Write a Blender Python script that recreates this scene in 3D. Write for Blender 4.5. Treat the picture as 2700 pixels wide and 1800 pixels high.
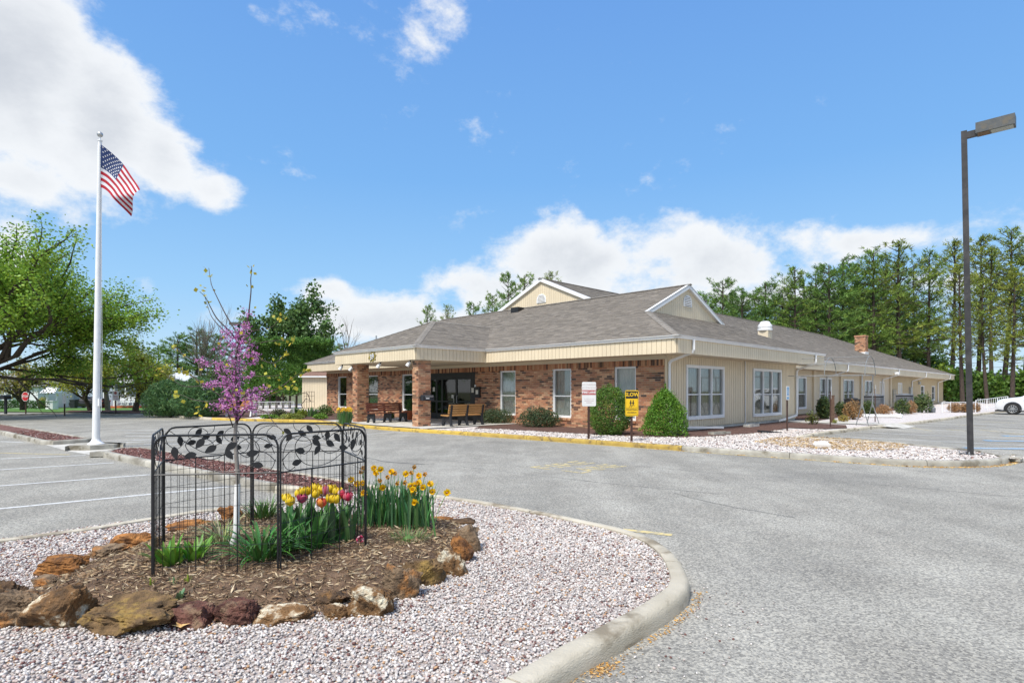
import bpy, math, random
import numpy as np
from mathutils import Vector, Matrix
for o in list(bpy.data.objects): bpy.data.objects.remove(o)
SC = bpy.context.scene; COL = SC.collection; R = math.radians
random.seed(7); RNG = np.random.default_rng(11)
# ---------------------------------------------------------------- camera (photo 2700x1800: focal 1520 px, horizon row 1029)
F, CX, HY, CH = 1520.0, 1350.0, 1029.0, 1.6
cam = bpy.data.cameras.new('camera'); camo = bpy.data.objects.new('camera', cam); COL.objects.link(camo)
camo.location = (0, 0, CH); camo.rotation_euler = (R(90), 0, 0)
cam.sensor_width = 36; cam.lens = 36*F/2700; cam.shift_y = (HY-900)/2700; cam.clip_start = .05; cam.clip_end = 3000
SC.camera = camo
def P(u, v, z=0.0):
    y = F*(CH-z)/(v-HY); return ((u-CX)*y/F, y, z)
def PY(u, v, y):
    return ((u-CX)*y/F, y, CH+(HY-v)*y/F)
# ---------------------------------------------------------------- sky, sun, exposure
SUN_EL, SUN_AZ = R(56), R(214)      # azimuth clockwise from +Y (view direction): high, behind the camera to the left
W = bpy.data.worlds.new('World'); SC.world = W; W.use_nodes = True
W.cycles.sampling_method = 'MANUAL'; W.cycles.sample_map_resolution = 256
wt = W.node_tree; wt.nodes.clear()
def wn(t, **k):
    n = wt.nodes.new(t)
    for a, b in k.items(): setattr(n, a, b)
    return n
def wm(op, a, b=None, c=None, clamp=False):
    n = wn('ShaderNodeMath', operation=op, use_clamp=clamp)
    for i, x in enumerate((a, b, c)):
        if x is None: continue
        if isinstance(x, (int, float)): n.inputs[i].default_value = x
        else: wt.links.new(x, n.inputs[i])
    return n.outputs[0]
def wramp(x, lo, hi):
    n = wn('ShaderNodeMapRange', interpolation_type='SMOOTHSTEP'); wt.links.new(x, n.inputs[0])
    n.inputs[1].default_value = lo; n.inputs[2].default_value = hi; return n.outputs[0]
sky = wn('ShaderNodeTexSky', sky_type='NISHITA', sun_disc=False); sky.sun_elevation = SUN_EL; sky.sun_rotation = SUN_AZ
sky.air_density = 1.0; sky.dust_density = .2; sky.ozone_density = 1.0
hsv = wn('ShaderNodeHueSaturation'); hsv.inputs['Saturation'].default_value = 1.12; hsv.inputs['Value'].default_value = 1.0
wt.links.new(sky.outputs[0], hsv.inputs['Color'])
tc = wn('ShaderNodeTexCoord'); sep = wn('ShaderNodeSeparateXYZ'); wt.links.new(tc.outputs['Generated'], sep.inputs[0])
az = wm('ARCTAN2', sep.outputs[0], sep.outputs[1]); el = wm('ARCSINE', sep.outputs[2])
BLOBS = [(40,150,330,300,.98),(270,330,190,220,.95),(420,420,130,150,.75),(560,505,110,60,.62),(60,470,200,80,.7),(760,40,200,70,.40),
 (1110,60,230,150,.27),(640,150,70,80,.34),(1070,235,80,60,.33),(975,510,90,45,.40),(1060,550,70,40,.37),(1225,575,120,65,.42),
 (1500,700,260,120,.92),(1850,700,450,120,.82),(2250,640,230,60,.72),(1300,760,190,75,.85),(860,765,150,55,.7),(1020,850,330,80,.9),
 (390,760,50,45,.5),(30,680,110,110,.75),(1900,790,700,60,.7),(560,830,200,70,.6),(200,590,90,40,.42)]
dens = None
for (bu, bv, su, sv, w) in BLOBS:
    px, pz = (bu-CX)/F, (HY-bv)/F
    a0 = math.atan(px); e0 = math.atan(pz/math.hypot(1, px))
    sa = su/F*math.cos(a0)**2; se = sv/F*math.cos(a0)
    dx = wm('DIVIDE', wm('SUBTRACT', az, a0), sa); dy = wm('DIVIDE', wm('SUBTRACT', el, e0), se)
    g = wm('MULTIPLY', wm('EXPONENT', wm('MULTIPLY', wm('ADD', wm('MULTIPLY', dx, dx), wm('MULTIPLY', dy, dy)), -1.0)), w)
    dens = g if dens is None else wm('SMOOTH_MAX', dens, g, .25)
mp = wn('ShaderNodeMapping'); wt.links.new(tc.outputs['Generated'], mp.inputs[0]); mp.inputs['Scale'].default_value = (1, 1, 1.5)
def wnoise(sc, det, rough, loc=0, dist=0):
    n = wn('ShaderNodeTexNoise'); wt.links.new(mp.outputs[0], n.inputs['Vector'])
    n.inputs['Scale'].default_value = sc; n.inputs['Detail'].default_value = det; n.inputs['Roughness'].default_value = rough
    n.inputs['Distortion'].default_value = dist
    return n.outputs[0]
n1 = wnoise(5.0, 7, .60, 0, .3); n2 = wnoise(16, 6, .66)
# scattered cumulus continues out of frame, its cover raised to whiten the ambient light
behind = wramp(sep.outputs[1], .55, .2)
gen = wm('MULTIPLY', wm('MULTIPLY', wramp(wnoise(2.1, 3, .5), .43, .58), behind), .75)
dens = wm('MAXIMUM', dens, gen)
tot = wm('ADD', dens, wm('ADD', wm('MULTIPLY', wm('SUBTRACT', n1, .5), 1.35), wm('MULTIPLY', wm('SUBTRACT', n2, .5), .75)))
mask = wramp(tot, .32, .70)
thick = wramp(wm('ADD', wm('ADD', dens, wm('MULTIPLY', wm('SUBTRACT', n1, .5), .9)), wm('MULTIPLY', wm('SUBTRACT', n2, .5), .35)), .58, 1.25)
cc = wn('ShaderNodeMix', data_type='RGBA'); wt.links.new(thick, cc.inputs[0])
cc.inputs[6].default_value = (5.0, 5.1, 5.2, 1); cc.inputs[7].default_value = (3.25, 3.42, 3.7, 1)
# clear spring air: the blue pales towards the horizon all round
grad = wn('ShaderNodeValToRGB'); wt.links.new(wm('MULTIPLY', el, 2/math.pi), grad.inputs[0]); ge = grad.color_ramp.elements
ge[0].position = .0; ge[0].color = (2.7, 3.75, 4.8, 1); ge[1].position = 1.0; ge[1].color = (.57, 1.45, 3.8, 1)
for q, c in ((.10, (1.75, 3.25, 5.0, 1)), (.22, (1.1, 2.55, 4.85, 1)), (.42, (.8, 1.95, 4.5, 1))):
    e_ = ge.new(q); e_.color = c
air = wn('ShaderNodeMix', data_type='RGBA'); air.inputs[0].default_value = .85
wt.links.new(hsv.outputs[0], air.inputs[6]); wt.links.new(grad.outputs[0], air.inputs[7])
mix = wn('ShaderNodeMix', data_type='RGBA'); wt.links.new(wm('MULTIPLY', mask, .95), mix.inputs[0])
wt.links.new(air.outputs[2], mix.inputs[6]); wt.links.new(cc.outputs[2], mix.inputs[7])
bg = wn('ShaderNodeBackground'); bg.inputs[1].default_value = .10
wt.links.new(mix.outputs[2], bg.inputs[0]); wo = wn('ShaderNodeOutputWorld'); wt.links.new(bg.outputs[0], wo.inputs[0])
sun = bpy.data.lights.new('sun', 'SUN'); sun.energy = 2.8; sun.angle = R(14); sun.color = (1, .955, .88)
suno = bpy.data.objects.new('sun', sun); COL.objects.link(suno)
sd = Vector((math.sin(SUN_AZ)*math.cos(SUN_EL), math.cos(SUN_AZ)*math.cos(SUN_EL), math.sin(SUN_EL)))
suno.rotation_euler = sd.to_track_quat('Z', 'Y').to_euler(); suno.location = sd*60
vs = SC.view_settings; vs.view_transform = 'Standard'; vs.look = 'None'; vs.gamma = 1; vs.exposure = .92; vs.use_curve_mapping = False
# ---------------------------------------------------------------- helpers
def mk(name, c1, c2=None, scale=6.0, rough=.75, bump=0.0, bscale=60.0, metal=0.0, spec=.35, c3=None, s3=1.0, stretch=(1,1,1), trans=0.0, lo=.35, hi=.65, bdet=3, coat=0):
    m = bpy.data.materials.new(name); m.use_nodes = True; t = m.node_tree; L = t.links.new
    b = t.nodes['Principled BSDF']; b.inputs['Roughness'].default_value = rough; b.inputs['Metallic'].default_value = metal
    b.inputs['Specular IOR Level'].default_value = spec
    if coat: b.inputs['Coat Weight'].default_value = coat; b.inputs['Coat Roughness'].default_value = .05
    geo = t.nodes.new('ShaderNodeNewGeometry'); mpp = t.nodes.new('ShaderNodeMapping'); L(geo.outputs['Position'], mpp.inputs[0])
    mpp.inputs['Scale'].default_value = stretch
    def noise(s, d=4, r=.55):
        n = t.nodes.new('ShaderNodeTexNoise'); n.inputs['Scale'].default_value = s; n.inputs['Detail'].default_value = d; n.inputs['Roughness'].default_value = r
        L(mpp.outputs[0], n.inputs['Vector']); return n.outputs[0]
    def ramp(x, a, bb):
        n = t.nodes.new('ShaderNodeMapRange'); n.inputs[1].default_value = a; n.inputs[2].default_value = bb; L(x, n.inputs[0]); return n.outputs[0]
    def mixc(f, a, bb, bt='MIX'):
        n = t.nodes.new('ShaderNodeMix'); n.data_type = 'RGBA'; n.blend_type = bt
        if isinstance(f, float): n.inputs[0].default_value = f
        else: L(f, n.inputs[0])
        for i, x in ((6, a), (7, bb)):
            if isinstance(x, tuple): n.inputs[i].default_value = (*x, 1)
            else: L(x, n.inputs[i])
        return n.outputs[2]
    col = c1
    if c2: col = mixc(ramp(noise(scale), lo, hi), c1, c2)
    if c3: col = mixc(ramp(noise(s3, 5, .6), .52, .66), col, c3)
    at = t.nodes.new('ShaderNodeAttribute'); at.attribute_name = 'Col'; oi = t.nodes.new('ShaderNodeObjectInfo')
    tint = mixc(1.0, at.outputs['Color'], oi.outputs['Color'], 'MULTIPLY')
    col = mixc(1.0, col, tint, 'MULTIPLY')
    L(col, b.inputs['Base Color'])
    if bump:
        bp = t.nodes.new('ShaderNodeBump'); bp.inputs['Strength'].default_value = 1.0; bp.inputs['Distance'].default_value = bump
        L(noise(bscale, bdet, .6), bp.inputs['Height']); L(bp.outputs[0], b.inputs['Normal'])
    if trans:
        tr = t.nodes.new('ShaderNodeBsdfTranslucent'); L(col, tr.inputs[0]); ms = t.nodes.new('ShaderNodeMixShader'); ms.inputs[0].default_value = trans
        L(b.outputs[0], ms.inputs[1]); L(tr.outputs[0], ms.inputs[2]); L(ms.outputs[0], t.nodes['Material Output'].inputs[0])
    return m
def link(o, parent=None):
    COL.objects.link(o)
    if parent is not None: o.parent = parent
    return o
def tag(o, label=None, cat=None, group=None, kind=None):
    if label: o['label'] = label
    if cat: o['category'] = cat
    if group: o['group'] = group
    if kind: o['kind'] = kind
    return o
def thing(name, label, cat, loc=(0, 0, 0), rz=0.0, group=None):
    o = bpy.data.objects.new(name, None); o.empty_display_size = .1; link(o); o.location = loc; o.rotation_euler = (0, 0, rz)
    return tag(o, label, cat, group)
def npmesh(name, V, faces_flat, nper, cols=None, smooth=False):
    me = bpy.data.meshes.new(name); V = np.asarray(V, np.float32); ff = np.asarray(faces_flat, np.int32).ravel(); nf = len(ff)//nper
    me.vertices.add(len(V)); me.vertices.foreach_set('co', V.ravel())
    me.loops.add(len(ff)); me.loops.foreach_set('vertex_index', ff)
    me.polygons.add(nf); me.polygons.foreach_set('loop_start', np.arange(0, nf*nper, nper, dtype=np.int32))
    if smooth: me.polygons.foreach_set('use_smooth', np.ones(nf, bool))
    a = me.attributes.new('Col', 'FLOAT_COLOR', 'FACE')
    c = np.ones((nf, 4), np.float32)
    if cols is not None: c[:, :3] = cols
    a.data.foreach_set('color', c.ravel()); me.update(calc_edges=True)
    return me
class MB:
    def __init__(s): s.v = []; s.f = []; s.c = []
    def add(s, vs, fs, col=(1, 1, 1)):
        o = len(s.v); s.v.extend([tuple(x) for x in vs])
        for f in fs: s.f.append([i+o for i in f]); s.c.append(col)
    def box(s, x0, x1, y0, y1, z0, z1, col=(1, 1, 1)):
        s.add([(x0,y0,z0),(x1,y0,z0),(x1,y1,z0),(x0,y1,z0),(x0,y0,z1),(x1,y0,z1),(x1,y1,z1),(x0,y1,z1)],
              [(0,3,2,1),(4,5,6,7),(0,1,5,4),(1,2,6,5),(2,3,7,6),(3,0,4,7)], col)
    def bar(s, p, q, w, h, col=(1, 1, 1), up=(0, 0, 1)):      # box from p to q, width w, height h
        p, q = Vector(p), Vector(q); d = (q-p).normalized(); sd_ = d.cross(Vector(up))
        if sd_.length < 1e-4: sd_ = Vector((1, 0, 0))
        sd_.normalize(); u_ = sd_.cross(d)
        a, b = sd_*(w/2), u_*(h/2)
        s.add([p-a-b, p+a-b, p+a+b, p-a+b, q-a-b, q+a-b, q+a+b, q-a+b], [(0,3,2,1),(4,5,6,7),(0,1,5,4),(1,2,6,5),(2,3,7,6),(3,0,4,7)], col)
    def tube(s, pts, r, n=6, col=(1, 1, 1), cap=True):
        pts = [Vector(p) for p in pts]; m = len(pts); rs = r if isinstance(r, (list, tuple)) else [r]*m; o = len(s.v)
        prev = None
        for i, p in enumerate(pts):
            d = (pts[min(i+1, m-1)]-pts[max(i-1, 0)]).normalized()
            if prev is None:
                a = d.cross(Vector((0, 0, 1)) if abs(d.z) < .9 else Vector((1, 0, 0))).normalized()
            else:
                a = (prev-d*prev.dot(d)); a = a.normalized() if a.length > 1e-6 else d.orthogonal().normalized()
            prev = a; b = d.cross(a)
            for k in range(n):
                t = 2*math.pi*k/n; s.v.append(tuple(p+(a*math.cos(t)+b*math.sin(t))*rs[i]))
        for i in range(m-1):
            for k in range(n):
                k2 = (k+1) % n; s.f.append([o+i*n+k, o+i*n+k2, o+(i+1)*n+k2, o+(i+1)*n+k]); s.c.append(col)
        if cap:
            s.f.append([o+k for k in range(n)][::-1]); s.c.append(col); s.f.append([o+(m-1)*n+k for k in range(n)]); s.c.append(col)
    def lathe(s, prof, n=16, c=(0, 0, 0), col=(1, 1, 1)):     # prof: (r, z)
        o = len(s.v); m = len(prof)
        for r, z in prof:
            for k in range(n):
                t = 2*math.pi*k/n; s.v.append((c[0]+r*math.cos(t), c[1]+r*math.sin(t), c[2]+z))
        for i in range(m-1):
            for k in range(n):
                k2 = (k+1) % n; s.f.append([o+i*n+k, o+i*n+k2, o+(i+1)*n+k2, o+(i+1)*n+k]); s.c.append(col)
        s.f.append([o+k for k in range(n)][::-1]); s.c.append(col); s.f.append([o+(m-1)*n+k for k in range(n)]); s.c.append(col)
    def prism(s, poly, fn, t0, t1, col=(1, 1, 1)):            # 2D polygon -> fn(x,y,t) solid between t0 and t1
        n = len(poly); vs = [fn(x, y, t0) for x, y in poly]+[fn(x, y, t1) for x, y in poly]
        s.add(vs, [tuple(range(n))[::-1], tuple(range(n, 2*n))]+[(i, (i+1) % n, n+(i+1) % n, n+i) for i in range(n)], col)
    def build(s, name, mat, parent=None, smooth=None, loc=None, rz=None):
        me = bpy.data.meshes.new(name); me.from_pydata(s.v, [], s.f)
        a = me.attributes.new('Col', 'FLOAT_COLOR', 'FACE'); c = np.ones((len(me.polygons), 4), np.float32)
        if len(me.polygons) == len(s.c): c[:, :3] = s.c
        a.data.foreach_set('color', c.ravel()); me.materials.append(mat)
        if smooth:
            me.polygons.foreach_set('use_smooth', np.ones(len(me.polygons), bool)); me.set_sharp_from_angle(angle=R(smooth))
        o = link(bpy.data.objects.new(name, me), parent)
        if loc is not None: o.location = loc
        if rz is not None: o.rotation_euler = (0, 0, rz)
        return o
def meshobj(name, me, mat, parent=None, loc=None):
    me.materials.append(mat); o = link(bpy.data.objects.new(name, me), parent)
    if loc is not None: o.location = loc
    return o
def catmull(pts, n=6, closed=False):
    pts = [np.array(p, float) for p in pts]; m = len(pts); out = []
    for i in range(m if closed else m-1):
        if closed: p0, p1, p2, p3 = pts[i-1], pts[i], pts[(i+1) % m], pts[(i+2) % m]
        else: p0, p1, p2, p3 = pts[max(i-1, 0)], pts[i], pts[i+1], pts[min(i+2, m-1)]
        for k in range(n):
            t = k/n; out.append(.5*((2*p1)+(-p0+p2)*t+(2*p0-5*p1+4*p2-p3)*t*t+(-p0+3*p1-3*p2+p3)*t**3))
    if not closed: out.append(pts[-1])
    return out
def leafmesh(name, C, size, cols, mat, parent=None, d=None, aspect=.55, spread=1.0, droop=0.0, loc=None, tri=False, rng=RNG):
    """many small leaf-shaped faces: centres C (N,3), length size (N,), colours (N,3), preferred direction d (N,3)"""
    C = np.asarray(C, float); N = len(C); size = np.broadcast_to(size, (N,))
    dirv = rng.normal(size=(N, 3))*spread
    if d is not None: dirv = dirv+d
    dirv[:, 2] -= droop; dirv /= np.linalg.norm(dirv, axis=1)[:, None]+1e-9
    sv = np.cross(dirv, rng.normal(size=(N, 3))); sv /= np.linalg.norm(sv, axis=1)[:, None]+1e-9
    L = dirv*size[:, None]; S = sv*(size*aspect*.5)[:, None]
    if tri:
        V = np.stack([C-S, C+S, C+L], 1).reshape(-1, 3); me = npmesh(name, V, np.arange(3*N), 3, cols)
    else:
        V = np.stack([C-L*.5, C+S, C+L*.5, C-S], 1).reshape(-1, 3); me = npmesh(name, V, np.arange(4*N), 4, cols)
    return meshobj(name, me, mat, parent, loc)
def shade(N, base, var=.25, hue=.12, rng=RNG):
    k = 1+rng.uniform(-var, var, (N, 1)); h = rng.uniform(-hue, hue, (N, 1))
    return np.clip(np.array(base)[None, :]*k*np.concatenate([1+h, 1+h*.2, 1-h], 1), 0, 4)
def blobpts(N, rad, rng=RNG, shell=.5, lump=.12, seed=0, nl=14, kap=(8, 26)):
    """points in the outer part of a lumpy ellipsoid of radii rad"""
    v = rng.normal(size=(N, 3)); v /= np.linalg.norm(v, axis=1)[:, None]
    q = np.random.default_rng(seed); lum = np.zeros(N)
    for _ in range(nl):
        c = q.normal(size=3); c /= np.linalg.norm(c); lum += np.exp(-(1-(v@c))*q.uniform(*kap))*q.uniform(-.6, 1)
    rr = (1-shell*rng.random(N)**1.7)*(1+lump*lum)
    return v*rr[:, None]*np.array(rad)[None, :], v
def text_mesh(s, size, extrude=.002, align='CENTER', bold=.0):
    cu = bpy.data.curves.new('t', 'FONT'); cu.body = s; cu.size = size; cu.extrude = extrude; cu.align_x = align; cu.align_y = 'CENTER'; cu.offset = bold; cu.resolution_u = 2
    o = bpy.data.objects.new('t', cu); COL.objects.link(o); dg = bpy.context.evaluated_depsgraph_get()
    me = bpy.data.meshes.new_from_object(o.evaluated_get(dg)); bpy.data.objects.remove(o); bpy.data.curves.remove(cu)
    a = me.attributes.new('Col', 'FLOAT_COLOR', 'FACE'); a.data.foreach_set('color', np.ones(4*len(me.polygons), np.float32))
    return me
def text(name, s, size, mat, parent, loc, rot, extrude=.002, bold=0.0, sx=1.0):
    me = text_mesh(s, size, extrude, bold=bold); o = meshobj(name, me, mat, parent, loc); o.rotation_euler = rot; o.scale = (sx, 1, 1); return o
UNIT = None
def unit_cube(mat):
    global UNIT
    if UNIT is None: UNIT = {}
    if mat.name not in UNIT:
        b = MB(); b.box(-.5, .5, -.5, .5, -.5, .5); me = bpy.data.meshes.new('piece'); me.from_pydata(b.v, [], b.f)
        a = me.attributes.new('Col', 'FLOAT_COLOR', 'FACE'); a.data.foreach_set('color', np.ones(24, np.float32)); me.materials.append(mat); UNIT[mat.name] = me
    return UNIT[mat.name]
def pieces(name, parent, boxes, mat, limit, rest_name=None):
    """boxes: (x0,x1,y0,y1,z0,z1,col) in the parent's frame; the largest in view become objects, the rest one part"""
    mw = Matrix.LocRotScale(parent.location, parent.rotation_euler, None)
    pp = parent.parent
    while pp is not None: mw = Matrix.LocRotScale(pp.location, pp.rotation_euler, None) @ mw; pp = pp.parent
    def key(b):
        c = mw @ Vector(((b[0]+b[1])/2, (b[2]+b[3])/2, (b[4]+b[5])/2)); d = max((c-camo.location).length, .1)
        s = sorted((b[1]-b[0], b[3]-b[2], b[5]-b[4])); return -s[1]*s[2]/d/d
    bs = sorted(boxes, key=key); me = unit_cube(mat)
    for b in bs[:limit]:
        o = bpy.data.objects.new(name, me); o.location = ((b[0]+b[1])/2, (b[2]+b[3])/2, (b[4]+b[5])/2); o.scale = (b[1]-b[0], b[3]-b[2], b[5]-b[4])
        o.color = (*b[6], 1); link(o, parent)
    if bs[limit:]:
        m = MB()
        for b in bs[limit:]: m.box(*b[:6], b[6])
        tag(m.build(rest_name or name+'work', mat, parent), kind='stuff')
def rects(a0, a1, z0, z1, ops):
    """rectangle minus openings (a0,a1,z0,z1) -> list of rectangles"""
    ed = sorted({a0, a1, *[min(max(x, a0), a1) for o in ops for x in o[:2]]}); out = []
    for l, r in zip(ed[:-1], ed[1:]):
        if r-l < 1e-6: continue
        c = (l+r)/2; hs = sorted([(o[2], o[3]) for o in ops if o[0] < c < o[1]]); z = z0
        for lo, hi in hs:
            if lo > z: out.append((l, r, z, min(lo, z1)))
            z = max(z, hi)
        if z < z1: out.append((l, r, z, z1))
    return out
# ================================================================ materials for the setting
def asphalt_mat():
    m = mk('asphalt', (.275,.262,.23), (.34,.327,.288), 1.1, .9, .0035, 130, spec=.25, c3=(.245,.236,.212), s3=.22, bdet=2)
    t = m.node_tree; L = t.links.new; b = t.nodes['Principled BSDF']; geo = t.nodes.new('ShaderNodeNewGeometry')
    src = b.inputs['Base Color'].links[0].from_socket
    v = t.nodes.new('ShaderNodeTexVoronoi'); v.inputs['Scale'].default_value = 75; L(geo.outputs['Position'], v.inputs['Vector'])
    r = t.nodes.new('ShaderNodeValToRGB'); e = r.color_ramp.elements; e[0].position = .0; e[0].color = (.55,.55,.56,1); e[1].position = 1; e[1].color = (1.38,1.36,1.31,1)
    e2 = r.color_ramp.elements.new(.5); e2.color = (.95,.95,.95,1)
    sp = t.nodes.new('ShaderNodeSeparateColor'); L(v.outputs['Color'], sp.inputs[0]); L(sp.outputs[0], r.inputs[0])
    n = t.nodes.new('ShaderNodeTexNoise'); n.inputs['Scale'].default_value = 30; n.inputs['Detail'].default_value = 6; n.inputs['Roughness'].default_value = .75; L(geo.outputs['Position'], n.inputs['Vector'])
    r2 = t.nodes.new('ShaderNodeMapRange'); r2.inputs[1].default_value = .3; r2.inputs[2].default_value = .7; r2.inputs[3].default_value = .74; r2.inputs[4].default_value = 1.26; L(n.outputs[0], r2.inputs[0])
    x = t.nodes.new('ShaderNodeMix'); x.data_type = 'RGBA'; x.blend_type = 'MULTIPLY'; x.inputs[0].default_value = 1; L(src, x.inputs[6]); L(r.outputs[0], x.inputs[7])
    y = t.nodes.new('ShaderNodeMix'); y.data_type = 'RGBA'; y.blend_type = 'MULTIPLY'; y.inputs[0].default_value = 1; L(x.outputs[2], y.inputs[6]); L(r2.outputs[0], y.inputs[7])
    n3 = t.nodes.new('ShaderNodeTexNoise'); n3.inputs['Scale'].default_value = 1.0; n3.inputs['Detail'].default_value = 5; n3.inputs['Roughness'].default_value = .6; mp3 = t.nodes.new('ShaderNodeMapping'); mp3.inputs['Rotation'].default_value = (0, 0, R(-44)); mp3.inputs['Scale'].default_value = (.85, .10, 1); L(geo.outputs['Position'], mp3.inputs[0]); L(mp3.outputs[0], n3.inputs['Vector'])
    r3 = t.nodes.new('ShaderNodeMapRange'); r3.inputs[1].default_value = .3; r3.inputs[2].default_value = .7; r3.inputs[3].default_value = .80; r3.inputs[4].default_value = 1.16; L(n3.outputs[0], r3.inputs[0])
    v4 = t.nodes.new('ShaderNodeTexNoise'); v4.inputs['Scale'].default_value = .55; v4.inputs['Detail'].default_value = 6; v4.inputs['Roughness'].default_value = .65; L(geo.outputs['Position'], v4.inputs['Vector'])
    r4 = t.nodes.new('ShaderNodeMapRange'); r4.inputs[1].default_value = .60; r4.inputs[2].default_value = .72; r4.inputs[3].default_value = 1; r4.inputs[4].default_value = .74; L(v4.outputs[0], r4.inputs[0])
    q3 = t.nodes.new('ShaderNodeMath'); q3.operation = 'MULTIPLY'; L(r3.outputs[0], q3.inputs[0]); L(r4.outputs[0], q3.inputs[1])
    w = t.nodes.new('ShaderNodeMix'); w.data_type = 'RGBA'; w.blend_type = 'MULTIPLY'; w.inputs[0].default_value = 1; L(y.outputs[2], w.inputs[6]); L(q3.outputs[0], w.inputs[7])
    L(w.outputs[2], b.inputs['Base Color']); return m
M = {}
M['asphalt'] = asphalt_mat()
M['concrete'] = mk('concrete', (.46,.44,.39), (.60,.58,.53), 3.0, .85, .002, 60, c3=(.34,.32,.27), s3=2.2)
M['kerb'] = mk('kerb_concrete', (.44,.395,.305), (.56,.51,.41), 2.2, .88, .006, 45, c3=(.25,.21,.15), s3=2.4, stretch=(1,1,2.5))
M['kerb_dark'] = mk('weathered_kerb_concrete', (.27,.25,.21), (.44,.42,.36), 2.6, .9, .004, 45, c3=(.16,.14,.10), s3=2.3)
M['kerb_yellow'] = mk('yellow_kerb_paint', (.50,.33,.05), (.58,.41,.09), 3, .8, .006, 45, c3=(.20,.145,.06), s3=2.6, stretch=(1,1,2))
M['kerb_yellow_worn'] = mk('worn_yellow_kerb_paint', (.36,.24,.06), (.48,.34,.08), 3.5, .85, .006, 45, c3=(.17,.125,.06), s3=4.5)
M['white_line'] = mk('white_road_paint', (.62,.62,.60), (.36,.36,.35), 14, .8, lo=.5, hi=.68)
M['yellow_line'] = mk('yellow_road_paint', (.62,.50,.22), (.34,.31,.24), 12, .8, lo=.42, hi=.62)
M['blue_line'] = mk('blue_road_paint', (.16,.40,.66), (.30,.36,.40), 9, .8, lo=.45, hi=.65)
M['gravel_bed'] = mk('gravel_bed', (.46,.41,.38), (.72,.68,.65), 26, .9, .02, 30, c3=(.40,.33,.31), s3=12)
M['gravel_base'] = mk('gravel_base', (.32,.275,.25), (.46,.41,.375), 30, .95, .02, 40)
M['red_mulch'] = mk('red_lava_mulch', (.10,.045,.037), (.20,.095,.08), 18, .95, .03, 28, c3=(.30,.20,.17), s3=14)
M['brown_mulch'] = mk('brown_mulch', (.09,.055,.032), (.17,.11,.07), 9, .95, .03, 28)
M['dark_mulch'] = mk('dark_brown_mulch', (.075,.042,.032), (.145,.08,.062), 14, .95, .03, 24)
M['lawn'] = mk('lawn', (.07,.16,.025), (.11,.22,.04), 3, .9, .03, 20)
M['field'] = mk('far_ground', (.16,.14,.08), (.10,.13,.05), .25, .95, .03, 8)
M['crack'] = mk('asphalt_crack', (.09,.09,.09), (.14,.14,.135), 20, .95)
M['patch_mulch'] = mk('straw_mulch', (.40,.31,.20), (.58,.48,.36), 16, .95, .02, 30)
def sheet(name, pts, z, mat, kind='structure', parent=None):
    b = MB(); b.add([(x, y, z) for x, y in pts], [tuple(range(len(pts)))]); o = b.build(name, mat, parent)
    return tag(o, kind=kind) if kind else o
def xy(lst): return [P(*q)[:2] for q in lst]
def signed(pts): return sum(a[0]*b[1]-b[0]*a[1] for a, b in zip(pts, pts[1:]+pts[:1]))
def offset(pts, d, closed):
    n = len(pts); out = []
    for i in range(n):
        a = np.array(pts[i-1] if (closed or i > 0) else pts[i]); c = np.array(pts[(i+1) % n] if (closed or i < n-1) else pts[i]); t = c-a
        t = t/(np.linalg.norm(t)+1e-9); nn = np.array((-t[1], t[0])); out.append(tuple(np.array(pts[i])+nn*d))
    return out
KP = [(0, -.06), (.004, .07), (.014, .105), (.032, .123), (.06, .13), (.135, .13), (.148, .122), (.15, .02)]
def kerbs(pts, parent, matf, seg=3.0, gap=.006, closed=False, side=1, scale=1.0, hs=1.0):
    """cast kerb in lengths along the outer line pts; side=+1 keeps the bed on the left of the line"""
    p = [np.array(q, float) for q in pts]+([np.array(pts[0], float)] if closed else [])
    L = [0]
    for a, b in zip(p[:-1], p[1:]): L.append(L[-1]+float(np.linalg.norm(b-a)))
    def at(s):
        s = min(max(s, 0), L[-1]); i = max(0, min(np.searchsorted(L, s)-1, len(p)-2)); t = (s-L[i])/max(L[i+1]-L[i], 1e-9); return p[i]*(1-t)+p[i+1]*t
    n = max(1, round(L[-1]/seg))
    for k in range(n):
        s0, s1 = L[-1]*k/n+gap, L[-1]*(k+1)/n-gap; m = max(2, int((s1-s0)/.22)+1); b = MB(); rings = []
        for j in range(m):
            s = s0+(s1-s0)*j/(m-1); c = at(s); t = at(s+.05)-at(s-.05); t = t/(np.linalg.norm(t)+1e-9); nn = np.array((-t[1], t[0]))*side
            jit = random.uniform(-.002, .002)
            rings.append([(c[0]+nn[0]*x*scale, c[1]+nn[1]*x*scale, z*hs+jit) for x, z in KP])
        o = 0; K = len(KP)
        for r in rings: b.v.extend(r)
        for j in range(m-1):
            for i in range(K-1):
                q = [j*K+i, (j+1)*K+i, (j+1)*K+i+1, j*K+i+1]; b.f.append(q if side < 0 else q[::-1]); b.c.append((1, 1, 1))
        b.f.append(list(range(K))); b.f.append(list(range((m-1)*K, m*K))[::-1]); g = random.uniform(.9, 1.07); b.c = [(g, g, g)]*len(b.f)
        b.build('kerb_section', matf((at((s0+s1)/2))), parent, smooth=35)
def stripe(name, a, b, w, mat, z=.004, n=1):
    a, b = np.array(P(*a)[:2]), np.array(P(*b)[:2]); t = (b-a)/np.linalg.norm(b-a); nn = np.array((-t[1], t[0]))*w/2
    return sheet(name, [tuple(a-nn), tuple(b-nn), tuple(b+nn), tuple(a+nn)], z, mat, 'structure')
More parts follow.
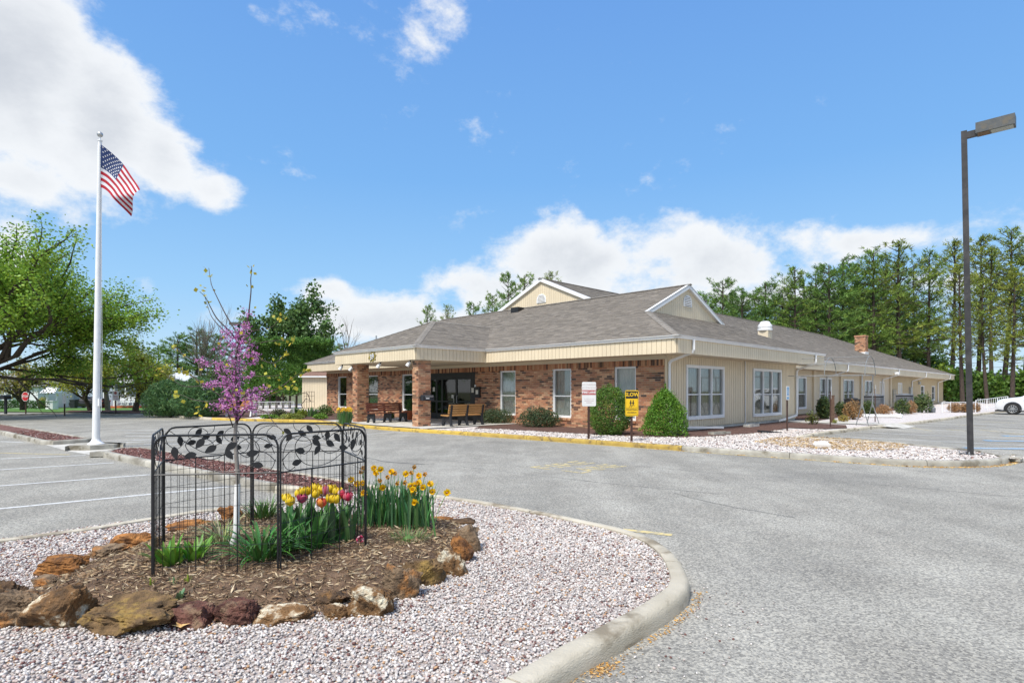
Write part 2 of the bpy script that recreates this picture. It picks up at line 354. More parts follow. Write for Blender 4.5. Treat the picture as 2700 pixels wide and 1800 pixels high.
# ---------------------------------------------------------------- ground
def gz(x, y): return 0.0 if x > -14 else -.025*min(max(y-46, 0), 62)     # the ground falls away beyond the lawn at left
b = MB(); b.add([(-14,-60,-.05),(900,-60,-.05),(900,1500,-.05),(-14,1500,-.05),(-900,-60,-.05),(-900,46,-.05),(-14,46,-.05),(-14,108,-1.6),(-900,108,-1.6),(-14,1500,-1.6),(-900,1500,-1.6)],
    [(0,1,2,3),(4,0,6,5),(5,6,7,8),(8,7,9,10),(6,3,9,7)]); tag(b.build('ground', M['field']), kind='structure')
sheet('car_park', [(-46,-25),(60,-25),(60,57),(34,57),(8,30),(-5.5,24.5),(-16,32),(-24,36.5),(-46,44)], 0, M['asphalt'])
sheet('road', [(-120,43),(-46,40.2),(-24,37.2),(-24,40.5),(-46,43.5),(-120,46.5)], -.006, M['asphalt'])
b = MB(); lw = [(-120,47),(-46,43.6),(-26,41.5),(-19,44),(-17,60),(-18,104),(-120,104)]; b.v = [(x, y, max(gz(x, y), -9)+.03) for x, y in lw]; b.v[4] = (-17,60,-.32); b.v[3] = (-19,46,.03); b.f = [[0,1,2,3],[0,3,4],[0,4,5,6]]; b.c = [(1,1,1)]*3; tag(b.build('lawn', M['lawn']), kind='structure')
# ---------------------------------------------------------------- foreground island and its long median (one kerbed island)
outer = xy([(1504,1800),(1601.6,1742.7),(1711,1676),(1771.5,1635),(1813,1597.7)])+xy([(1819,1517,.13),(1784,1457,.13),(1722,1415,.13),(1639,1388,.13),(1535,1365.6,.13),(1431.6,1345,.13),(1266,1316,.13),(1141,1299,.13),(956,1270,.13),(666,1222,.13),(390,1178,.13)])
ring = [(-1.6,.9),(-.6,2.05)]+outer
ring = [tuple(q) for q in catmull(ring, 5)]
endcap = xy([(310,1178.5,.13),(262,1192,.13),(257,1202)])
nearm = [tuple(q) for q in catmull(xy([(257,1202),(350,1222),(520,1258),(700,1294.6),(770,1306.5)]), 4)]
notch = [tuple(q) for q in catmull(xy([(770,1306.5),(800,1313),(798,1319,.13),(736,1322,.13),(551,1338,.13),(360,1366,.13),(0,1416,.13)])+[(-9.5,2.4)], 5)]
out_line = ring+[tuple(q) for q in catmull([ring[-1]]+endcap, 4)][1:]+nearm[1:]+notch[1:]
island_poly = out_line+[(-9.5,-1.2)]
fg = [q for q in ring if q[1] < 9.2]
fg = offset(fg, .10, False)+xy([(860,1309,.1),(800,1317,.1),(736,1325,.1),(551,1342,.1),(360,1370,.1),(0,1421,.1)])+[(-9.5,2.2),(-9.5,-1.2)]
isl = sheet('planting_island', fg, .095, M['gravel_base'])
kerbs(out_line, isl, lambda c: M['kerb_dark'] if (c[1] > 8.2 and c[0] < -4) else M['kerb'], seg=2.6, side=1)
# red lava mulch over the median part
def inpoly(pt, poly):
    x, y = pt; c = False; j = len(poly)-1
    for i in range(len(poly)):
        xi, yi = poly[i]; xj, yj = poly[j]
        if (yi > y) != (yj > y) and x < (xj-xi)*(y-yi)/(yj-yi)+xi: c = not c
        j = i
    return c
med_poly = offset(xy([(1060,1286.5,.13),(956,1270,.13),(666,1222,.13),(390,1178,.13),(310,1178.5,.13),(262,1192,.13),(257,1202),(350,1222),(520,1258),(700,1294.6),(770,1306.5),(830,1311,.13),(960,1300,.13),(1040,1291,.13)]), .12, True)
sheet('red_mulch_bed', med_poly, .105, M['red_mulch'], 'structure')
# ---------------------------------------------------------------- left median and flagpole base
lm = xy([(-420,1085)])+xy([(0,1144.7),(107,1171.5),(143,1173),(244,1166)])+xy([(244,1153,.13),(178.6,1143,.13),(89,1128.6,.13),(0,1115,.13),(-300,1078,.13)])
lmo = sheet('median_bed', offset(lm, .1, True), .10, M['red_mulch']); kerbs(lm[::1], lmo, lambda c: M['kerb_dark'], seg=2.8, side=1)
# ---------------------------------------------------------------- building island: kerb line in front of the building
bk = xy([(380,1097),(470,1101),(560,1107),(700,1111),(823,1114),(920,1124),(1000,1132.5),(1115,1140.5),(1280,1151),(1519,1168),(1796,1188),(2200,1216),(2380,1227.5),(2486,1230.5),(2587,1229),(2655,1222),(2672,1210)])+xy([(2668,1203,.13),(2625,1193,.13),(2568,1184,.13),(2434,1172,.13),(2357,1164.5,.13),(2200,1156,.13),(2110,1150.5,.13)])
bks = [tuple(q) for q in catmull(bk, 5)]
rk = [tuple(q) for q in catmull([bks[-1]]+xy([(2180,1146.5),(2290,1132.5),(2450,1114),(2624,1089.5),(2760,1075)])+[(62,66)], 4)]
front_line = bks+rk[1:]
bpoly = front_line+[(62,120),(-20,120),(-26,42),(-26.5,38.5)]
bi = sheet('building_grounds', offset(bpoly, .1, True), .09, M['gravel_bed'])
yellow_to = P(1796,1188)[0]
kerbs(bks, bi, lambda c: M['kerb_yellow' if c[0] < -2.2 else 'kerb_yellow_worn'] if -16.5 < c[0] < yellow_to else (M['kerb_dark'] if c[0] > yellow_to and c[1] < 16 else M['kerb']), seg=2.7, side=1)
kerbs(rk, bi, lambda c: M['kerb'], seg=3.0, side=1)
# far-left kerb along the lawn side
lk = xy([(-300,1098),(0,1096),(160,1091),(270,1093),(380,1097)])
kerbs([tuple(q) for q in catmull(lk, 4)], bi, lambda c: M['kerb_dark'], seg=3, side=1, hs=.7)
sheet('roadside_mulch_bed', xy([(160,1089),(270,1091),(380,1095),(560,1104),(640,1107)])+[(-14.5,33.5),(-15,41.5),(-24,43.5),(-33,43)], .115, M['dark_mulch'])
# ---------------------------------------------------------------- beds beside the building
Cx, Cy = 5.49, 20.45; Adir = np.array((-.70003, .71412)); Bdir = np.array((.71412, .70003)); BROT = math.atan2(-.71412, .70003)
def AB(a, b): q = np.array((Cx, Cy))+a*Adir+b*Bdir; return (float(q[0]), float(q[1]))
def a_of(u, b):
    k = (u-CX)/F; return (Cx+b*Bdir[0]-k*(Cy+b*Bdir[1]))/(k*Adir[1]-Adir[0])
def b_of(u, a):
    k = (u-CX)/F; return (k*(Cy+a*Adir[1])-Cx-a*Adir[0])/(Bdir[0]-k*Bdir[1])
def z_at(v, a, b): return CH+(HY-v)*AB(a, b)[1]/F
sheet('bed_mulch', [AB(7.4,-.05),AB(-.05,-.05),AB(-.05,10.0),AB(-1.6,9.6),AB(-2.1,5.5),AB(-2.3,2.6),AB(-2.0,-.2),AB(-1.2,-1.7),AB(.5,-2.4),AB(3.0,-2.7),AB(5.2,-2.9),AB(6.6,-3.3),AB(7.3,-2.4)], .112, M['dark_mulch'])
sheet('side_bed_mulch', [AB(2.1,12.5),AB(2.1,52),AB(.6,52),AB(-.1,40),AB(.2,26),AB(-.6,18),AB(-.9,12.6)], .110, M['dark_mulch'])
sheet('bed_mulch', [AB(-1.5,9.9),AB(-3.1,9.4),AB(-3.7,7.4),AB(-3.2,5.8),AB(-1.7,5.9)], .116, M['dark_mulch'])
sheet('left_bed_mulch', [AB(15.9,-.05),AB(25.6,-.05),AB(28.5,1.5),AB(30,-1.5),(-13.2,30.6),(-10.6,29.6),(-8.2,27.6),AB(15.9,-4.0)], .113, M['dark_mulch'])
sheet('straw_patch', xy([(1990,1163,.1),(2040,1153,.1),(2130,1152,.1),(2250,1157,.1),(2330,1166,.1),(2390,1173,.1),(2370,1183,.1),(2280,1186,.1),(2150,1181,.1),(2060,1174,.1)]), .104, M['patch_mulch'])
sheet('porch_slab', [AB(7.55,-5.0),AB(7.4,.1),AB(15.9,.1),AB(15.9,-5.05),AB(12,-5.25)], .128, M['concrete'])
sheet('walkway', [AB(-4.35,10.6),AB(-1.0,10.2),AB(2.1,11.2),AB(2.1,13.2),AB(-1.0,12.0),AB(-4.35,12.2)], .121, M['concrete'])
b = MB(); b.v = [(*AB(-4.1,10.6),.138),(*AB(-4.1,12.1),.138),(*AB(-4.36,10.5),.137),(*AB(-4.40,12.2),.137),(*AB(-5.0,10.4),.006),(*AB(-5.05,12.3),.006),(*AB(-4.30,9.9),.10),(*AB(-4.42,12.8),.10)]; b.f = [[0,1,3,2],[2,3,5,4],[2,4,6],[3,7,5]]; b.c = [(1,1,1)]*4; tag(b.build('kerb_ramp', M['concrete']), kind='structure')
# flagpole base slab
fb = xy([(171,1177,.12),(180,1187),(238,1187),(300,1183),(331,1178),(325,1170.5,.12),(290,1166,.12),(250,1165,.12),(200,1168,.12)])
b = MB(); b.prism([(x, y) for x, y in fb], lambda x, y, t: (x, y, t), -.03, .125); tag(b.build('flagpole_slab', M['kerb_dark']), kind='structure')
sheet('concrete_apron', xy([(120,1172.5),(180,1189),(262,1203.5),(300,1186),(335,1178),(250,1166)]), .004, M['concrete'])
# ---------------------------------------------------------------- road markings
for a, c, mt, w in [((0,1209.5),(226,1200),'white_line',.10),((-260,1254),(300,1219.7),'white_line',.10),((-260,1300),(395,1251),'white_line',.10),((-260,1366),(620,1281),'white_line',.10),
    ((-200,1189),(184,1198.5),'yellow_line',.09),((0,1163.5),(60,1166),'white_line',.10),
    ((300,1134.5),(950,1131.5),'white_line',.10),((330,1141.5),(960,1138),'white_line',.1),((330,1150),(975,1146),'white_line',.1),((350,1160),(930,1155),'white_line',.1),((380,1171),(900,1166),'white_line',.1),
    ((840,1151.5),(1062,1138.5),'white_line',.1),((230,1165),(430,1156),'white_line',.1),((260,1167),(430,1163),'white_line',.1),
    ((2215,1150.5),(2780,1177.5),'white_line',.10),((2300,1141),(2780,1160.5),'white_line',.10),((2370,1131),(2780,1143),'white_line',.10),((2400,1120.5),(2780,1129),'white_line',.10),((2440,1116),(2780,1121),'white_line',.10),
    ((2405,1128),(2457,1135.4),'yellow_line',.09),((2495,1131.5),(2550,1136.5),'yellow_line',.09),((2585,1133),(2700,1145),'yellow_line',.1),((2520,1119),(2600,1124),'yellow_line',.09),((2590,1110),(2680,1115),'yellow_line',.09)]:
    stripe('painted_line', a, c, w, M[mt])
stripe('painted_line', (1640,1396), (1772,1410), .10, M['yellow_line'])
for a, c, w in [((2545,1181),(2760,1184),.34),((2597,1161.5),(2780,1164),.34),((2642,1149),(2790,1151.5),.34)]:
    stripe('accessible_bay_paint', a, c, w, M['blue_line'], .008)
    a2 = (a[0]+18, a[1]); c2 = (c[0]-40, c[1]); stripe('painted_line', a2, c2, w*.35, M['white_line'], .012)
yl = offset([q for q in bks if q[1] < 31 and q[0] > -1.5][:-32], -.06, False)
b = MB(); b.v = [(x, y, .004) for x, y in yl]+[(x, y, .004) for x, y in offset(yl, -.085, False)]; n = len(yl)
b.f = [[i, n+i, n+i+1, i+1] for i in range(n-1)]; b.c = [(1,1,1)]*(n-1); tag(b.build('kerb_edge_line', M['yellow_line']), kind='structure')
for s, pu, pv, wd in (('FIRE', 1440, 1238.5, 1.62), ('LANE', 1529.6, 1248, 1.58)):
    x, y, _ = P(pu, pv); me = text_mesh(s, .78, .0, 'LEFT'); o = meshobj('lane_lettering', me, M['yellow_line'], None, (x-.23*.70+.0, y+.23*.714, .004))
    o.rotation_euler = (0, 0, math.atan2(Bdir[1], Bdir[0])); w0 = max(v.co.x for v in me.vertices); o.scale = (wd/w0, 1.0, 1); tag(o, kind='structure')
def crack(pts, w=.018):
    q = [np.array(P(*p)[:2]) for p in pts]; q = catmull(q, 7); q = [p+RNG.normal(size=2)*.012 for p in q]; b = MB(); n = len(q)
    for i, p in enumerate(q):
        t = q[min(i+1, n-1)]-q[max(i-1, 0)]; t = t/(np.linalg.norm(t)+1e-9); nn = np.array((-t[1], t[0]))*w*random.uniform(.25, .7)
        b.v += [(p[0]-nn[0], p[1]-nn[1], .0035), (p[0]+nn[0], p[1]+nn[1], .0035)]
    b.f = [[2*i, 2*i+2, 2*i+3, 2*i+1] for i in range(n-1)]; b.c = [(1,1,1)]*(n-1); tag(b.build('asphalt_crack', M['crack']), kind='structure')
for c in [[(1180,1226),(1300,1239.5),(1449,1256.5),(1619,1275.7),(1725,1286),(1900,1302)],[(1060,1209),(1300,1221.5),(1380,1231)],[(1657,1226),(1800,1239.5),(1950,1252),(2150,1262)],
          [(2300,1276),(2430,1287),(2577,1301),(2700,1312)],[(1120,1224),(1260,1206),(1400,1190)],[(80,1102.5),(160,1112),(245,1114)],[(150,1116),(260,1122)],[(1780,1300),(1900,1330),(2100,1365)],[(700,1140),(860,1175),(990,1212),(1120,1224)],[(1010,1180),(1180,1160),(1320,1166)]]:
    crack(c, .011 if c[0][1] > 1150 else .05)
# ================================================================ the building
M['brick'] = mk('brick', (.92,.92,.92), (1.08,1.05,1.0), 22, .85, .003, 90)
M['mortar'] = mk('mortar', (.50,.43,.34), (.57,.50,.41), 9, .95, .002, 90)
M['siding'] = mk('beige_siding', (.65,.55,.39), (.70,.595,.425), 1.2, .55, .0008, 30, spec=.4)
M['siding_gap'] = mk('siding_groove', (.20,.145,.075), (.24,.175,.095), 2, .8)
M['trim'] = mk('white_trim', (.74,.75,.75), (.80,.80,.79), 2, .45)
M['soffit'] = mk('beige_soffit', (.61,.53,.39), (.65,.56,.42), 1.5, .6)
M['shingle'] = mk('asphalt_shingle', (.9,.9,.9), (1.1,1.08,1.04), 14, .92, .004, 80, spec=.2)
M['ridgecap'] = mk('ridge_cap_shingle', (.17,.152,.13), (.22,.20,.172), 9, .92, .004, 60)
M['black'] = mk('black_metal', (.012,.012,.013), (.02,.02,.021), 6, .4, spec=.5)
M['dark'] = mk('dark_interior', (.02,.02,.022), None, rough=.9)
M['curtain'] = mk('pale_curtain', (.55,.55,.51), (.66,.65,.61), 3, .9)
M['grey_curtain'] = mk('grey_screen', (.34,.30,.25), (.40,.36,.30), 3, .9)
M['white_metal'] = mk('white_metal', (.72,.73,.73), (.8,.8,.8), 3, .4)
M['paper'] = mk('paper_notice', (.75,.73,.66), (.6,.58,.5), 40, .8)
M['galv'] = mk('galvanised_steel', (.42,.43,.43), (.55,.56,.56), 12, .45, metal=.7)
def glass_mat(name, refl=.4, tintc=(.86,.88,.87)):
    m = bpy.data.materials.new(name); m.use_nodes = True; t = m.node_tree; t.nodes.clear(); L = t.links.new
    g = t.nodes.new('ShaderNodeBsdfGlossy'); g.inputs['Roughness'].default_value = .03; tr = t.nodes.new('ShaderNodeBsdfTransparent'); tr.inputs[0].default_value = (*tintc, 1)
    fr = t.nodes.new('ShaderNodeFresnel'); fr.inputs[0].default_value = 1.5; mm = t.nodes.new('ShaderNodeMath'); mm.operation = 'MULTIPLY_ADD'; mm.inputs[1].default_value = refl; mm.inputs[2].default_value = .05; L(fr.outputs[0], mm.inputs[0])
    mx = t.nodes.new('ShaderNodeMixShader'); L(mm.outputs[0], mx.inputs[0]); L(tr.outputs[0], mx.inputs[1]); L(g.outputs[0], mx.inputs[2]); o = t.nodes.new('ShaderNodeOutputMaterial'); L(mx.outputs[0], o.inputs[0]); return m
M['glass'] = glass_mat('window_glass'); M['glass_dark'] = glass_mat('storefront_glass', 1.0, (.35,.38,.37))
bld = thing('single_storey_building', 'long low brick and beige siding building with grey shingle roof and porch', 'building', (Cx, Cy, 0), BROT)
def fr_front(x, y, t): return (-x, y, t)
BRK = [(.42,.20,.11),(.46,.235,.135),(.39,.178,.096),(.49,.275,.16),(.44,.24,.14),(.36,.165,.098),(.51,.315,.19)]
DRK = [(.13,.07,.048),(.10,.066,.052),(.18,.09,.055),(.21,.125,.075)]
def brickcol(dark=.24):
    c = random.choice(DRK) if random.random() < dark else random.choice(BRK); k = random.uniform(.85, 1.15); return (c[0]*k, c[1]*k, c[2]*k)
CO, BLN = .0813, .236
def brick_run(a0, a1, z0, z1, ops, z_sold=None):
    """courses on a face; returns (a0,a1,z0,z1,col)"""
    out = []; nc = int(round((z1-z0)/CO)); dk = .2; 
    for k in range(nc):
        za, zb = z0+k*CO+.006, z0+(k+1)*CO-.006; x = a0-(BLN/2 if k % 2 else 0); zc = (za+zb)/2; dk = random.uniform(.10, .30)
        while x < a1:
            l, r = max(x+.006, a0), min(x+BLN-.006, a1); x += BLN
            for o in ops:
                if o[2] < zc < o[3]:
                    if l >= o[0] and r <= o[1]: l = r
                    elif l < o[0] < r and r <= o[1]: r = o[0]
                    elif o[0] <= l < o[1] < r: l = o[1]
            if r-l > .03: out.append((l, r, za, zb, brickcol(dk)))
    return out
# ---- front wall: openings measured in the photograph
def fwin(uL, uR, vt, vb): aR, aL = a_of(uR, 0), a_of(uL, 0); return (aR, aL, z_at(vb, aR, 0), z_at(vt, aR, 0))
WTOP, WBOT = 2.50, .48
front_w = [(a_of(r, 0), a_of(l, 0), WBOT, WTOP) for l, r in ((1620,1677),(1457,1506),(1318,1359.5),(1060,1108),(955,996.6),(891,914))]
DOOR = (a_of(1253, 0), a_of(1128, 0), .13, 2.52)
WALL_L, BT = 25.6, 2.717
ops = front_w+[DOOR]
wall = MB()
for a0, a1, z0, z1 in rects(0, WALL_L, -.05, 2.87, ops): wall.box(-a1, -a0, 0, .22, z0, z1)
wall.box(-WALL_L, -WALL_L+.2, .222, 12, -.05, 2.87); wall_o = wall.build('brick_wall', M['mortar'], bld)
bb = [(-r, -l, -.012, .03, za, zb, c) for l, r, za, zb, c in brick_run(0, WALL_L, -.02, BT-.225, ops)]
x = .0
while x < WALL_L:                                                      # soldier course along the top
    bb.append((-x-.074, -x-.006, -.014, .03, BT-.222, BT-.004, brickcol(.25))); x += .081
for a0, a1, z0, z1 in front_w:                                         # rowlock sills
    x = a0
    while x < a1-.03: bb.append((-min(x+.072, a1), -x-.004, -.05, .04, z0-.105, z0-.012, brickcol(.3))); x += .08
pieces('brick', wall_o, bb, M['brick'], 215, 'brickwork')
# ---- porch pillars
def pillar(a0, b0, la, lb, lim):
    m = MB(); m.box(-a0-la, -a0, b0, b0+lb, .1, 2.90); p = m.build('pillar', M['mortar'], bld); q = []
    for l, r, za, zb, c in brick_run(0, la, .13, 2.85, []): q.append((-a0-r, -a0-l, b0-.012, b0+.03, za, zb, c)); q.append((-a0-r, -a0-l, b0+lb-.03, b0+lb+.012, za, zb, brickcol()))
    for l, r, za, zb, c in brick_run(0, lb, .13, 2.85, []): q.append((-a0-.03, -a0+.012, b0+l, b0+r, za, zb, c)); q.append((-a0-la-.012, -a0-la+.03, b0+l, b0+r, za, zb, brickcol()))
    pieces('brick', p, q, M['brick'], lim, 'brickwork')
aP = 8.72; pillar(aP, -4.5, .40, .62, 50)
aP2 = a_of(941.5, -4.5); pillar(aP2, -4.5, .40, .62, 35)
# ---- windows of the brick front (frame, sash bars, glass, curtain each their own part)
def window(ax, x0, x1, z0, z1, depth, nx, zmid, curtain, parent=bld, fw=.07, out=-.02):
    """ax 'f': plane y=depth facing -y ; 's': plane x=depth facing +x. x0..x1 run along the wall"""
    def bx(m, u0, u1, d0, d1, za, zb):
        if ax == 'f': m.box(u0, u1, d0, d1, za, zb)
        else: m.box(-d1, -d0, u0, u1, za, zb)
    d = depth; f = MB()
    bx(f, x0, x0+fw, d+out, d+.10, z0, z1); bx(f, x1-fw, x1, d+out, d+.10, z0, z1); bx(f, x0+fw, x1-fw, d+out, d+.10, z1-fw, z1); bx(f, x0+fw, x1-fw, d+out-.02, d+.10, z0, z0+fw*1.2)
    w = f.build('window', M['trim'], parent)
    w_ = (x1-x0-2*fw)/nx
    for i in range(nx):
        l, r = x0+fw+i*w_, x0+fw+(i+1)*w_; m = MB()
        if i: m2 = MB(); bx(m2, l-.035, l+.035, d+out+.012, d+.09, z0+fw*1.2, z1-fw); m2.build('mullion', M['trim'], w)
        l2, r2 = l+(.035 if i else 0), r-(.035 if i < nx-1 else 0)
        bx(m, l2, r2, d+.012, d+.05, zmid-.022, zmid+.022); m.build('sash_rail', M['trim'], w)
        for za, zb in ((z0+fw*1.2, zmid-.022), (zmid+.022, z1-fw)):
            g = MB(); bx(g, l2, r2, d+.03, d+.036, za, zb); g.build('pane', M['glass'], w)
    c = MB(); n = int((x1-x0)/.035); pts = [(x0+(x1-x0)*i/n, d+.15+.022*math.sin(i*1.35)+.012*math.sin(i*.47)) for i in range(n+1)]
    for (u0, e0), (u1, e1) in zip(pts[:-1], pts[1:]):
        q = [(u0, e0, z0), (u1, e1, z0), (u1, e1, z1), (u0, e0, z1)]; c.add([(u, e, z) if ax == 'f' else (-e, u, z) for u, e, z in q], [(0, 1, 2, 3)])
    c.build('curtain', curtain, w)  # given the dark material, no cloth: an unlit interior put into the colour
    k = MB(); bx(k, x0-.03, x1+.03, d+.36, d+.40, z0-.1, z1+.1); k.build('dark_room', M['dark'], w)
    return w
for i, (a0, a1, z0, z1) in enumerate(front_w):
    window('f', -a1+.004, -a0-.004, z0, z1, .06, 1, z0+(z1-z0)*.44, M['curtain'] if i < 3 else M['dark'], out=-.02)
# ---- entrance doors
dr = thing_d = bpy.data.objects.new('entrance', None); link(dr, bld); dl, dh = -DOOR[1], -DOOR[0]
m = MB(); t_ = .07
m.box(dl, dh, .02, .16, 2.30, 2.518); m.box(dl, dl+.16, .02, .16, .13, 2.299); m.box(dh-.34, dh, .02, .16, .13, 2.299)
m.box(dl+.161, dh-.341, .02, .16, .128, .19); m.build('door_frame', M['black'], dr)
xs = [dl+.16, dl+.62, dl+1.15, dl+2.15, dh-.34]; wd = xs[-1]-xs[0]; xs = [xs[0], xs[0]+.16*wd, xs[0]+.30*wd, xs[0]+.65*wd, xs[-1]]
for i in range(4):
    l, r = xs[i]+.002, xs[i+1]-.002; m = MB()
    m.box(l, l+t_, .05, .11, .19, 2.299); m.box(r-t_, r, .05, .11, .19, 2.299); m.box(l+t_, r-t_, .05, .11, 2.15, 2.299); m.box(l+t_, r-t_, .05, .11, .19, .42); m.box(l+t_, r-t_, .052, .108, 1.0, 1.08)
    lf = m.build('door_leaf' if i >= 2 else 'sidelight', M['black'], dr)
    for za, zb in ((.42, 1.0), (1.08, 2.15)): g = MB(); g.box(l+t_, r-t_, .075, .082, za, zb); g.build('pane', M['glass_dark'], lf)
    if i >= 2:
        h = MB(); hx = r-.12 if i == 2 else l+.12; h.tube([(hx, .05, .95), (hx, -.02, .98), (hx, -.02, 1.32), (hx, .05, 1.35)], .014, 6); h.build('pull_handle', M['galv'], lf, 40)
k = MB(); k.box(dl, dh, 1.9, 1.95, .1, 2.6); k.build('dark_room', M['dark'], dr)
k = MB(); k.box(dl-.1, dh+.1, .165, 2.1, .10, .134); k.build('lobby_floor', M['soffit'], dr)
for nm, x0_, z0_, w_, h_ in (('notice', xs[1]-.27, 1.55, .17, .22), ('notice', dh-.30, 1.5, .17, .22), ('notice', xs[3]-.33, 1.22, .16, .16)):
    k = MB(); k.box(x0_, x0_+w_, .012, .018, z0_, z0_+h_); k.build(nm, M['paper'], dr)
# ---- side wall (beige vertical siding), foundation, back wing
BP = .172
def siding_boards(b0, b1, z0, z1, ops, at, th=.02):
    """vertical boards on a wall running along b; at = a of the wall face; returns boxes in building frame"""
    out = []; x = b0
    while x < b1-.01:
        l, r = x+.024, min(x+BP, b1)
        if r-l > .02:
            cut = [(l, r, o[2], o[3]) for o in ops if o[0] < (l+r)/2 < o[1]]
            for l2, r2, za, zb in rects(l, r, z0, z1, cut): k = random.uniform(.965, 1.03); out.append((-at, -at+th, l2, r2, za, zb, (k, k, k)))
        x += BP
    return out
def swin(uL, uR, a, z0, z1): return (b_of(uL, a), b_of(uR, a), z0, z1)
s_win = [swin(1807.4, 1907.9, 0, .50, 2.56), swin(1984.4, 2059, 0, .43, 2.58)]
EB = 12.36
sw = MB()
for a0, a1, z0, z1 in rects(.0, EB, .22, 2.87, s_win): sw.box(-.2, 0, a0, a1, z0, z1)
sw.box(-2.3, -.201, EB-.2, EB, .22, 2.87)
side = sw.build('siding_wall', M['siding_gap'], bld)
fd = MB(); fd.box(-.22, -.03, .02, EB-.02, -.05, .219); fd.build('foundation', M['concrete'], bld)
cp = MB(); cp.box(-.06, .035, -.03, .10, .22, 2.86); cp.build('corner_post', M['siding'], bld)
boards = siding_boards(.10, EB, .22, 2.86, s_win, 0)
pieces('siding_board', side, boards, M['siding'], 110, 'siding_boards')
for (b0, b1, z0, z1) in s_win: window('s', b0, b1, z0, z1, 0, 3, z0+(z1-z0)*.46, M['grey_curtain'], out=-.045, fw=.11)
# back wing
AW, EBW, AE = 2.15, 65.2, 1.2
b_win = [swin(2102,2125,AW,.45,2.45), swin(2160,2191.5,AW,.45,2.45), swin(2223,2250,AW,.45,2.42), swin(2279,2301,AW,.45,2.4)]
b_door = [swin(2319,2331,AW,.13,2.35), swin(2367,2378,AW,.13,2.3)]
b_small = [swin(2427,2436,AW,.9,2.1), swin(2456,2464,AW,.5,2.1)]
bw = MB()
for a0, a1, z0, z1 in rects(EB, EBW, -.05, 2.87, b_win+b_door+b_small): bw.box(-AW-.2, -AW, a0, a1, z0, z1)
bw.box(-AW-18, -AW-.201, EBW-.2, EBW, -.05, 2.87); bwo = bw.build('back_wing_wall', M['siding_gap'], bld)
bend = b_of(2345, AW)
pieces('siding_board', bwo, siding_boards(EB, bend, .15, 2.86, b_win+b_door+b_small, AW), M['siding'], 60, 'siding_boards')
plain = MB()
for a0, a1, z0, z1 in rects(bend, EBW, .15, 2.86, b_win+b_door+b_small): plain.box(-AW, -AW+.02, a0, a1, z0, z1)
plain.build('stucco_wall', mk('tan_stucco', (.46,.37,.23), (.50,.41,.26), 2, .8, .003, 50), bld)
for u in (2143, 2214, 2268, 2345): q = b_of(u, AW); p_ = MB(); p_.box(-AW+.001, -AW+.14, q-.18, q+.18, .1, 2.86); p_.build('wall_pier', M['siding'], bld)
for i, (b0, b1, z0, z1) in enumerate(b_win): window('s', b0, b1, z0, z1, AW, 1 if i == 0 else 2, z0+(z1-z0)*.46, M['grey_curtain'] if i != 2 else M['dark'], out=-.045, fw=.1)
for b0, b1, z0, z1 in b_small: window('s', b0, b1, z0, z1, AW, 1, (z0+z1)/2, M['dark'], out=-.045, fw=.1)
M['door_cream'] = mk('cream_door', (.62,.58,.47), (.66,.62,.51), 3, .5)
for b0, b1, z0, z1 in b_door:
    m = MB(); m.box(-AW-.1, -AW+.03, b0, b0+.1, z0, z1); m.box(-AW-.1, -AW+.03, b1-.1, b1, z0, z1); m.box(-AW-.1, -AW+.03, b0+.1, b1-.1, z1-.1, z1); d_ = m.build('side_door', M['trim'], bld)
    m = MB(); m.box(-AW-.06, -AW-.01, b0+.1, b1-.1, z0, z1-.1); m.build('door_panel', M['door_cream'], d_); m = MB(); m.lathe([(.03,0),(.035,.02),(.03,.05)], 8, (0,0,0)); h_ = m.build('door_knob', M['black'], d_, 40); h_.location = (-AW+.0, b1-.25, 1.0); h_.rotation_euler = (0, R(90), 0)
# louvre vent
v_ = MB(); lb0, lb1 = b_of(2353, AW), b_of(2362.5, AW); lv = MB(); lv.box(-AW+.02, -AW+.03, lb0, lb1, .55, 1.7); lvo = lv.build('louvre_vent', M['black'], bld)
for i in range(9): s_ = MB(); z = .58+i*.125; s_.add([(-AW+.031, lb0, z+.07), (-AW+.09, lb0, z), (-AW+.09, lb1, z), (-AW+.031, lb1, z+.07)], [(0,1,2,3)]); s_.add([(-AW+.09, lb0, z-.02), (-AW+.09, lb1, z-.02), (-AW+.09, lb1, z), (-AW+.09, lb0, z)], [(0,1,2,3)]); s_.build('louvre_slat', M['siding'], lvo)
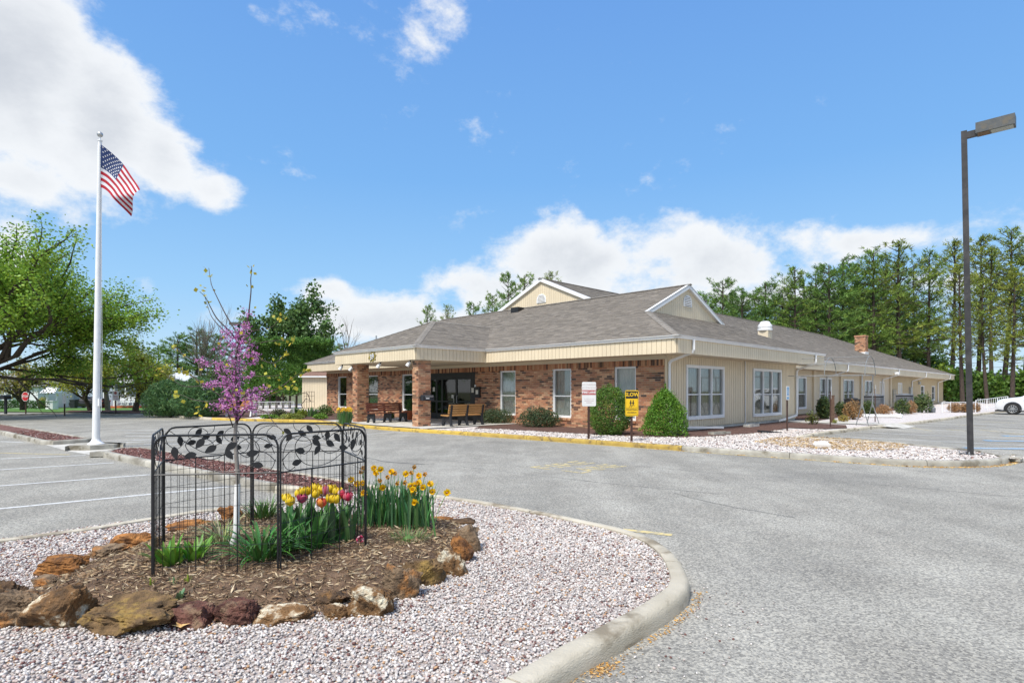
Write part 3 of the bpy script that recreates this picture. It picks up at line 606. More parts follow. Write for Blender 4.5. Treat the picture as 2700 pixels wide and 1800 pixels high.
# ---- fascia, gutters, soffits
E, ZF0, ZF1, ZE, SL = .93, 2.85, 3.335, 3.45, .445
PA0, PA1, PB = 8.6, 15.36, -4.7
fas = []; gut = MB()
fz = lambda: random.uniform(.97, 1.03)
def fascia_run(ax, c, s0, s1, out):
    """ax 'f' face at b=c facing -b running along a ; 'r' face at a=c facing -a along b ; 'l' face at a=c facing +a"""
    x = s0
    while x < s1-.01:
        l, r = x+.013, min(x+.19, s1); k = fz(); x += .19
        if ax == 'f': fas.append((-r, -l, c-.018, c, ZF0, ZF1, (k, k, k)))
        elif ax == 'r': fas.append((-c, -c+.018, l, r, ZF0, ZF1, (k, k, k)))
        else: fas.append((-c-.018, -c, l, r, ZF0, ZF1, (k, k, k)))
fb_ = MB()
def fascia(ax, c, s0, s1):
    fascia_run(ax, c, s0, s1, fas); z0, z1, zg = ZF0+.004, ZF1, ZE
    if ax == 'f': fb_.box(-s1, -s0, c, c+.05, z0, ZE-.02); g = lambda o, zz: (o, c-zz)
    elif ax == 'r': fb_.box(-c-.05, -c, s0, s1, z0, ZE-.02)
    else: fb_.box(-c, -c+.05, s0, s1, z0, ZE-.02)
    prof = [(0, ZF1-.0), (.07, ZF1+.0), (.085, ZF1+.05), (.12, ZF1+.085), (.125, ZE-.01), (.11, ZE-.01), (.105, ZF1+.09), (.0, ZF1+.09)]
    e = .12
    for (d0, za), (d1, zb) in zip(prof[:-1], prof[1:]):
        if ax == 'f': q = [(-s0+(d0 if s0 in ext else 0), c-d0, za), (-s0+(d1 if s0 in ext else 0), c-d1, zb), (-s1-(d1 if s1 in ext else 0), c-d1, zb), (-s1-(d0 if s1 in ext else 0), c-d0, za)]
        elif ax == 'r': q = [(-c+d0, s0-(d0 if s0 in ext else 0), za), (-c+d1, s0-(d1 if s0 in ext else 0), zb), (-c+d1, s1, zb), (-c+d0, s1, za)]
        else: q = [(-c-d0, s0-(d0 if s0 in ext else 0), za), (-c-d1, s0-(d1 if s0 in ext else 0), zb), (-c-d1, s1, zb), (-c-d0, s1, za)]
        gut.add(q, [(0, 1, 2, 3)])
FEND, LEND, BEND = 13.6, WALL_L+E, EBW+.8
ext = {-E, PB, PA0, PA1, LEND, -E}
fascia('f', -E, -E, PA0-.001); fascia('f', -E, PA1+.001, LEND); fascia('r', -E, -E, FEND)
ext = {PB, PA0, PA1}; fascia('f', PB, PA0, PA1); fascia('r', PA0, PB, -E); fascia('l', PA1, PB, -E); ext = {-E}; fascia('l', LEND, -E, 12.0)
ext = set(); fascia('r', AE, FEND-1.5, BEND)
fo = fb_.build('fascia', M['siding_gap'], bld); gut.build('gutter', M['trim'], bld)
pieces('fascia_board', fo, fas, M['siding'], 130, 'fascia_boards')
sf = MB(); sf.box(-LEND+.02, E-.02, -E+.02, .10, 2.862, 2.875); sf.box(-.1, E-.02, .101, FEND-.02, 2.864, 2.877); sf.box(-PA1+.02, -PA0-.02, PB+.02, -E+.019, 2.866, 2.879)
sf.box(-AW-.1, -AE-.02, FEND-1.4, BEND-.02, 2.868, 2.881); sf.box(-LEND+.02, -WALL_L+.05, .101, 11.9, 2.87, 2.883); sf.box(-2.2, E-.02, FEND-.02, FEND+.0, 2.86, 3.45); sf.box(-20, -AE-.02, BEND-.02, BEND, 2.85, 3.45); sf.build('soffit', M['soffit'], bld)
fz_ = MB(); fz_.box(-WALL_L, .03, -.03, -.001, BT, 2.861); fz_.build('frieze_board', M['soffit'], bld)
# ---- roof
SH = [(.20,.178,.15),(.225,.20,.17),(.165,.148,.127),(.255,.228,.195),(.21,.188,.16),(.148,.133,.116)]
def clip(poly, n, c):     # keep n.p >= c
    out = []
    for i in range(len(poly)):
        p, q = poly[i-1], poly[i]; dp, dq = n[0]*p[0]+n[1]*p[1]-c, n[0]*q[0]+n[1]*q[1]-c
        if (dp >= 0) != (dq >= 0): t = dp/(dp-dq); out.append((p[0]+(q[0]-p[0])*t, p[1]+(q[1]-p[1])*t))
        if dq >= 0: out.append(q)
    return out
def roof_plane(poly3, expo=.15, tabw=(.24,.42)):
    """poly3: (a,b,z) convex, planar"""
    Q = [Vector((-a, b, z)) for a, b, z in poly3]
    nr = Vector((0, 0, 0))
    for i in range(len(Q)): nr += Q[i-1].cross(Q[i])
    nr.normalize(); nr = nr if nr.z > 0 else -nr
    t = Vector((0, 0, 1)).cross(nr).normalized(); up = nr.cross(t); up = up if up.z > 0 else -up
    O = min(Q, key=lambda q: q.z); pl = [((q-O).dot(t), (q-O).dot(up)) for q in Q]
    base = MB(); base.add([q-nr*.02 for q in Q], [tuple(range(len(Q)))]); rp = base.build('roof_plane', M['ridgecap'], bld)
    m = MB(); y1 = max(p[1] for p in pl); k = 0
    W3 = lambda p, h: O+t*p[0]+up*p[1]+nr*h
    while k*expo < y1:
        ya, yb = k*expo, min((k+1)*expo+.01, y1); band = clip(clip(pl, (0, 1), ya), (0, -1), -yb); k += 1
        if len(band) < 3: continue
        x = min(p[0] for p in band)+random.uniform(-.3, 0); xe = max(p[0] for p in band)
        while x < xe:
            w = random.uniform(*tabw); tb = clip(clip(band, (1, 0), x), (-1, 0), -(x+w)); x += w
            if len(tb) < 3: continue
            c = random.choice(SH); c = tuple(.5*v+.5*w_ for v, w_ in zip(c, (.20,.178,.152))); kk = random.uniform(.88, 1.12); col = (c[0]*kk, c[1]*kk, c[2]*kk); lift = random.uniform(.008, .016)
            h = lambda p: .002+lift*(1-(p[1]-ya)/max(yb-ya, 1e-6))
            m.add([W3(p, h(p)) for p in tb], [tuple(range(len(tb)))], col)
            lo = sorted(tb, key=lambda p: p[1])[:2]
            if abs(lo[0][1]-lo[1][1]) < 1e-4: m.add([W3(lo[0], h(lo[0])), W3(lo[1], h(lo[1])), W3(lo[1], -.01), W3(lo[0], -.01)], [(0, 1, 2, 3)], col)
    tag(m.build('shingles', M['shingle'], rp), kind='stuff')
RB = 5.55; ZR = ZE+SL*(RB+E); GA = 2.26; ZB = ZE+SL*(GA+E); eo = E+.1
zf = lambda b: ZE+SL*(b+E)
RL = LEND-(RB+E)
roof_plane([(-eo,-eo,zf(-eo)),(GA,GA,ZB),(LEND-GA-E,GA,ZB),(LEND+.1,-eo,zf(-eo))])
roof_plane([(GA-.15,GA,ZB),(GA-.15,RB,ZR),(RL,RB,ZR),(LEND-GA-E,GA,ZB)])
GB2 = 2*RB-GA
roof_plane([(-eo,-eo,zf(-eo)),(GA,GA,ZB),(GA,GB2,ZB),(-eo,FEND+.1,zf(-eo))])
roof_plane([(LEND+.1,-eo,zf(-eo)),(RL,RB,ZR),(LEND+.1,2*RB+eo,zf(-eo))])
roof_plane([(GA-.15,RB,ZR),(RL,RB,ZR),(LEND-GA-E,GB2,ZB),(GA-.15,GB2,ZB)], .3)
roof_plane([(GA,GB2,ZB),(LEND-GA-E,GB2,ZB),(LEND+.1,2*RB+eo,zf(-eo)),(-eo,2*RB+eo,zf(-eo))], .3)
PM = (PA0+PA1)/2; PH = (PA1-PA0)/2; ZP = ZE+SL*PH
pe = .1
roof_plane([(PA0-pe,PB-pe,ZE-SL*pe),(PM,PB+PH,ZP),(PA1+pe,PB-pe,ZE-SL*pe)])
roof_plane([(PA0-pe,PB-pe,ZE-SL*pe+.004),(PM,PB+PH,ZP+.004),(PM,-E+PH,ZP+.004),(PA0-pe,-E-pe,ZE-SL*pe+.004)])
roof_plane([(PA1+pe,PB-pe,ZE-SL*pe+.004),(PM,PB+PH,ZP+.004),(PM,-E+PH,ZP+.004),(PA1+pe,-E-pe,ZE-SL*pe+.004)])
AR, SB = 12.0, .43; ZR2 = ZE+SB*(AR-AE); zb_ = lambda a: ZE+SB*(a-AE); HB = BEND-(AR-AE); GY = 6.4
roof_plane([(AE-.1,9.0,zb_(AE-.1)),(AE-.1,BEND+.1,zb_(AE-.1)),(AR,HB,ZR2),(AR,GY,ZR2),(7.0,GY,zb_(7.0))], .22, (.3,.6))
roof_plane([(2*AR-AE+.1,9.0,zb_(AE-.1)),(2*AR-AE+.1,BEND+.1,zb_(AE-.1)),(AR,HB,ZR2),(AR,GY,ZR2),(17.0,GY,zb_(7.0))], .4, (.5,.9))
roof_plane([(AE-.1,BEND+.1,zb_(AE-.1)),(2*AR-AE+.1,BEND+.1,zb_(AE-.1)),(AR,HB,ZR2)], .3, (.4,.8))
def capline(p, q, sl, w=.14):
    cap = MB(); p, q = [Vector((-x[0], x[1], x[2]+.012)) for x in (p, q)]; n = max(1, int((q-p).length/.3)); d = (q-p); sd_ = Vector((d.y, -d.x, 0)).normalized()*w; dn = Vector((0, 0, -w*sl))
    for i in range(n):
        k = random.uniform(.95, 1.2); a, b = p.lerp(q, i/n)+Vector((0, 0, .018)), p.lerp(q, (i+1)/n+.01)+Vector((0, 0, .008))
        cap.add([a, b, b+sd_+dn, a+sd_+dn, b-sd_+dn, a-sd_+dn], [(0, 1, 2, 3), (0, 5, 4, 1), (0, 3, 5)], (k, k, k))
    cap.build('ridge_cap', M['ridgecap'], bld)
for p, q in [((-eo,-eo,zf(-eo)),(GA,GA,ZB)),((RL,RB,ZR),(LEND+.1,-eo,zf(-eo))),((GA-.2,RB,ZR+.02),(RL,RB,ZR+.02)),((PA0-pe,PB-pe,ZE-SL*pe),(PM,PB+PH,ZP)),((PA1+pe,PB-pe,ZE-SL*pe),(PM,PB+PH,ZP)),((PM,PB+PH,ZP),(PM,-E+PH,ZP)),((AR,GY-.1,ZR2+.02),(AR,HB,ZR2+.02)),((AR,HB,ZR2),(AE-.1,BEND+.1,zb_(AE-.1)))]: capline(p, q, SL if abs(p[2]-q[2]) < .2 else SL*.7)
# gablets: siding triangle, white rake boards, arched vent
def gablet(side, c, m0, half, zb, zr, slope):
    """side 's': face at a=c facing -a along b, centre m0 ; 'f': face at b=c facing -b along a"""
    fn = (lambda x, z, t: (-c+t, m0+x, z)) if side == 's' else (lambda x, z, t: (-(m0+x), c-t, z))
    g = MB(); g.prism([(-half, zb-.3), (half, zb-.3), (half, zb), (0, zr-.02), (-half, zb)], fn, -.05, 0); go = g.build('gable_wall', M['siding_gap'], bld)
    x = -half
    while x < half-.02:
        l, r = x+.01, min(x+BP, half); x += BP; zl, zr_ = zr-.03-slope*abs(l), zr-.03-slope*abs(r)
        if min(zl, zr_) < zb: pass
        poly = [(l, zb-.25), (r, zb-.25), (r, max(zr_, zb-.2)), (l, max(zl, zb-.2))]
        if l < 0 < r: poly = [(l, zb-.25), (r, zb-.25), (r, zr_), (0, zr-.03), (l, zl)]
        q = MB(); k = random.uniform(.97, 1.03); q.prism(poly, fn, .0005, .02, (k, k, k)); q.build('siding_board', M['siding'], go)
    for s in (-1, 1):
        rk_ = MB(); w = .2; rk_.prism([(0, zr+.03), (s*(half+.15), zb+.03-slope*.15), (s*(half+.15), zb+.03-slope*.15-w), (0, zr+.03-w)], fn, .021, .14 if s < 0 else .143); rk_.build('rake_board', M['trim'], go)
    vz, vw, vh = zb+(zr-zb)*.33, .36, .52
    arch = [(-vw, 0), (vw, 0)]+[(vw*math.cos(t), vh*.35+vh*.65*math.sin(t)) for t in np.linspace(0, math.pi, 13)]
    vm = MB(); vm.prism([(x, vz+y) for x, y in arch], fn, .02, .055); vo = vm.build('gable_vent', M['trim'], go)
    for i in range(6):
        y = .06+i*.075; hw = vw*.8 if y < vh*.35 else vw*.8*math.sqrt(max(0, 1-((y-vh*.35)/(vh*.65))**2))
        if hw > .06: s_ = MB(); s_.prism([(-hw, vz+y), (hw, vz+y), (hw, vz+y+.045), (-hw, vz+y+.045)], fn, .056, .075); s_.build('louvre_slat', M['trim'], vo); s_ = MB(); s_.prism([(-hw, vz+y-.026), (hw, vz+y-.026), (hw, vz+y-.001), (-hw, vz+y-.001)], fn, .0555, .058); s_.build('louvre_gap', M['siding_gap'], vo)
gablet('s', GA, RB, RB-GA, ZB, ZR, SL); gablet('f', GY+.1, AR, 4.9, ZR2-SB*4.9, ZR2, SB)
# ---- downspouts
def spout(name, top, el1, el2, foot, tail=None):
    m = MB(); pts = [top, el1, el2, foot]+([tail] if tail else []); q = []
    for i, p in enumerate(pts):
        p = Vector(p)
        if 0 < i < len(pts)-1:
            a, b = Vector(pts[i-1]), Vector(pts[i+1]); q += [p+(a-p).normalized()*.07, p+(b-p).normalized()*.07]
        else: q.append(p)
    for i in range(len(q)-1): m.bar(q[i], q[i]+(q[i+1]-q[i])*1.0, .085, .075, up=(.7,.7,.1) if abs((q[i+1]-q[i]).normalized().z) > .95 else (0,0,1))
    m.build(name, M['white_metal'], bld)
b1 = b_of(1828, -E-.05)
spout('downspout', (E+.06, b1, 3.35), (E+.06, b1, 2.92), (.09, .03, 2.62), (.09, .03, .30), (.55, 3.2, .17))
b2 = b_of(2150, -E-.05)
spout('downspout', (E+.06, b2, 3.35), (E+.06, b2, 2.92), (.09, EB-.1, 2.62), (.09, EB-.1, .36), (.35, EB-3.0, .20))
for uu in (2236, 2370, 2442, 2505):
    q = b_of(uu, AE-.06); spout('downspout', (-AE+.06, q, 3.35), (-AE+.06, q, 2.92), (-AW+.09, q-1.2, 2.5), (-AW+.09, q-1.2, .25), (-AW+.7, q-1.2, .16))
cb = b_of(1962, 0); m = MB(); m.tube([(.05, cb, .2), (.05, cb, 2.86)], .022, 6); m.build('conduit', M['white_metal'], bld, 40)
# ---- roof and wall fittings
b_f = MB(); fx, fy, fz0 = 0, 0, 0
q = PY(2017, 870, 37.0); loc = Vector((q[0]-Cx, q[1]-Cy, 0)); ra, rb = loc.x*Adir[0]+loc.y*Adir[1], loc.x*Bdir[0]+loc.y*Bdir[1]
rz_ = zb_(ra)
m = MB(); m.box(-ra-.32, -ra+.32, rb-.32, rb+.32, rz_-.3, rz_+.62); fan = m.build('roof_fan', M['soffit'], bld)
m = MB(); m.lathe([(r_*.72, z_*.72) for r_, z_ in [(.55,0),(.62,.05),(.62,.22),(.54,.26),(.54,.30),(.60,.33),(.60,.52),(.5,.60),(.45,.62),(.46,.66),(.42,.78),(.30,.86),(.05,.89)]], 20, (-ra, rb, rz_+.62)); m.build('fan_hood', M['white_metal'], fan, 40)
# brick chimney
q = PY(2271, 895, 56.0); loc = Vector((q[0]-Cx, q[1]-Cy, 0)); ca, cb_ = loc.x*Adir[0]+loc.y*Adir[1], loc.x*Bdir[0]+loc.y*Bdir[1]
cz = zb_(ca); m = MB(); m.box(-ca-.45, -ca+.45, cb_-.45, cb_+.45, cz-.4, cz+1.5); ch = m.build('chimney', M['mortar'], bld); qb = []
for l, r, za, zb2, c in brick_run(0, .9, cz-.2, cz+1.5, []):
    qb.append((-ca+.44, -ca+.462, cb_-.45+l, cb_-.45+r, za, zb2, c)); qb.append((-ca-.45+l, -ca-.45+r, cb_-.462, cb_-.44, za, zb2, brickcol()))
mm = MB()
for t_ in qb: mm.box(*t_[:6], t_[6])
tag(mm.build('brickwork', M['brick'], ch), kind='stuff')
m = MB(); m.box(-ca-.5, -ca+.5, cb_-.5, cb_+.5, cz+1.5, cz+1.62); m.build('chimney_cap', mk('terracotta_cap', (.45,.22,.13), (.5,.26,.16), 5), ch)
m = MB(); m.box(-ca+.463, -ca+.50, cb_-.5, cb_+.5, cz-.35, cz+.05); m.box(-ca-.5, -ca+.5, cb_-.5, cb_-.463, cz-.35, cz+.0); m.build('chimney_flashing', M['white_metal'], ch)
m = MB(); a_, b_ = 12.6, 5.1; z_ = zf(b_); m.box(-a_-.3, -a_+.3, b_-.25, b_+.25, z_-.1, z_+.2); m.build('roof_vent', M['black'], bld)
pa, pb_ = a_of(992, 2.6), 2.6; m = MB(); m.tube([(-pa, pb_, zf(pb_)-.6), (-pa, pb_, zf(pb_)+.3)], .05, 8); m.build('vent_pipe', M['galv'], bld, 40)
# security camera, wall lamp, utility box
q = b_of(2359, AE); m = MB(); m.box(-AE+.02, -AE+.34, q-.2, q+.2, 2.95, 3.12); m.tube([(-AE+.18, q-.2, 3.0), (-AE+.18, q-.5, 2.98)], .07, 8); m.build('security_camera', M['white_metal'], bld, 40)
q = b_of(2421, AW); m = MB(); m.box(-AW+.02, -AW+.2, q-.2, q+.2, 2.2, 2.5); m.build('wall_lamp', M['galv'], bld)
q = b_of(2398, AW); m = MB(); m.box(-AW+.02, -AW+.2, q-.35, q+.35, 1.2, 1.9); m.build('utility_box', M['galv'], bld)
# floodlights under the porch fascia
for (uu, vv, bbq) in ((903, 965, PB+.15), (1003, 960, PB+.15), (1082, 952, PB+.15), (929, 962, PB+1.2)):
    a_ = a_of(uu, bbq); m = MB(); m.lathe([(.09,0),(.09,-.02),(.03,-.03),(.03,-.10)], 10, (-a_, bbq, 2.866)); fl_ = m.build('floodlight', M['black'], bld, 40)
    m = MB(); m.tube([(-a_, bbq, 2.78), (-a_-.05, bbq-.05, 2.70), (-a_-.09, bbq-.10, 2.60)], [.05,.075,.085], 10); m.build('lamp_bulb', M['white_metal'], fl_, 40)
# house number plaque
pa_ = a_of(983, PB); pz = 3.09
star = [(math.cos(t)*r_, math.sin(t)*r_*.82) for t, r_ in zip(np.linspace(0, 2*math.pi, 17)[:-1]+.2, [.34,.24,.33,.23,.30,.22,.33,.25,.35,.24,.31,.22,.30,.23,.33,.24])]
m = MB(); m.prism([(x*1.05, y*1.05) for x, y in star], lambda x, y, t: (-pa_+x, PB-t, pz+y), .019, .03); pq = m.build('number_plaque', M['black'], bld)
m = MB(); m.prism(star, lambda x, y, t: (-pa_+x, PB-t, pz+y), .0305, .04); m.build('plaque_face', mk('tarnished_brass', (.42,.33,.10), (.32,.26,.10), 9, .4, metal=.3), pq)
text('plaque_numeral', '39', .36, M['black'], pq, (-pa_+.02, PB-.045, pz-.02), (R(90), R(-12), 0), .004, .012); text('plaque_numeral', '39', .34, M['trim'], pq, (-pa_, PB-.052, pz), (R(90), R(-12), 0), .004, .004)
# black intercom box beside the doors
ia = a_of(1262, 0); m = MB(); m.box(-ia-.17, -ia+.17, -.10, -.013, 1.25, 1.78); ib = m.build('intercom_box', M['black'], bld); m = MB(); m.box(-ia-.1, -ia+.08, -.106, -.101, 1.42, 1.62); m.build('intercom_card', M['paper'], ib)
m = MB(); m.box(-ia-.25, -ia-.18, -.05, -.013, 1.75, 1.88); m.build('doorbell', M['white_metal'], bld)
# ================================================================ things on and around the building
M['post_brown'] = mk('rusty_brown_post', (.045,.022,.016), (.07,.035,.025), 8, .6)
M['sign_white'] = mk('white_sign', (.78,.77,.75), (.72,.71,.69), 5, .45)
M['sign_red'] = mk('faded_red_print', (.42,.10,.10), (.48,.14,.13), 8, .5)
M['sign_pale'] = mk('faded_print', (.50,.40,.40), (.62,.56,.55), 20, .6)
M['sign_yellow'] = mk('yellow_sign', (.74,.46,.015), (.78,.50,.02), 5, .45)
M['sign_blue'] = mk('blue_sign', (.10,.30,.55), (.30,.50,.68), 6, .5)
M['black_plastic'] = mk('black_plastic', (.016,.018,.022), (.028,.031,.037), 5, .5)
M['tan_slat'] = mk('tan_slat', (.42,.22,.075), (.48,.26,.10), 5, .6)
M['brown_slat'] = mk('brown_slat', (.115,.035,.022), (.15,.05,.032), 5, .55)
M['terracotta'] = mk('terracotta', (.40,.10,.035), (.46,.13,.05), 5, .6)
M['steel_brown'] = mk('bronze_steel', (.022,.021,.022), (.038,.036,.037), 6, .5, spec=.5, c3=(.05,.046,.045), s3=3)
M['ac_black'] = mk('black_condenser', (.02,.02,.02), (.03,.03,.03), 5, .6)
M['ac_grey'] = mk('grey_condenser', (.13,.14,.155), (.17,.18,.195), 5, .55)
def rrect(w, h, r=.03, n=4):
    out = []
    for cx, cy, t0 in ((w/2-r, h/2-r, 0), (-w/2+r, h/2-r, 90), (-w/2+r, -h/2+r, 180), (w/2-r, -h/2+r, 270)):
        for k in range(n+1): t = R(t0+90*k/n); out.append((cx+r*math.cos(t), cy+r*math.sin(t)))
    return out
def facing(x, y, dx=0, dy=0): return math.atan2(x-dx, -(y-dy))     # rz so that local -y looks to (dx,dy)
FR = (R(90), 0, 0)
# ---- no parking sign
def post_sign(name, label, base, w, h, ztop, rz, plate, pr=.03, group=None):
    t = thing(name, label, 'sign', base, rz, group); m = MB(); m.box(-pr, pr, -.012, .03, -.1, ztop-h*.35); m.build('post', M['post_brown'], t)
    m = MB(); m.prism(rrect(w, h, .04), lambda x, y, q: (x, -.014-q, ztop-h/2+y), 0, .006); m.build('sign_plate', plate, t); return t
x, y, _ = P(1552.5, 1157, .1); zt = CH+(HY-1006.5)*y/F
s = post_sign('fire_lane_sign', 'white no parking no standing fire lane sign on thin dark post', (x, y, .09), .46, .75, zt-.09, R(14), M['sign_white'])
zc = zt-.09
for i, (tx, sz) in enumerate((('NO PARKING', .075), ('NO STANDING', .075))): text('sign_lettering', tx, sz, M['sign_pale'], s, (0, -.021, zc-.09-i*.095), FR, .001, .001)
m = MB(); m.box(-.225, .225, -.0225, -.0205, zc-.40, zc-.25); m.build('red_band', M['sign_red'], s)
text('sign_lettering', 'FIRE LANE', .10, M['sign_white'], s, (0, -.0235, zc-.325), FR, .001, .003)
text('sign_lettering', 'BY ORDER OF THE', .038, M['sign_pale'], s, (0, -.021, zc-.53), FR, .001)
for i, ww in enumerate((.15, .09)): m = MB(); m.box(-ww, ww, -.0215, -.0205, zc-.595-i*.055, zc-.57-i*.055); m.build('faded_print', M['sign_pale'], s)
# ---- slow sign
x, y, _ = P(1665.5, 1163, .1); zt = CH+(HY-1028.5)*y/F-.09
s = post_sign('pedestrian_crossing_sign', 'yellow and black slow pedestrian crossing sign on dark post', (x, y, .09), .40, .76, zt, R(6), M['sign_yellow'])
m = MB(); m.box(-.185, .185, -.0225, -.0205, zt-.235, zt-.025); m.build('black_panel', M['black'], s); text('sign_lettering', 'SLOW', .155, M['sign_yellow'], s, (0, -.024, zt-.13), FR, .001, .004, .98)
for za in (zt-.245, zt-.52, zt-.735): m = MB(); m.box(-.185, .185, -.0222, -.0205, za, za+.007); m.build('sign_rule', M['black'], s)
for xx in (-.185, .180): m = MB(); m.box(xx, xx+.006, -.0219, -.0205, zt-.727, zt-.25); m.build('sign_rule', M['black'], s)
for i, tx in enumerate(('PEDESTRIAN', 'CROSSING')): text('sign_lettering', tx, .066, M['black'], s, (0, -.0215, zt-.575-i*.085), FR, .001, .001, .9)
for k, (ox, hh) in enumerate(((-.035, .20), (.04, .17))):              # two walking figures
    m = MB(); zz = zt-.30
    m.prism([(ox+.018*math.cos(t), zz-.005+.018*math.sin(t)) for t in np.linspace(0, 2*math.pi, 9)[:-1]], lambda a, c, q: (a, -.0205-q, c), 0, .002)
    for (p0, p1, w) in (((ox, zz-.025), (ox, zz-.10), .034), ((ox, zz-.09), (ox-.028, zz-hh), .016), ((ox, zz-.09), (ox+.030, zz-hh), .016), ((ox, zz-.035), (ox-.035, zz-.09), .012), ((ox, zz-.035), (ox+.033, zz-.085), .012)):
        m.bar((p0[0], -.0215, p0[1]), (p1[0], -.0215, p1[1]), .002, w, up=(1, 0, 0))
    m.build('walking_figure', M['black'], s)
# ---- accessible parking signs
def hc_sign(lbl, u, v, vt, w, h, rz, extra=True):
    x, y, _ = P(u, v, .1); zt = CH+(HY-vt)*y/F-.09; s = post_sign('accessible_parking_sign', lbl, (x, y, .09), w, h, zt, rz, M['sign_white'], .028)
    m = MB(); m.box(-w*.36, w*.36, -.0222, -.0205, zt-h*.66, zt-h*.08); m.build('blue_panel', M['sign_blue'], s)
    m = MB(); c = zt-h*.42
    pts = [(.06*math.cos(t), c+.06*math.sin(t)) for t in np.linspace(R(120), R(400), 12)]
    for p, q in zip(pts[:-1], pts[1:]): m.bar((p[0], -.0225, p[1]), (q[0], -.0225, q[1]), .002, .018, up=(1, 0, 0))
    m.bar((-.02, -.0225, c+.13), (-.02, -.0225, c+.02), .002, .02, up=(1, 0, 0)); m.bar((-.02, -.0225, c+.02), (.05, -.0225, c+.01), .002, .02, up=(1, 0, 0)); m.bar((.05, -.0225, c+.01), (.08, -.0225, c-.06), .002, .02, up=(1, 0, 0))
    m.build('wheelchair_symbol', M['sign_white'], s); m = MB(); m.box(-w*.4, w*.4, -.0222, -.0205, zt-h*.93, zt-h*.78); m.build('print_block', M['sign_blue'], s); return s
fa = math.atan2(.70, .714)
hc_sign('blue and white accessible parking sign nearest the corner windows, on rusty post', 2076, 1135, 1017.5, .34, .52, R(-4)+fa*1.15)
hc_sign('accessible parking sign seen nearly edge on, above a narrow white plate', 2190, 1126, 1019, .32, .52, fa*1.42)
x, y, _ = P(2194, 1115, .1)
m = MB(); t = thing('wooden_post', 'short brown wooden post just behind the edge-on parking sign', 'post', (x, y, .09)); m.box(-.07, .07, -.07, .07, -.1, 1.25); m.box(-.08, .08, -.08, .08, 1.25, 1.29); m.build('post_shaft', mk('brown_wood', (.10,.06,.04), (.15,.09,.06), 9, .8), t)
hc_sign('accessible parking sign farthest right, beside the grey condenser and arched pipe frame', 2308, 1111, 1015, .32, .5, fa*1.25)
# ---- benches
def bench(label, loc, rz, slat, n_fr=3, L=1.95, frame=None, name='park_bench'):
    frame = frame or M['black_plastic']; t = thing(name, label, 'bench', loc, rz)
    xs = [-L/2+.12, 0, L/2-.12] if n_fr == 3 else [-L/2+.1, L/2-.1]
    side = [(-.30,0),(-.20,0),(-.14,.16),(-.02,.22),(.12,.20),(.20,.12),(.24,0),(.36,0),(.30,.20),(.28,.36),(.36,.86),(.29,.88),(.20,.44),(.10,.40),(-.27,.42),(-.29,.30)]
    for x in xs: m = MB(); m.prism(side, lambda a, c, q: (x+q, a, c), -.035, .035); m.build('leg_frame', frame, t)
    for i in range(4): m = MB(); a = -.27+i*.125; m.box(-L/2, L/2, a, a+.11, .425-i*.006, .463-i*.006); m.build('seat_slat', slat, t)
    for i in range(4): m = MB(); z = .515+i*.098; yy = .215+.02*i; m.add([(xx, yy+dy+(.014 if dz else 0), z+dz) for xx in (-L/2, L/2) for dy, dz in ((0,0),(.04,0),(.04,.08),(0,.08))], [(0,1,2,3),(4,7,6,5),(0,4,5,1),(1,5,6,2),(2,6,7,3),(3,7,4,0)]); m.build('back_slat', slat, t)
    return t
# local -y is the front. porch bench with tan slats: length along B, faces +A
rzB = math.atan2(Bdir[1], Bdir[0])
q = np.array(P(1205, 1120.5, .13)[:2]); bench('porch bench with tan slats and black frame, its back to the car park', (q[0]+.25, q[1], .128), rzB+math.pi, M['tan_slat'])
q = np.array(P(1022, 1112.5, .13)[:2]); bench('dark red-brown slatted bench against the porch between the brick pillars', (q[0], q[1], .128), rzB, M['brown_slat'])
x, y, _ = P(640, 1098, .1); bench('white framed bench with orange slats behind the flowering tree', (x-.15, y+.2, .115), R(180)-.15, mk('orange_slat', (.55,.22,.03), (.6,.26,.05), 5, .6), 2, 1.7, M['white_metal'])
# ---- terracotta pot with grassy plant
x, y, _ = P(1081, 1106, .13); t = thing('plant_pot', 'red terracotta pot with green plant beside the porch window', 'pot', (x, y, .128))
m = MB(); m.lathe([(.20,0),(.26,.36),(.30,.40),(.30,.46),(.26,.46),(.24,.40)], 16); m.build('pot', M['terracotta'], t, 40)
N = 260; an = RNG.uniform(0, 6.28, N); C = np.stack([np.cos(an)*RNG.uniform(.02,.3,N), np.sin(an)*RNG.uniform(.02,.3,N), RNG.uniform(.42,1.0,N)**1], 1)
M['leaf'] = mk('leaf_green', (1,1,1), None, rough=.55, trans=.25); leafmesh('foliage', C, RNG.uniform(.12,.34,N), shade(N,(.07,.16,.035)), M['leaf'], t, d=np.array((0,0,.8)), aspect=.14, spread=.6)
# ---- mailbox on the right pillar
ma, mb_ = aP, -4.5+.34; X0, Y0 = AB(ma, mb_)
t = thing('mailbox', 'black wall mailbox with white slot fixed to the right brick pillar', 'mailbox', (X0, Y0, 1.18), BROT)
prof = [(-.10,0),(.10,0)]+[(.10*math.cos(k), .14+.10*math.sin(k)) for k in np.linspace(0, math.pi, 9)]
m = MB(); m.prism([(a+.13, c) for a, c in prof], lambda a, c, q: (a, q, c), -.26, .30); m.build('box_body', M['black_plastic'], t, 40)
m = MB(); m.box(.232, .24, -.16, .24, .155, .185); m.build('flag_strip', M['galv'], t); m = MB(); m.box(.231, .238, -.12, .05, .075, .115); m.build('name_strip', M['sign_white'], t)
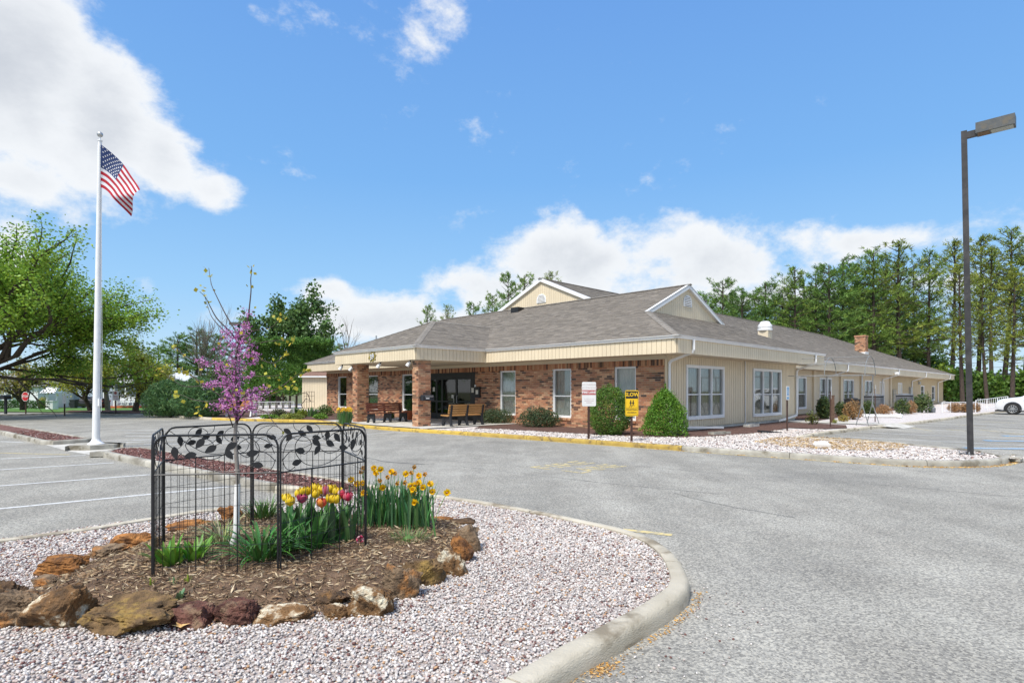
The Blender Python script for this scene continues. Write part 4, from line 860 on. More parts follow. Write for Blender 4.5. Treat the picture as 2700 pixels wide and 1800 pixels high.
# ---- condensers
def condenser(label, u0, u1, vt, vb, mat, round_=False):
    um = (u0+u1)/2; y = F*(CH-.1)/(vb-HY); x = (um-CX)*y/F; w = (u1-u0)*y/F/1.38; h = CH+(HY-vt)*y/F-.1
    t = thing('air_conditioner', label, 'air conditioner', (x, y, .1), BROT); m = MB(); m.box(-w/2-.06, w/2+.06, -w/2-.06, w/2+.06, -.02, .05); m.build('pad', M['concrete'], t)
    m = MB(); m.prism(rrect(w, w, .12 if round_ else .06), lambda a, c, q: (a, c, q), .05, h); m.build('cabinet', mk(mat.name+'_core', (.03,.03,.033), None), t, 40)
    n = max(6, int(h/.09))
    for i in range(n):
        m = MB(); z = .09+i*(h-.16)/n; m.prism(rrect(w+.03, w+.03, .13 if round_ else .07), lambda a, c, q: (a, c, q), z, z+(h-.16)/n*.62); m.build('fin', mat, t, 40)
    m = MB(); m.prism(rrect(w+.06, w+.06, .13 if round_ else .07), lambda a, c, q: (a, c, q), h, h+.05); m.lathe([(w*.42,0),(w*.40,.05),(.1,.09)], 18, (0, 0, h+.05)); m.build('fan_top', mat, t, 40)
condenser('black condenser half hidden by a holly shrub, left of the edge-on sign', 2155, 2187, 1056, 1101, M['ac_black'])
condenser('black condenser with domed fan top behind the tan shrub', 2225, 2269, 1054, 1093, M['ac_black'], True)
condenser('large grey condenser behind the arched pipe frame', 2278, 2330, 1044, 1090, M['ac_grey'])
condenser('grey condenser near the louvre vent, farther along the wall', 2362, 2408, 1042, 1085, M['ac_grey'])
# ---- arched pipe frame over the walk
M['galv_dull'] = mk('dull_galvanised_pipe', (.20,.21,.21), (.28,.29,.29), 9, .6, metal=.3)
t = thing('canopy_frame', 'bare galvanised pipe canopy frame with two hoops over the side walk', 'frame', AB(-2.1, 10.5)+(.1,), BROT)
W2, zr, hr = .82, 2.17, .82
def hoop(x, nm='hoop'):
    m = MB(); m.tube([(x, -W2*math.cos(k), zr+hr*math.sin(k)) for k in np.linspace(0, math.pi, 15)], .016, 6); m.build(nm, M['galv_dull'], t, 50)
x_out, x_in, x_w = 1.65, .06, -1.5
hoop(x_out); hoop(x_in)
for yy, z in ((-W2, zr), (W2, zr), (0, zr+hr), (-W2*.75, zr+hr*.66), (W2*.75, zr+hr*.66)): m = MB(); m.tube([(x_w, yy, z), (x_out, yy, z)], .014, 6); m.build('rail', M['galv_dull'], t, 50)
m = MB(); m.tube([(x_out, -W2, zr), (x_out, W2, zr)], .014, 6); m.build('cross_rail', M['galv_dull'], t, 50)
for yy in (-W2, W2):
    m = MB(); m.tube([(x_out-.1, yy, zr), (x_out-.12, yy, .75)], .026, 6); m.build('leg', M['galv_dull'], t, 50)
    m = MB(); m.tube([(x_out-.12, yy, .95), (x_out+.16, yy-.05, 0)], .018, 6); m.build('brace', M['galv_dull'], t, 50); m = MB(); m.tube([(x_out-.12, yy, .95), (x_out-.36, yy+.1, 0)], .018, 6); m.build('brace', M['galv_dull'], t, 50)
# ---- splash blocks and drain pieces on the mulch
def slab(label, u, v, l, w, h, rz, mat, tilt=0):
    x, y, _ = P(u, v, .11); o = MB(); o.box(-l/2, l/2, -w/2, w/2, 0, h); o.box(-l/2, l/2, -w/2, -w/2+.04, h, h+.03); o.box(-l/2, l/2, w/2-.04, w/2, h, h+.03); q = o.build('splash_block', mat, None, None, (x, y, .105), rz); q.rotation_euler = (0, tilt, rz); tag(q, label, 'splash block')
slab('pale concrete splash block under the thin white conduit', 1981, 1124, .9, .3, .07, rzB, M['concrete'])
slab('grey splash block on the mulch by the conical shrub', 1897, 1144, .85, .25, .06, rzB-.25, M['kerb_dark'])
slab('black tilted drain board lying on white gravel by the mulch edge', 2030, 1140, .9, .2, .03, rzB-.5, M['black_plastic'], R(5))
x, y, _ = P(2322, 1101, .1); m = MB(); m.tube([(-.9,0,.1),(.7,0,.1),(1.0,-.2,.08)], [.09,.09,.14], 10); tag(m.build('drain_pipe', M['white_metal'], None, 40, (x, y, .1), R(-8)), 'loose white drain pipe lying on gravel below the grey condenser', 'pipe')
x, y, _ = P(2166, 1178, .1); m = MB(); 
def rockmesh(sx, sy, sz, seed, n=2, rough=.16, flat=.0, ang=.0):
    import bmesh
    bm = bmesh.new(); bmesh.ops.create_icosphere(bm, subdivisions=n+1, radius=1); q = np.random.default_rng(seed)
    dirs = q.normal(size=(13, 3)); dirs /= np.linalg.norm(dirs, axis=1)[:, None]; offs = q.uniform(.50, .90, 13)
    hi = [(q.normal(size=3)*3.1, q.uniform(0, 6.28), q.uniform(.3, 1)) for _ in range(9)]; hf = [(q.normal(size=3)*9, q.uniform(0, 6.28), q.uniform(.3, 1)) for _ in range(9)]
    Q = np.array([v.co[:] for v in bm.verts]); rr = np.ones(len(Q))
    for d, o in zip(dirs, offs):              # planar cuts give rock facets
        k = Q@d; rr = np.where(k > 1e-3, np.minimum(rr, o/np.maximum(k, 1e-3)), rr)
    Q = Q*rr[:, None]; Q = np.sign(Q)*np.abs(Q)**.78; f = np.zeros(len(Q))
    for sc_, am, hh_ in ((1, 2.2, hi), (1, .9, hf), (2.6, .6, hf), (5.5, .42, hf), (10, .25, hf)):
        for w, ph, a in hh_: f += a*np.sin(Q@(w*sc_)+ph*sc_)/9*rough*am
    Q = Q*(1+f)[:, None]*np.array((sx, sy, sz))
    for v, c in zip(bm.verts, Q): v.co = c
    me = bpy.data.meshes.new('rock'); bm.to_mesh(me); bm.free()
    a = me.attributes.new('Col', 'FLOAT_COLOR', 'FACE'); a.data.foreach_set('color', np.ones(4*len(me.polygons), np.float32))
    me.polygons.foreach_set('use_smooth', np.ones(len(me.polygons), bool)); me.set_sharp_from_angle(angle=R(24)); return me
o = meshobj('stone', rockmesh(.22,.16,.12,5), M['sign_white'], None, (x, y, .12)); tag(o, 'large white stone on gravel in front of the straw patch', 'stone')
# ---- lamp post
x, y, _ = P(2559, 1196.6, .1); t = thing('parking_lamp', 'tall bronze parking lot lamp post with box head at right', 'lamp post', (x, y, .09)); zt = CH+(HY-347)*y/F-.09
lean = -.155
m = MB(); m.box(-.2, .2, -.2, .2, -.05, .02); m.build('base_plate', M['steel_brown'], t)
for sx, sy in ((-.15,-.15),(.15,-.15),(.15,.15),(-.15,.15)): m = MB(); m.lathe([(.018,.02),(.018,.05),(.01,.055),(.01,.08)], 6, (sx, sy, 0)); m.build('anchor_bolt', M['galv'], t)
m = MB(); m.box(-.03, .03, -.075, -.06, .35, .50); hq = m.build('hand_hole_cover', M['steel_brown'], t); hq.rotation_euler = (0, 0, R(-38))
m = MB(); w = .062; rot_ = lambda a, c: (a*math.cos(R(-38))-c*math.sin(R(-38)), a*math.sin(R(-38))+c*math.cos(R(-38))); m.add([(*rot_(sx*w, sy*w), 0) for sx, sy in ((-1,-1),(1,-1),(1,1),(-1,1))]+[(rot_(sx*w*.92, sy*w*.92)[0]+lean, rot_(sx*w*.92, sy*w*.92)[1], zt) for sx, sy in ((-1,-1),(1,-1),(1,1),(-1,1))], [(0,3,2,1),(4,5,6,7),(0,1,5,4),(1,2,6,5),(2,3,7,6),(3,0,4,7)])
po = m.build('pole', M['steel_brown'], t); pass
da = Vector((.70, -.714, 0)); db = Vector((.714, .70, 0)); h0 = Vector((lean, 0, zt-.02))
m = MB(); m.bar(h0+da*.05+Vector((0,0,-.09)), h0+da*.24+Vector((0,0,-.09)), .10, .145); m.build('arm', M['steel_brown'], t)
M['lamp_grey'] = mk('lamp_housing', (.075,.08,.082), (.105,.11,.11), 7, .5, c3=(.13,.115,.09), s3=6)
m = MB(); c0 = h0+da*.23+Vector((0,0,.0)); m.bar(c0+Vector((0,0,-.02)), c0+da*.69+Vector((0,0,-.02)), .31, .24); hd = m.build('lamp_head', M['lamp_grey'], t)
m = MB(); m.bar(c0+da*.03+Vector((0,0,-.144)), c0+da*.24+Vector((0,0,-.144)), .26, .01); m.build('ballast_cover', mk('rust_cover', (.16,.10,.06), (.22,.15,.09), 9), hd)
m = MB(); m.bar(c0+da*.27+Vector((0,0,-.144)), c0+da*.66+Vector((0,0,-.144)), .26, .012); m.build('lens', mk('lamp_lens', (.30,.32,.28), (.36,.37,.32), 4, .15), hd)
# ---- flagpole and flag
x, y, _ = P(253, 1170, .13); zt = CH+(HY-385)*y/F-.125; t = thing('flagpole', 'tall white tapered flagpole with ball finial', 'flagpole', (x, y, .125))
m = MB(); n = 14; m.tube([(.11*k/n, 0, .02+(zt)*k/n) for k in range(n+1)], [.094-.042*k/n for k in range(n+1)], 16); m.build('pole', M['white_metal'], t, 40)
m = MB(); m.lathe([(.20,0),(.20,.02),(.15,.05),(.11,.10),(.098,.14)], 20); m.build('base_flare', M['white_metal'], t, 40)
m = MB(); m.lathe([(.045,0),(.045,.12),(.06,.13),(.06,.15),(.02,.16),(.012,.24),(.03,.25)], 12, (.11, 0, zt)); m.build('truck', M['white_metal'], t, 40)
m = MB(); m.lathe([(.001,0)]+[(.075*math.sin(k), .075-.075*math.cos(k)) for k in np.linspace(.2, 2.95, 10)]+[(.001,.15)], 14, (.11, 0, zt+.24)); m.build('finial_ball', M['galv'], t, 60)
m = MB(); m.tube([(.17, -.03, .9), (.19, -.03, 2.5), (.17, -.04, zt-.3)], .006, 4); m.build('halyard', M['white_metal'], t); m = MB(); m.box(.09,.13,-.06,.02,1.05,1.25); m.build('cleat', M['white_metal'], t)
ft = tag(bpy.data.objects.new('flag', None), 'stars and stripes flag hanging in light wind from the flagpole', 'flag'); link(ft); ft.location = (x+.1, y, .125)
RED, WHT, BLU = (.42,.015,.03), (.72,.72,.74), (.03,.055,.16)
hoist_top = PY(266, 384, y); hoist_bot = PY(262, 496, y); fly_top = PY(386, 508, y); fly_bot = PY(338, 566, y)
def flagpt(s, r):      # s along the fly 0..1, r from top 0..1 ; hanging drape with folds
    z0 = hoist_top[2]+(hoist_bot[2]-hoist_top[2])*r; z1 = fly_top[2]+(fly_bot[2]-fly_top[2])*r
    x1 = fly_top[0]+(fly_bot[0]-fly_top[0])*r**1.3; x0 = hoist_top[0]+.04
    k = s**.92; X = x0+(x1-x0)*k; Z = z0+(z1-z0)*(s**1.12)-.10*math.sin(math.pi*s)*(.3-r); Y = y-.06+.26*math.sin(s*4.2+r*2.6)*s**.6+.10*math.sin(s*9+r*5)*s
    X += .05*math.sin(s*6+r*4)*s; return (X-ft.location.x, Y-y, Z-.125)
NS = 40
can = MB(); RC, WC = mk('flag_red', RED, tuple(v*.85 for v in RED), 5, .8, trans=.2), mk('flag_white', WHT, tuple(v*.85 for v in WHT), 5, .8, trans=.2)
for k in range(13):
    stp = MB()
    for i in range(NS):
        s0, s1 = i/NS, (i+1)/NS
        for j in range(2):
            r0, r1 = (k+j/2)/13, (k+(j+1)/2)/13; q = [flagpt(s0, r0), flagpt(s1, r0), flagpt(s1, r1), flagpt(s0, r1)]
            tgt = can if (s0 < .4 and k < 7) else stp; tgt.add(q, [(0,1,2,3)])
    stp.build('red_stripe' if k % 2 == 0 else 'white_stripe', RC if k % 2 == 0 else WC, ft, 80)
co_ = can.build('canton', mk('flag_blue', BLU, tuple(v*.85 for v in BLU), 5, .8, trans=.2), ft, 80)
sm = MB()
for rr in range(9):
    for cc_ in range(6 if rr % 2 == 0 else 5):
        s0 = .4*((cc_+.5)/6 if rr % 2 == 0 else (cc_+1)/6); r0 = 7/13*(rr+.6)/9.4; c0 = Vector(flagpt(s0, r0)); ds = (Vector(flagpt(s0+.01, r0))-c0).normalized(); dr_ = (Vector(flagpt(s0, r0+.01))-c0).normalized(); nn = ds.cross(dr_).normalized()
        for sg in (.006, -.006): sm.add([c0+nn*sg+(ds*math.sin(a)+dr_*math.cos(a))*(.026 if i % 2 == 0 else .011) for i, a in enumerate(np.linspace(0, 2*math.pi, 11)[:-1])], [tuple(range(10))])
tag(sm.build('stars', M['sign_white'], co_), kind='stuff')
# ================================================================ foreground bed
def rmat(name, a, b_, c, s3=5, sc=7): return mk(name, a, b_, sc, .92, .035, 34, c3=c, s3=s3, bdet=8, spec=.2)
RM = {'grey': rmat('brown_grey_rock', (.06,.043,.03), (.185,.135,.09), (.26,.12,.04), 6, 11), 'orange': rmat('rusty_rock', (.09,.042,.018), (.29,.135,.045), (.06,.037,.026), 6, 11),
      'dark': rmat('dark_brown_rock', (.035,.025,.018), (.11,.07,.042), (.19,.10,.03), 7, 11), 'red': rmat('maroon_rock', (.05,.024,.02), (.125,.06,.048), (.16,.11,.075), 9, 12),
      'lichen': rmat('lichen_rock', (.055,.036,.022), (.19,.105,.045), (.46,.45,.37), 8, 8), 'moss': rmat('mossy_rock', (.05,.034,.02), (.15,.098,.05), (.19,.13,.045), 7, 11)}
ROCKS = [(4,120,1551,1651,'grey','large angular grey-brown rock at the left end of the front row',.85),(-28,62,1540,1602,'dark','dark rock cut by the left edge, behind the grey-brown one',.8),
 (83,240,1556,1661,'lichen','orange rock with pale green lichen, second in the front row',.8),(220,448,1585,1672,'moss','longest rock of the border, dark with a mossy top',.72),
 (450,572,1593,1657,'red','rounded purplish rock right of the longest rock',.7),(572,680,1585,1649,'red','pitted maroon rock in the middle of the front row',.75),
 (685,826,1594,1646,'lichen','flat brown slab with a white lichen patch at the front',.62),(816,916,1541,1600,'dark','dark brown rock tilted up on the mulch behind the slab',.6),
 (858,926,1592,1631,'lichen','small yellowish rock low at the front between two larger ones',.7),(914,1050,1544,1624,'lichen','chunky rock crusted with yellow and white lichen',.75),
 (1005,1103,1485,1580,'grey','upright pointed rust-brown rock at the front right bend',.8),(1050,1162,1472,1546,'moss','square mossy block with a flat top on the right',.75),
 (1156,1226,1448,1516,'lichen','pale streaked rock right of the square block',.75),(1194,1247,1420,1481,'orange','rusty rounded rock on the right side of the ring',.8),
 (1191,1265,1378,1455,'grey','big brown boulder at the far right of the ring',.85),(1187,1254,1360,1384,'dark','low dark rock behind the right hand boulder',.6),
 (1138,1192,1347,1375,'orange','small flat orange rock beyond the daffodils',.4),(100,232,1464,1518,'orange','orange-topped boulder on the left side of the bed',.75),
 (87,153,1514,1549,'grey','small mottled rock half buried in mulch at left',.6),(236,340,1431,1477,'grey','grey-brown rock between two orange ones at left',.75),
 (296,392,1398,1448,'orange','bright rusty rock just left of the fence',.7),(436,558,1356,1404,'orange','wide tan rock behind the fence, left',.5),
 (582,642,1335,1378,'orange','round rusty rock seen through the fence by the trunk',.85),(647,712,1343,1364,'dark','low dark rock behind the daylilies',.5)]
bed = []
for i, (u0, u1, v0, v1, mt, lb, hk) in enumerate(ROCKS):
    um = (u0+u1)/2; y = F*(CH-.10)/(v1-HY); x = (um-CX)*y/F; w = (u1-u0)*y/F; hpx = (v1-v0)*y/F
    h = hpx*hk; dep = max(.16, min(w*.75, .34)); yc = y+dep*.42; k = yc/y
    o = meshobj('border_rock', rockmesh(w*.57*k, dep*.58, h*.84, 40+i, 4 if v1 > 1470 else 3, .22), RM[mt], None, (x*k, yc, .09+h*.40)); o.rotation_euler = (0, 0, random.uniform(-.25, .25)); g = random.uniform(1.35, 1.75); o.color = (g*1.04, g, g*.94, 1)
    tag(o, lb, 'rock', 'rocks around the flower bed'); bed.append((x*k, yc))
cen = np.mean(np.array(bed), 0); bed_poly = sorted(bed, key=lambda q: math.atan2(q[1]-cen[1], q[0]-cen[0]))
bp = np.array(bed_poly)
def dist_poly(X):
    a = bp; b2 = np.roll(bp, -1, 0); d = np.full(len(X), 9.0)
    for p, q in zip(a, b2):
        e = q-p; t = np.clip(((X-p)@e)/(e@e+1e-9), 0, 1); d = np.minimum(d, np.linalg.norm(X-(p+t[:, None]*e), axis=1))
    return d
def in_bed(X):
    c = np.zeros(len(X), bool); j = len(bp)-1
    for i in range(len(bp)):
        xi, yi = bp[i]; xj, yj = bp[j]; m = ((yi > X[:, 1]) != (yj > X[:, 1])) & (X[:, 0] < (xj-xi)*(X[:, 1]-yi)/(yj-yi+1e-12)+xi); c ^= m; j = i
    return c
def bed_z(X):
    d = dist_poly(X)*np.where(in_bed(X), 1, -1); t = np.clip((d+.10)/.55, 0, 1)
    return .085+.125*t*t*(3-2*t)+.008*np.sin(X[:, 0]*9)*np.sin(X[:, 1]*8+1)*t
G = 70; lo, hi2 = bp.min(0)-.15, bp.max(0)+.15; gx, gy = np.meshgrid(np.linspace(lo[0], hi2[0], G), np.linspace(lo[1], hi2[1], G)); X = np.stack([gx.ravel(), gy.ravel()], 1); Z = bed_z(X)
keep = (dist_poly(X) < .10) | in_bed(X); fc = [(i*G+j, i*G+j+1, (i+1)*G+j+1, (i+1)*G+j) for i in range(G-1) for j in range(G-1) if keep[i*G+j] and keep[i*G+j+1] and keep[(i+1)*G+j] and keep[(i+1)*G+j+1]]
o = meshobj('mulch_bed', npmesh('mulch_bed', np.column_stack([X, Z]), fc, 4, None, True), M['brown_mulch']); tag(o, kind='structure')
def scatter(poly_test, lo, hi, n, rng=RNG):
    out = []; tot = 0
    while tot < n:
        q = np.stack([rng.uniform(lo[0], hi[0], n), rng.uniform(lo[1], hi[1], n)], 1); q = q[poly_test(q)]; out.append(q); tot += len(q)
        if len(q) == 0: break
    return np.concatenate(out)[:n]
def polytest(poly):
    a = np.array(poly)
    def f(X):
        c = np.zeros(len(X), bool); j = len(a)-1
        for i in range(len(a)):
            xi, yi = a[i]; xj, yj = a[j]; c ^= ((yi > X[:, 1]) != (yj > X[:, 1])) & (X[:, 0] < (xj-xi)*(X[:, 1]-yi)/(yj-yi+1e-12)+xi); j = i
        return c
    return f
# shredded mulch
q = scatter(in_bed, lo, hi2, 24000); z = bed_z(q); N = len(q); pal = np.array([(.37,.27,.16),(.22,.14,.08),(.47,.37,.235),(.11,.066,.042),(.28,.185,.105),(.55,.45,.31)])
ci = RNG.choice(6, N, p=[.24,.22,.18,.13,.15,.08]); C = np.column_stack([q, z+RNG.uniform(.002, .022, N)])
dv = RNG.normal(size=(N, 3)); dv[:, 2] *= .22
tag(leafmesh('shredded_mulch', C, RNG.uniform(.015, .055, N)*RNG.choice([.8,1,1.6], N), pal[ci]*RNG.uniform(.8, 1.2, (N, 1)), mk('mulch_shreds', (1,1,1), None, rough=.95), None, d=dv*4, aspect=.17, spread=.3), kind='stuff')
# pebbles
def pebble_field(name, q, z, size, cols, mat, ico=True, kind='stuff', flat=.62):
    import bmesh
    bm = bmesh.new()
    if ico: bmesh.ops.create_icosphere(bm, subdivisions=1, radius=.5)
    else: [bm.faces.new([bm.verts.new(v) for v in tri]) for tri in (((.5,0,0),(0,.5,0),(0,0,.4)),((0,.5,0),(-.5,0,0),(0,0,.4)),((-.5,0,0),(0,-.5,0),(0,0,.4)),((0,-.5,0),(.5,0,0),(0,0,.4)))]
    bmesh.ops.triangulate(bm, faces=bm.faces); bm.verts.index_update(); BV = np.array([v.co[:] for v in bm.verts]); BF = np.array([[v.index for v in f.verts] for f in bm.faces]); bm.free()
    N = len(q); nv = len(BV); S = np.stack([RNG.uniform(.7, 1.35, N), RNG.uniform(.6, 1.05, N), RNG.uniform(.4, .75, N)*flat/.62], 1)*size[:, None]
    V = BV[None]*S[:, None, :]*(1+RNG.uniform(-.16, .16, (N, nv, 1))); th = RNG.uniform(0, 6.28, N); ph = RNG.normal(0, .35, N); ps = RNG.normal(0, .35, N)
    c, s_ = np.cos(ph)[:, None], np.sin(ph)[:, None]; V = np.stack([V[..., 0], V[..., 1]*c-V[..., 2]*s_, V[..., 1]*s_+V[..., 2]*c], -1)
    c, s_ = np.cos(ps)[:, None], np.sin(ps)[:, None]; V = np.stack([V[..., 0]*c+V[..., 2]*s_, V[..., 1], -V[..., 0]*s_+V[..., 2]*c], -1)
    c, s_ = np.cos(th)[:, None], np.sin(th)[:, None]; V = np.stack([V[..., 0]*c-V[..., 1]*s_, V[..., 0]*s_+V[..., 1]*c, V[..., 2]], -1)
    V = V+np.column_stack([q, z])[:, None, :]
    Fc = (BF[None]+(np.arange(N)*nv)[:, None, None]).reshape(-1); o = meshobj(name, npmesh(name, V.reshape(-1, 3), Fc, 3, np.repeat(cols, len(BF), 0)), mat); return tag(o, kind=kind)
kp0 = catmull([np.array(p) for p in xy([(1480,1800),(1601,1745),(1711,1679),(1771,1638),(1816,1600),(1836,1560)])], 30)
M['pebble'] = mk('pebble', (.92,.92,.92), (1.06,1.04,1.03), 60, .8)
ptest = polytest(fg)
def fg_ok(X):
    inb = in_bed(X) & (dist_poly(X) > .10); u = CX+F*X[:, 0]/np.maximum(X[:, 1], .1); v = HY+F*1.5/np.maximum(X[:, 1], .1)
    dens = np.clip(4.6/np.maximum(X[:, 1], .1), .15, 1)**1.2
    return ptest(X) & ~inb & (u > -120) & (v < 2500) & (RNG.random(len(X)) < dens)
q = scatter(fg_ok, (-6.5, 1.2), (1.6, 9.0), 56000); N = len(q)
pal = np.array([(.55,.505,.47),(.63,.60,.565),(.43,.395,.37),(.49,.40,.36),(.31,.29,.285),(.17,.085,.075),(.45,.28,.16)]); left = q[:, 0] < -3.6
pr = RNG.random(N); ci = np.searchsorted(np.cumsum([.29,.27,.15,.12,.07,.06,.04]), pr); ci = np.clip(ci, 0, 6); ci = np.where(left & (RNG.random(N) < .10), 5, ci)
pebble_field('gravel', q, .095+RNG.uniform(0, .014, N), RNG.uniform(.013, .027, N)*np.where(q[:, 1] > 5.2, 1.3, 1.0), pal[ci]*RNG.uniform(.88, 1.1, (N, 1)), M['pebble'])
sq = [p for p in kp0]; q = np.array([np.array(sq[i])+RNG.normal(size=2)*.16+np.array((.20,-.16)) for i in RNG.integers(0, len(sq), 130)]); N = len(q)
pebble_field('stray_gravel', q, np.full(N, .006), RNG.uniform(.010, .022, N), pal[RNG.integers(0, 6, N)], M['pebble'])
# white gravel before the building (nearer part as stones) and lava rock on the median
g2 = polytest([AB(9,-5.2),AB(2,-8.5),AB(-1.5,-9.5),(11.4,12.2),(11.6,13.8),(9.2,18.2),AB(-4.4,4),AB(-4.4,10.2),AB(-1.7,9.9),AB(-3.9,7.6),AB(-2.2,4),AB(-2.3,2.4),AB(-2.0,-.2),AB(-1.2,-1.7),AB(.5,-2.4),AB(3.0,-2.7),AB(5.2,-2.9),AB(6.6,-3.4),AB(7.3,-4.9)]); bt = polytest(offset(bpoly, .18, True))
q = scatter(lambda X: g2(X) & bt(X), (-4, 11.8), (12, 28), 15000); N = len(q); ci = np.clip(np.searchsorted(np.cumsum([.42,.33,.10,.06,.04,.03,.02]), RNG.random(N)), 0, 6)
cl = pal[ci]*RNG.uniform(.95, 1.15, (N, 1)); pebble_field('white_gravel', q, .092+RNG.uniform(0, .012, N), RNG.uniform(.045, .085, N), np.clip(cl, 0, .86), M['pebble'], False)
mt_ = polytest(offset(med_poly, .05, True)); lt_ = polytest(offset(lm, .22, True))
q = scatter(lambda X: (mt_(X) | lt_(X)), (-25, 8), (-2.5, 21), 9000); N = len(q); pal2 = np.array([(.17,.075,.062),(.12,.055,.048),(.22,.11,.095),(.30,.19,.16),(.55,.50,.47)]); ci = RNG.choice(5, N, p=[.36,.30,.2,.1,.04])
pebble_field('lava_rock', q, .108+RNG.uniform(0, .01, N), RNG.uniform(.035, .07, N), pal2[ci]*RNG.uniform(.8, 1.2, (N, 1)), M['pebble'], False)
st = polytest(xy([(1985,1165,.1),(2040,1153,.1),(2130,1151,.1),(2250,1156,.1),(2330,1165,.1),(2400,1173,.1),(2370,1185,.1),(2280,1188,.1),(2150,1183,.1),(2060,1175,.1)])); q = scatter(st, (5, 12), (14, 22), 2300); N = len(q)
pal3 = np.array([(.42,.29,.13),(.55,.40,.20),(.25,.15,.07),(.62,.55,.48)]); dv = RNG.normal(size=(N, 3)); dv[:, 2] *= .2
tag(leafmesh('dry_straw', np.column_stack([q, np.full(N, .112)]), RNG.uniform(.06, .16, N), pal3[RNG.choice(4, N, p=[.4,.25,.2,.15])]*RNG.uniform(.8,1.2,(N,1)), mk('straw', (1,1,1), None, rough=.9), None, d=dv*4, aspect=.2, spread=.3), kind='stuff')
# orange pine needles and petals caught along the kerb foot
kp = [np.array(p) for p in xy([(1480,1800),(1601,1745),(1711,1679),(1771,1638),(1816,1600),(1836,1560)])]; kp = catmull(kp, 30); pts = []
for p in kp:
    for _ in range(2): pts.append(p+RNG.normal(size=2)*np.array((.022,.022))+np.array((.02,-.03)))
c = np.array(P(1575,1765)[:2]); pts += [c+RNG.normal(size=2)*np.array((.07,.045)) for _ in range(260)]
kq = [p for p in bks if 3.5 < p[0] < 11.5 and p[1] < 16]; pts += [np.array(kq[i])+RNG.normal(size=2)*.05+np.array((0,-.08)) for i in RNG.integers(0, len(kq), 900)]
pts = np.array(pts); N = len(pts); dv = RNG.normal(size=(N, 3)); dv[:, 2] *= .12
tag(leafmesh('leaf_litter', np.column_stack([pts, np.full(N, .008)]), RNG.uniform(.010, .03, N)*np.where(pts[:, 1] > 8, 2.2, 1), np.array([(.55,.30,.07),(.62,.42,.18),(.36,.19,.06)])[RNG.integers(0, 3, N)], mk('litter', (1,1,1), None, rough=.9), None, d=dv*4, aspect=.35, spread=.2), kind='stuff')
# ---------------------------------------------------------------- wire fence ring
M['fence'] = mk('black_fence_wire', (.008,.008,.009), (.015,.015,.016), 9, .45, spec=.5)
HEX = [(-2.70,4.325),(-1.80,4.46),(-1.31,5.18),(-1.78,6.07),(-2.68,5.94),(-3.16,5.22)]
fz0 = .19; fen = thing('garden_fence', 'black wire garden fence ring with leaf scrolls around the young tree', 'fence', (-2.24, 5.2, fz0))
def leaf_shape(m, c, ang, L, w, fn):
    pts = []
    for k in range(9): t = k/8; pts.append((L*t, w*math.sin(math.pi*t**.8)))
    for k in range(7, 0, -1): t = k/8; pts.append((L*t, -w*math.sin(math.pi*t**.8)))
    ca, sa = math.cos(ang), math.sin(ang); m.prism([(c[0]+x*ca-y*sa, c[1]+x*sa+y*ca) for x, y in pts], fn, -.0015, .0015)
LV = [(.12,.18,.2,.095),(.26,.48,2.9,.10),(.34,.80,-.6,.10),(.43,.62,-2.2,.095),(.50,.72,-.5,.10),(.60,.92,-.9,.10),(.66,.52,-.2,.095),(.84,.72,-1.7,.10)]
CV = [[(.03,.5),(.08,.8),(.2,.93),(.31,.8),(.33,.58),(.26,.42),(.19,.5)],[(.24,.95),(.16,.72),(.17,.42),(.27,.14),(.42,.05),(.58,.15),(.75,.45),(.90,.80),(.96,.92)],[(.40,.60),(.50,.40),(.60,.38),(.70,.52),(.75,.75),(.70,.95),(.60,.93),(.53,.78),(.55,.62)],[(.02,.35),(.05,.12),(.10,.03),(.15,.1)],[(.02,.3),(.1,.52),(.22,.6)],[(.78,.55),(.86,.33),(.95,.45),(.985,.7),(.95,.9)],[(.45,.98),(.47,.8),(.55,.7)]]
def panel(p, q, mirror, H=1.07, zr=.775):
    p, q = Vector((p[0]+2.24, p[1]-5.2, 0)), Vector((q[0]+2.24, q[1]-5.2, 0)); d = q-p; Wd = d.length-.02; e = d.normalized(); nrm = Vector((-e.y, e.x, 0)); p = p+e*.01
    fn = lambda x, z, t: tuple(p+e*x+nrm*t+Vector((0, 0, z))); mx = (lambda x: Wd*(1-x)) if mirror else (lambda x: Wd*x); r = .10
    m = MB(); fr = [(0,-.12),(0,H-r)]+[(r-r*math.cos(k), H-r+r*math.sin(k)) for k in np.linspace(.2, math.pi/2, 5)]+[(Wd-r+r*math.sin(k), H-r+r*math.cos(k)) for k in np.linspace(0, math.pi/2-.2, 5)]+[(Wd,H-r),(Wd,-.12)]
    m.tube([fn(x, z, 0) for x, z in fr], .0085, 7); m.tube([fn(0, zr, 0), fn(Wd, zr, 0)], .0065, 6); pn = m.build('panel', M['fence'], fen, 50)
    for k in (1, 2): b = MB(); b.tube([fn(Wd*k/3, zr, 0), fn(Wd*k/3, -.10, 0)], .0045, 5); b.build('upright', M['fence'], pn, 50)
    w = MB()
    for k in range(1, 15):
        if k % 5: w.tube([fn(Wd*k/15, zr, .003), fn(Wd*k/15, .0, .003)], .0022, 3, cap=False)
    for k in range(5): w.tube([fn(-.01, .08+k*.15, -.004), fn(Wd+.01, .08+k*.15, -.004)], .0022, 3, cap=False)
    tag(w.build('wire_mesh', M['fence'], pn), kind='stuff')
    for cv in CV: s = MB(); s.tube([fn(mx(x), zr+(H-zr)*z, .002) for x, z in catmull(cv, 5)], .0032, 5); s.build('scroll', M['fence'], pn, 50)
    for x, z, a, L in LV: l = MB(); leaf_shape(l, (mx(x), zr+(H-zr)*z), math.pi-a if mirror else a, L, L*.27, fn); l.build('leaf', M['fence'], pn)
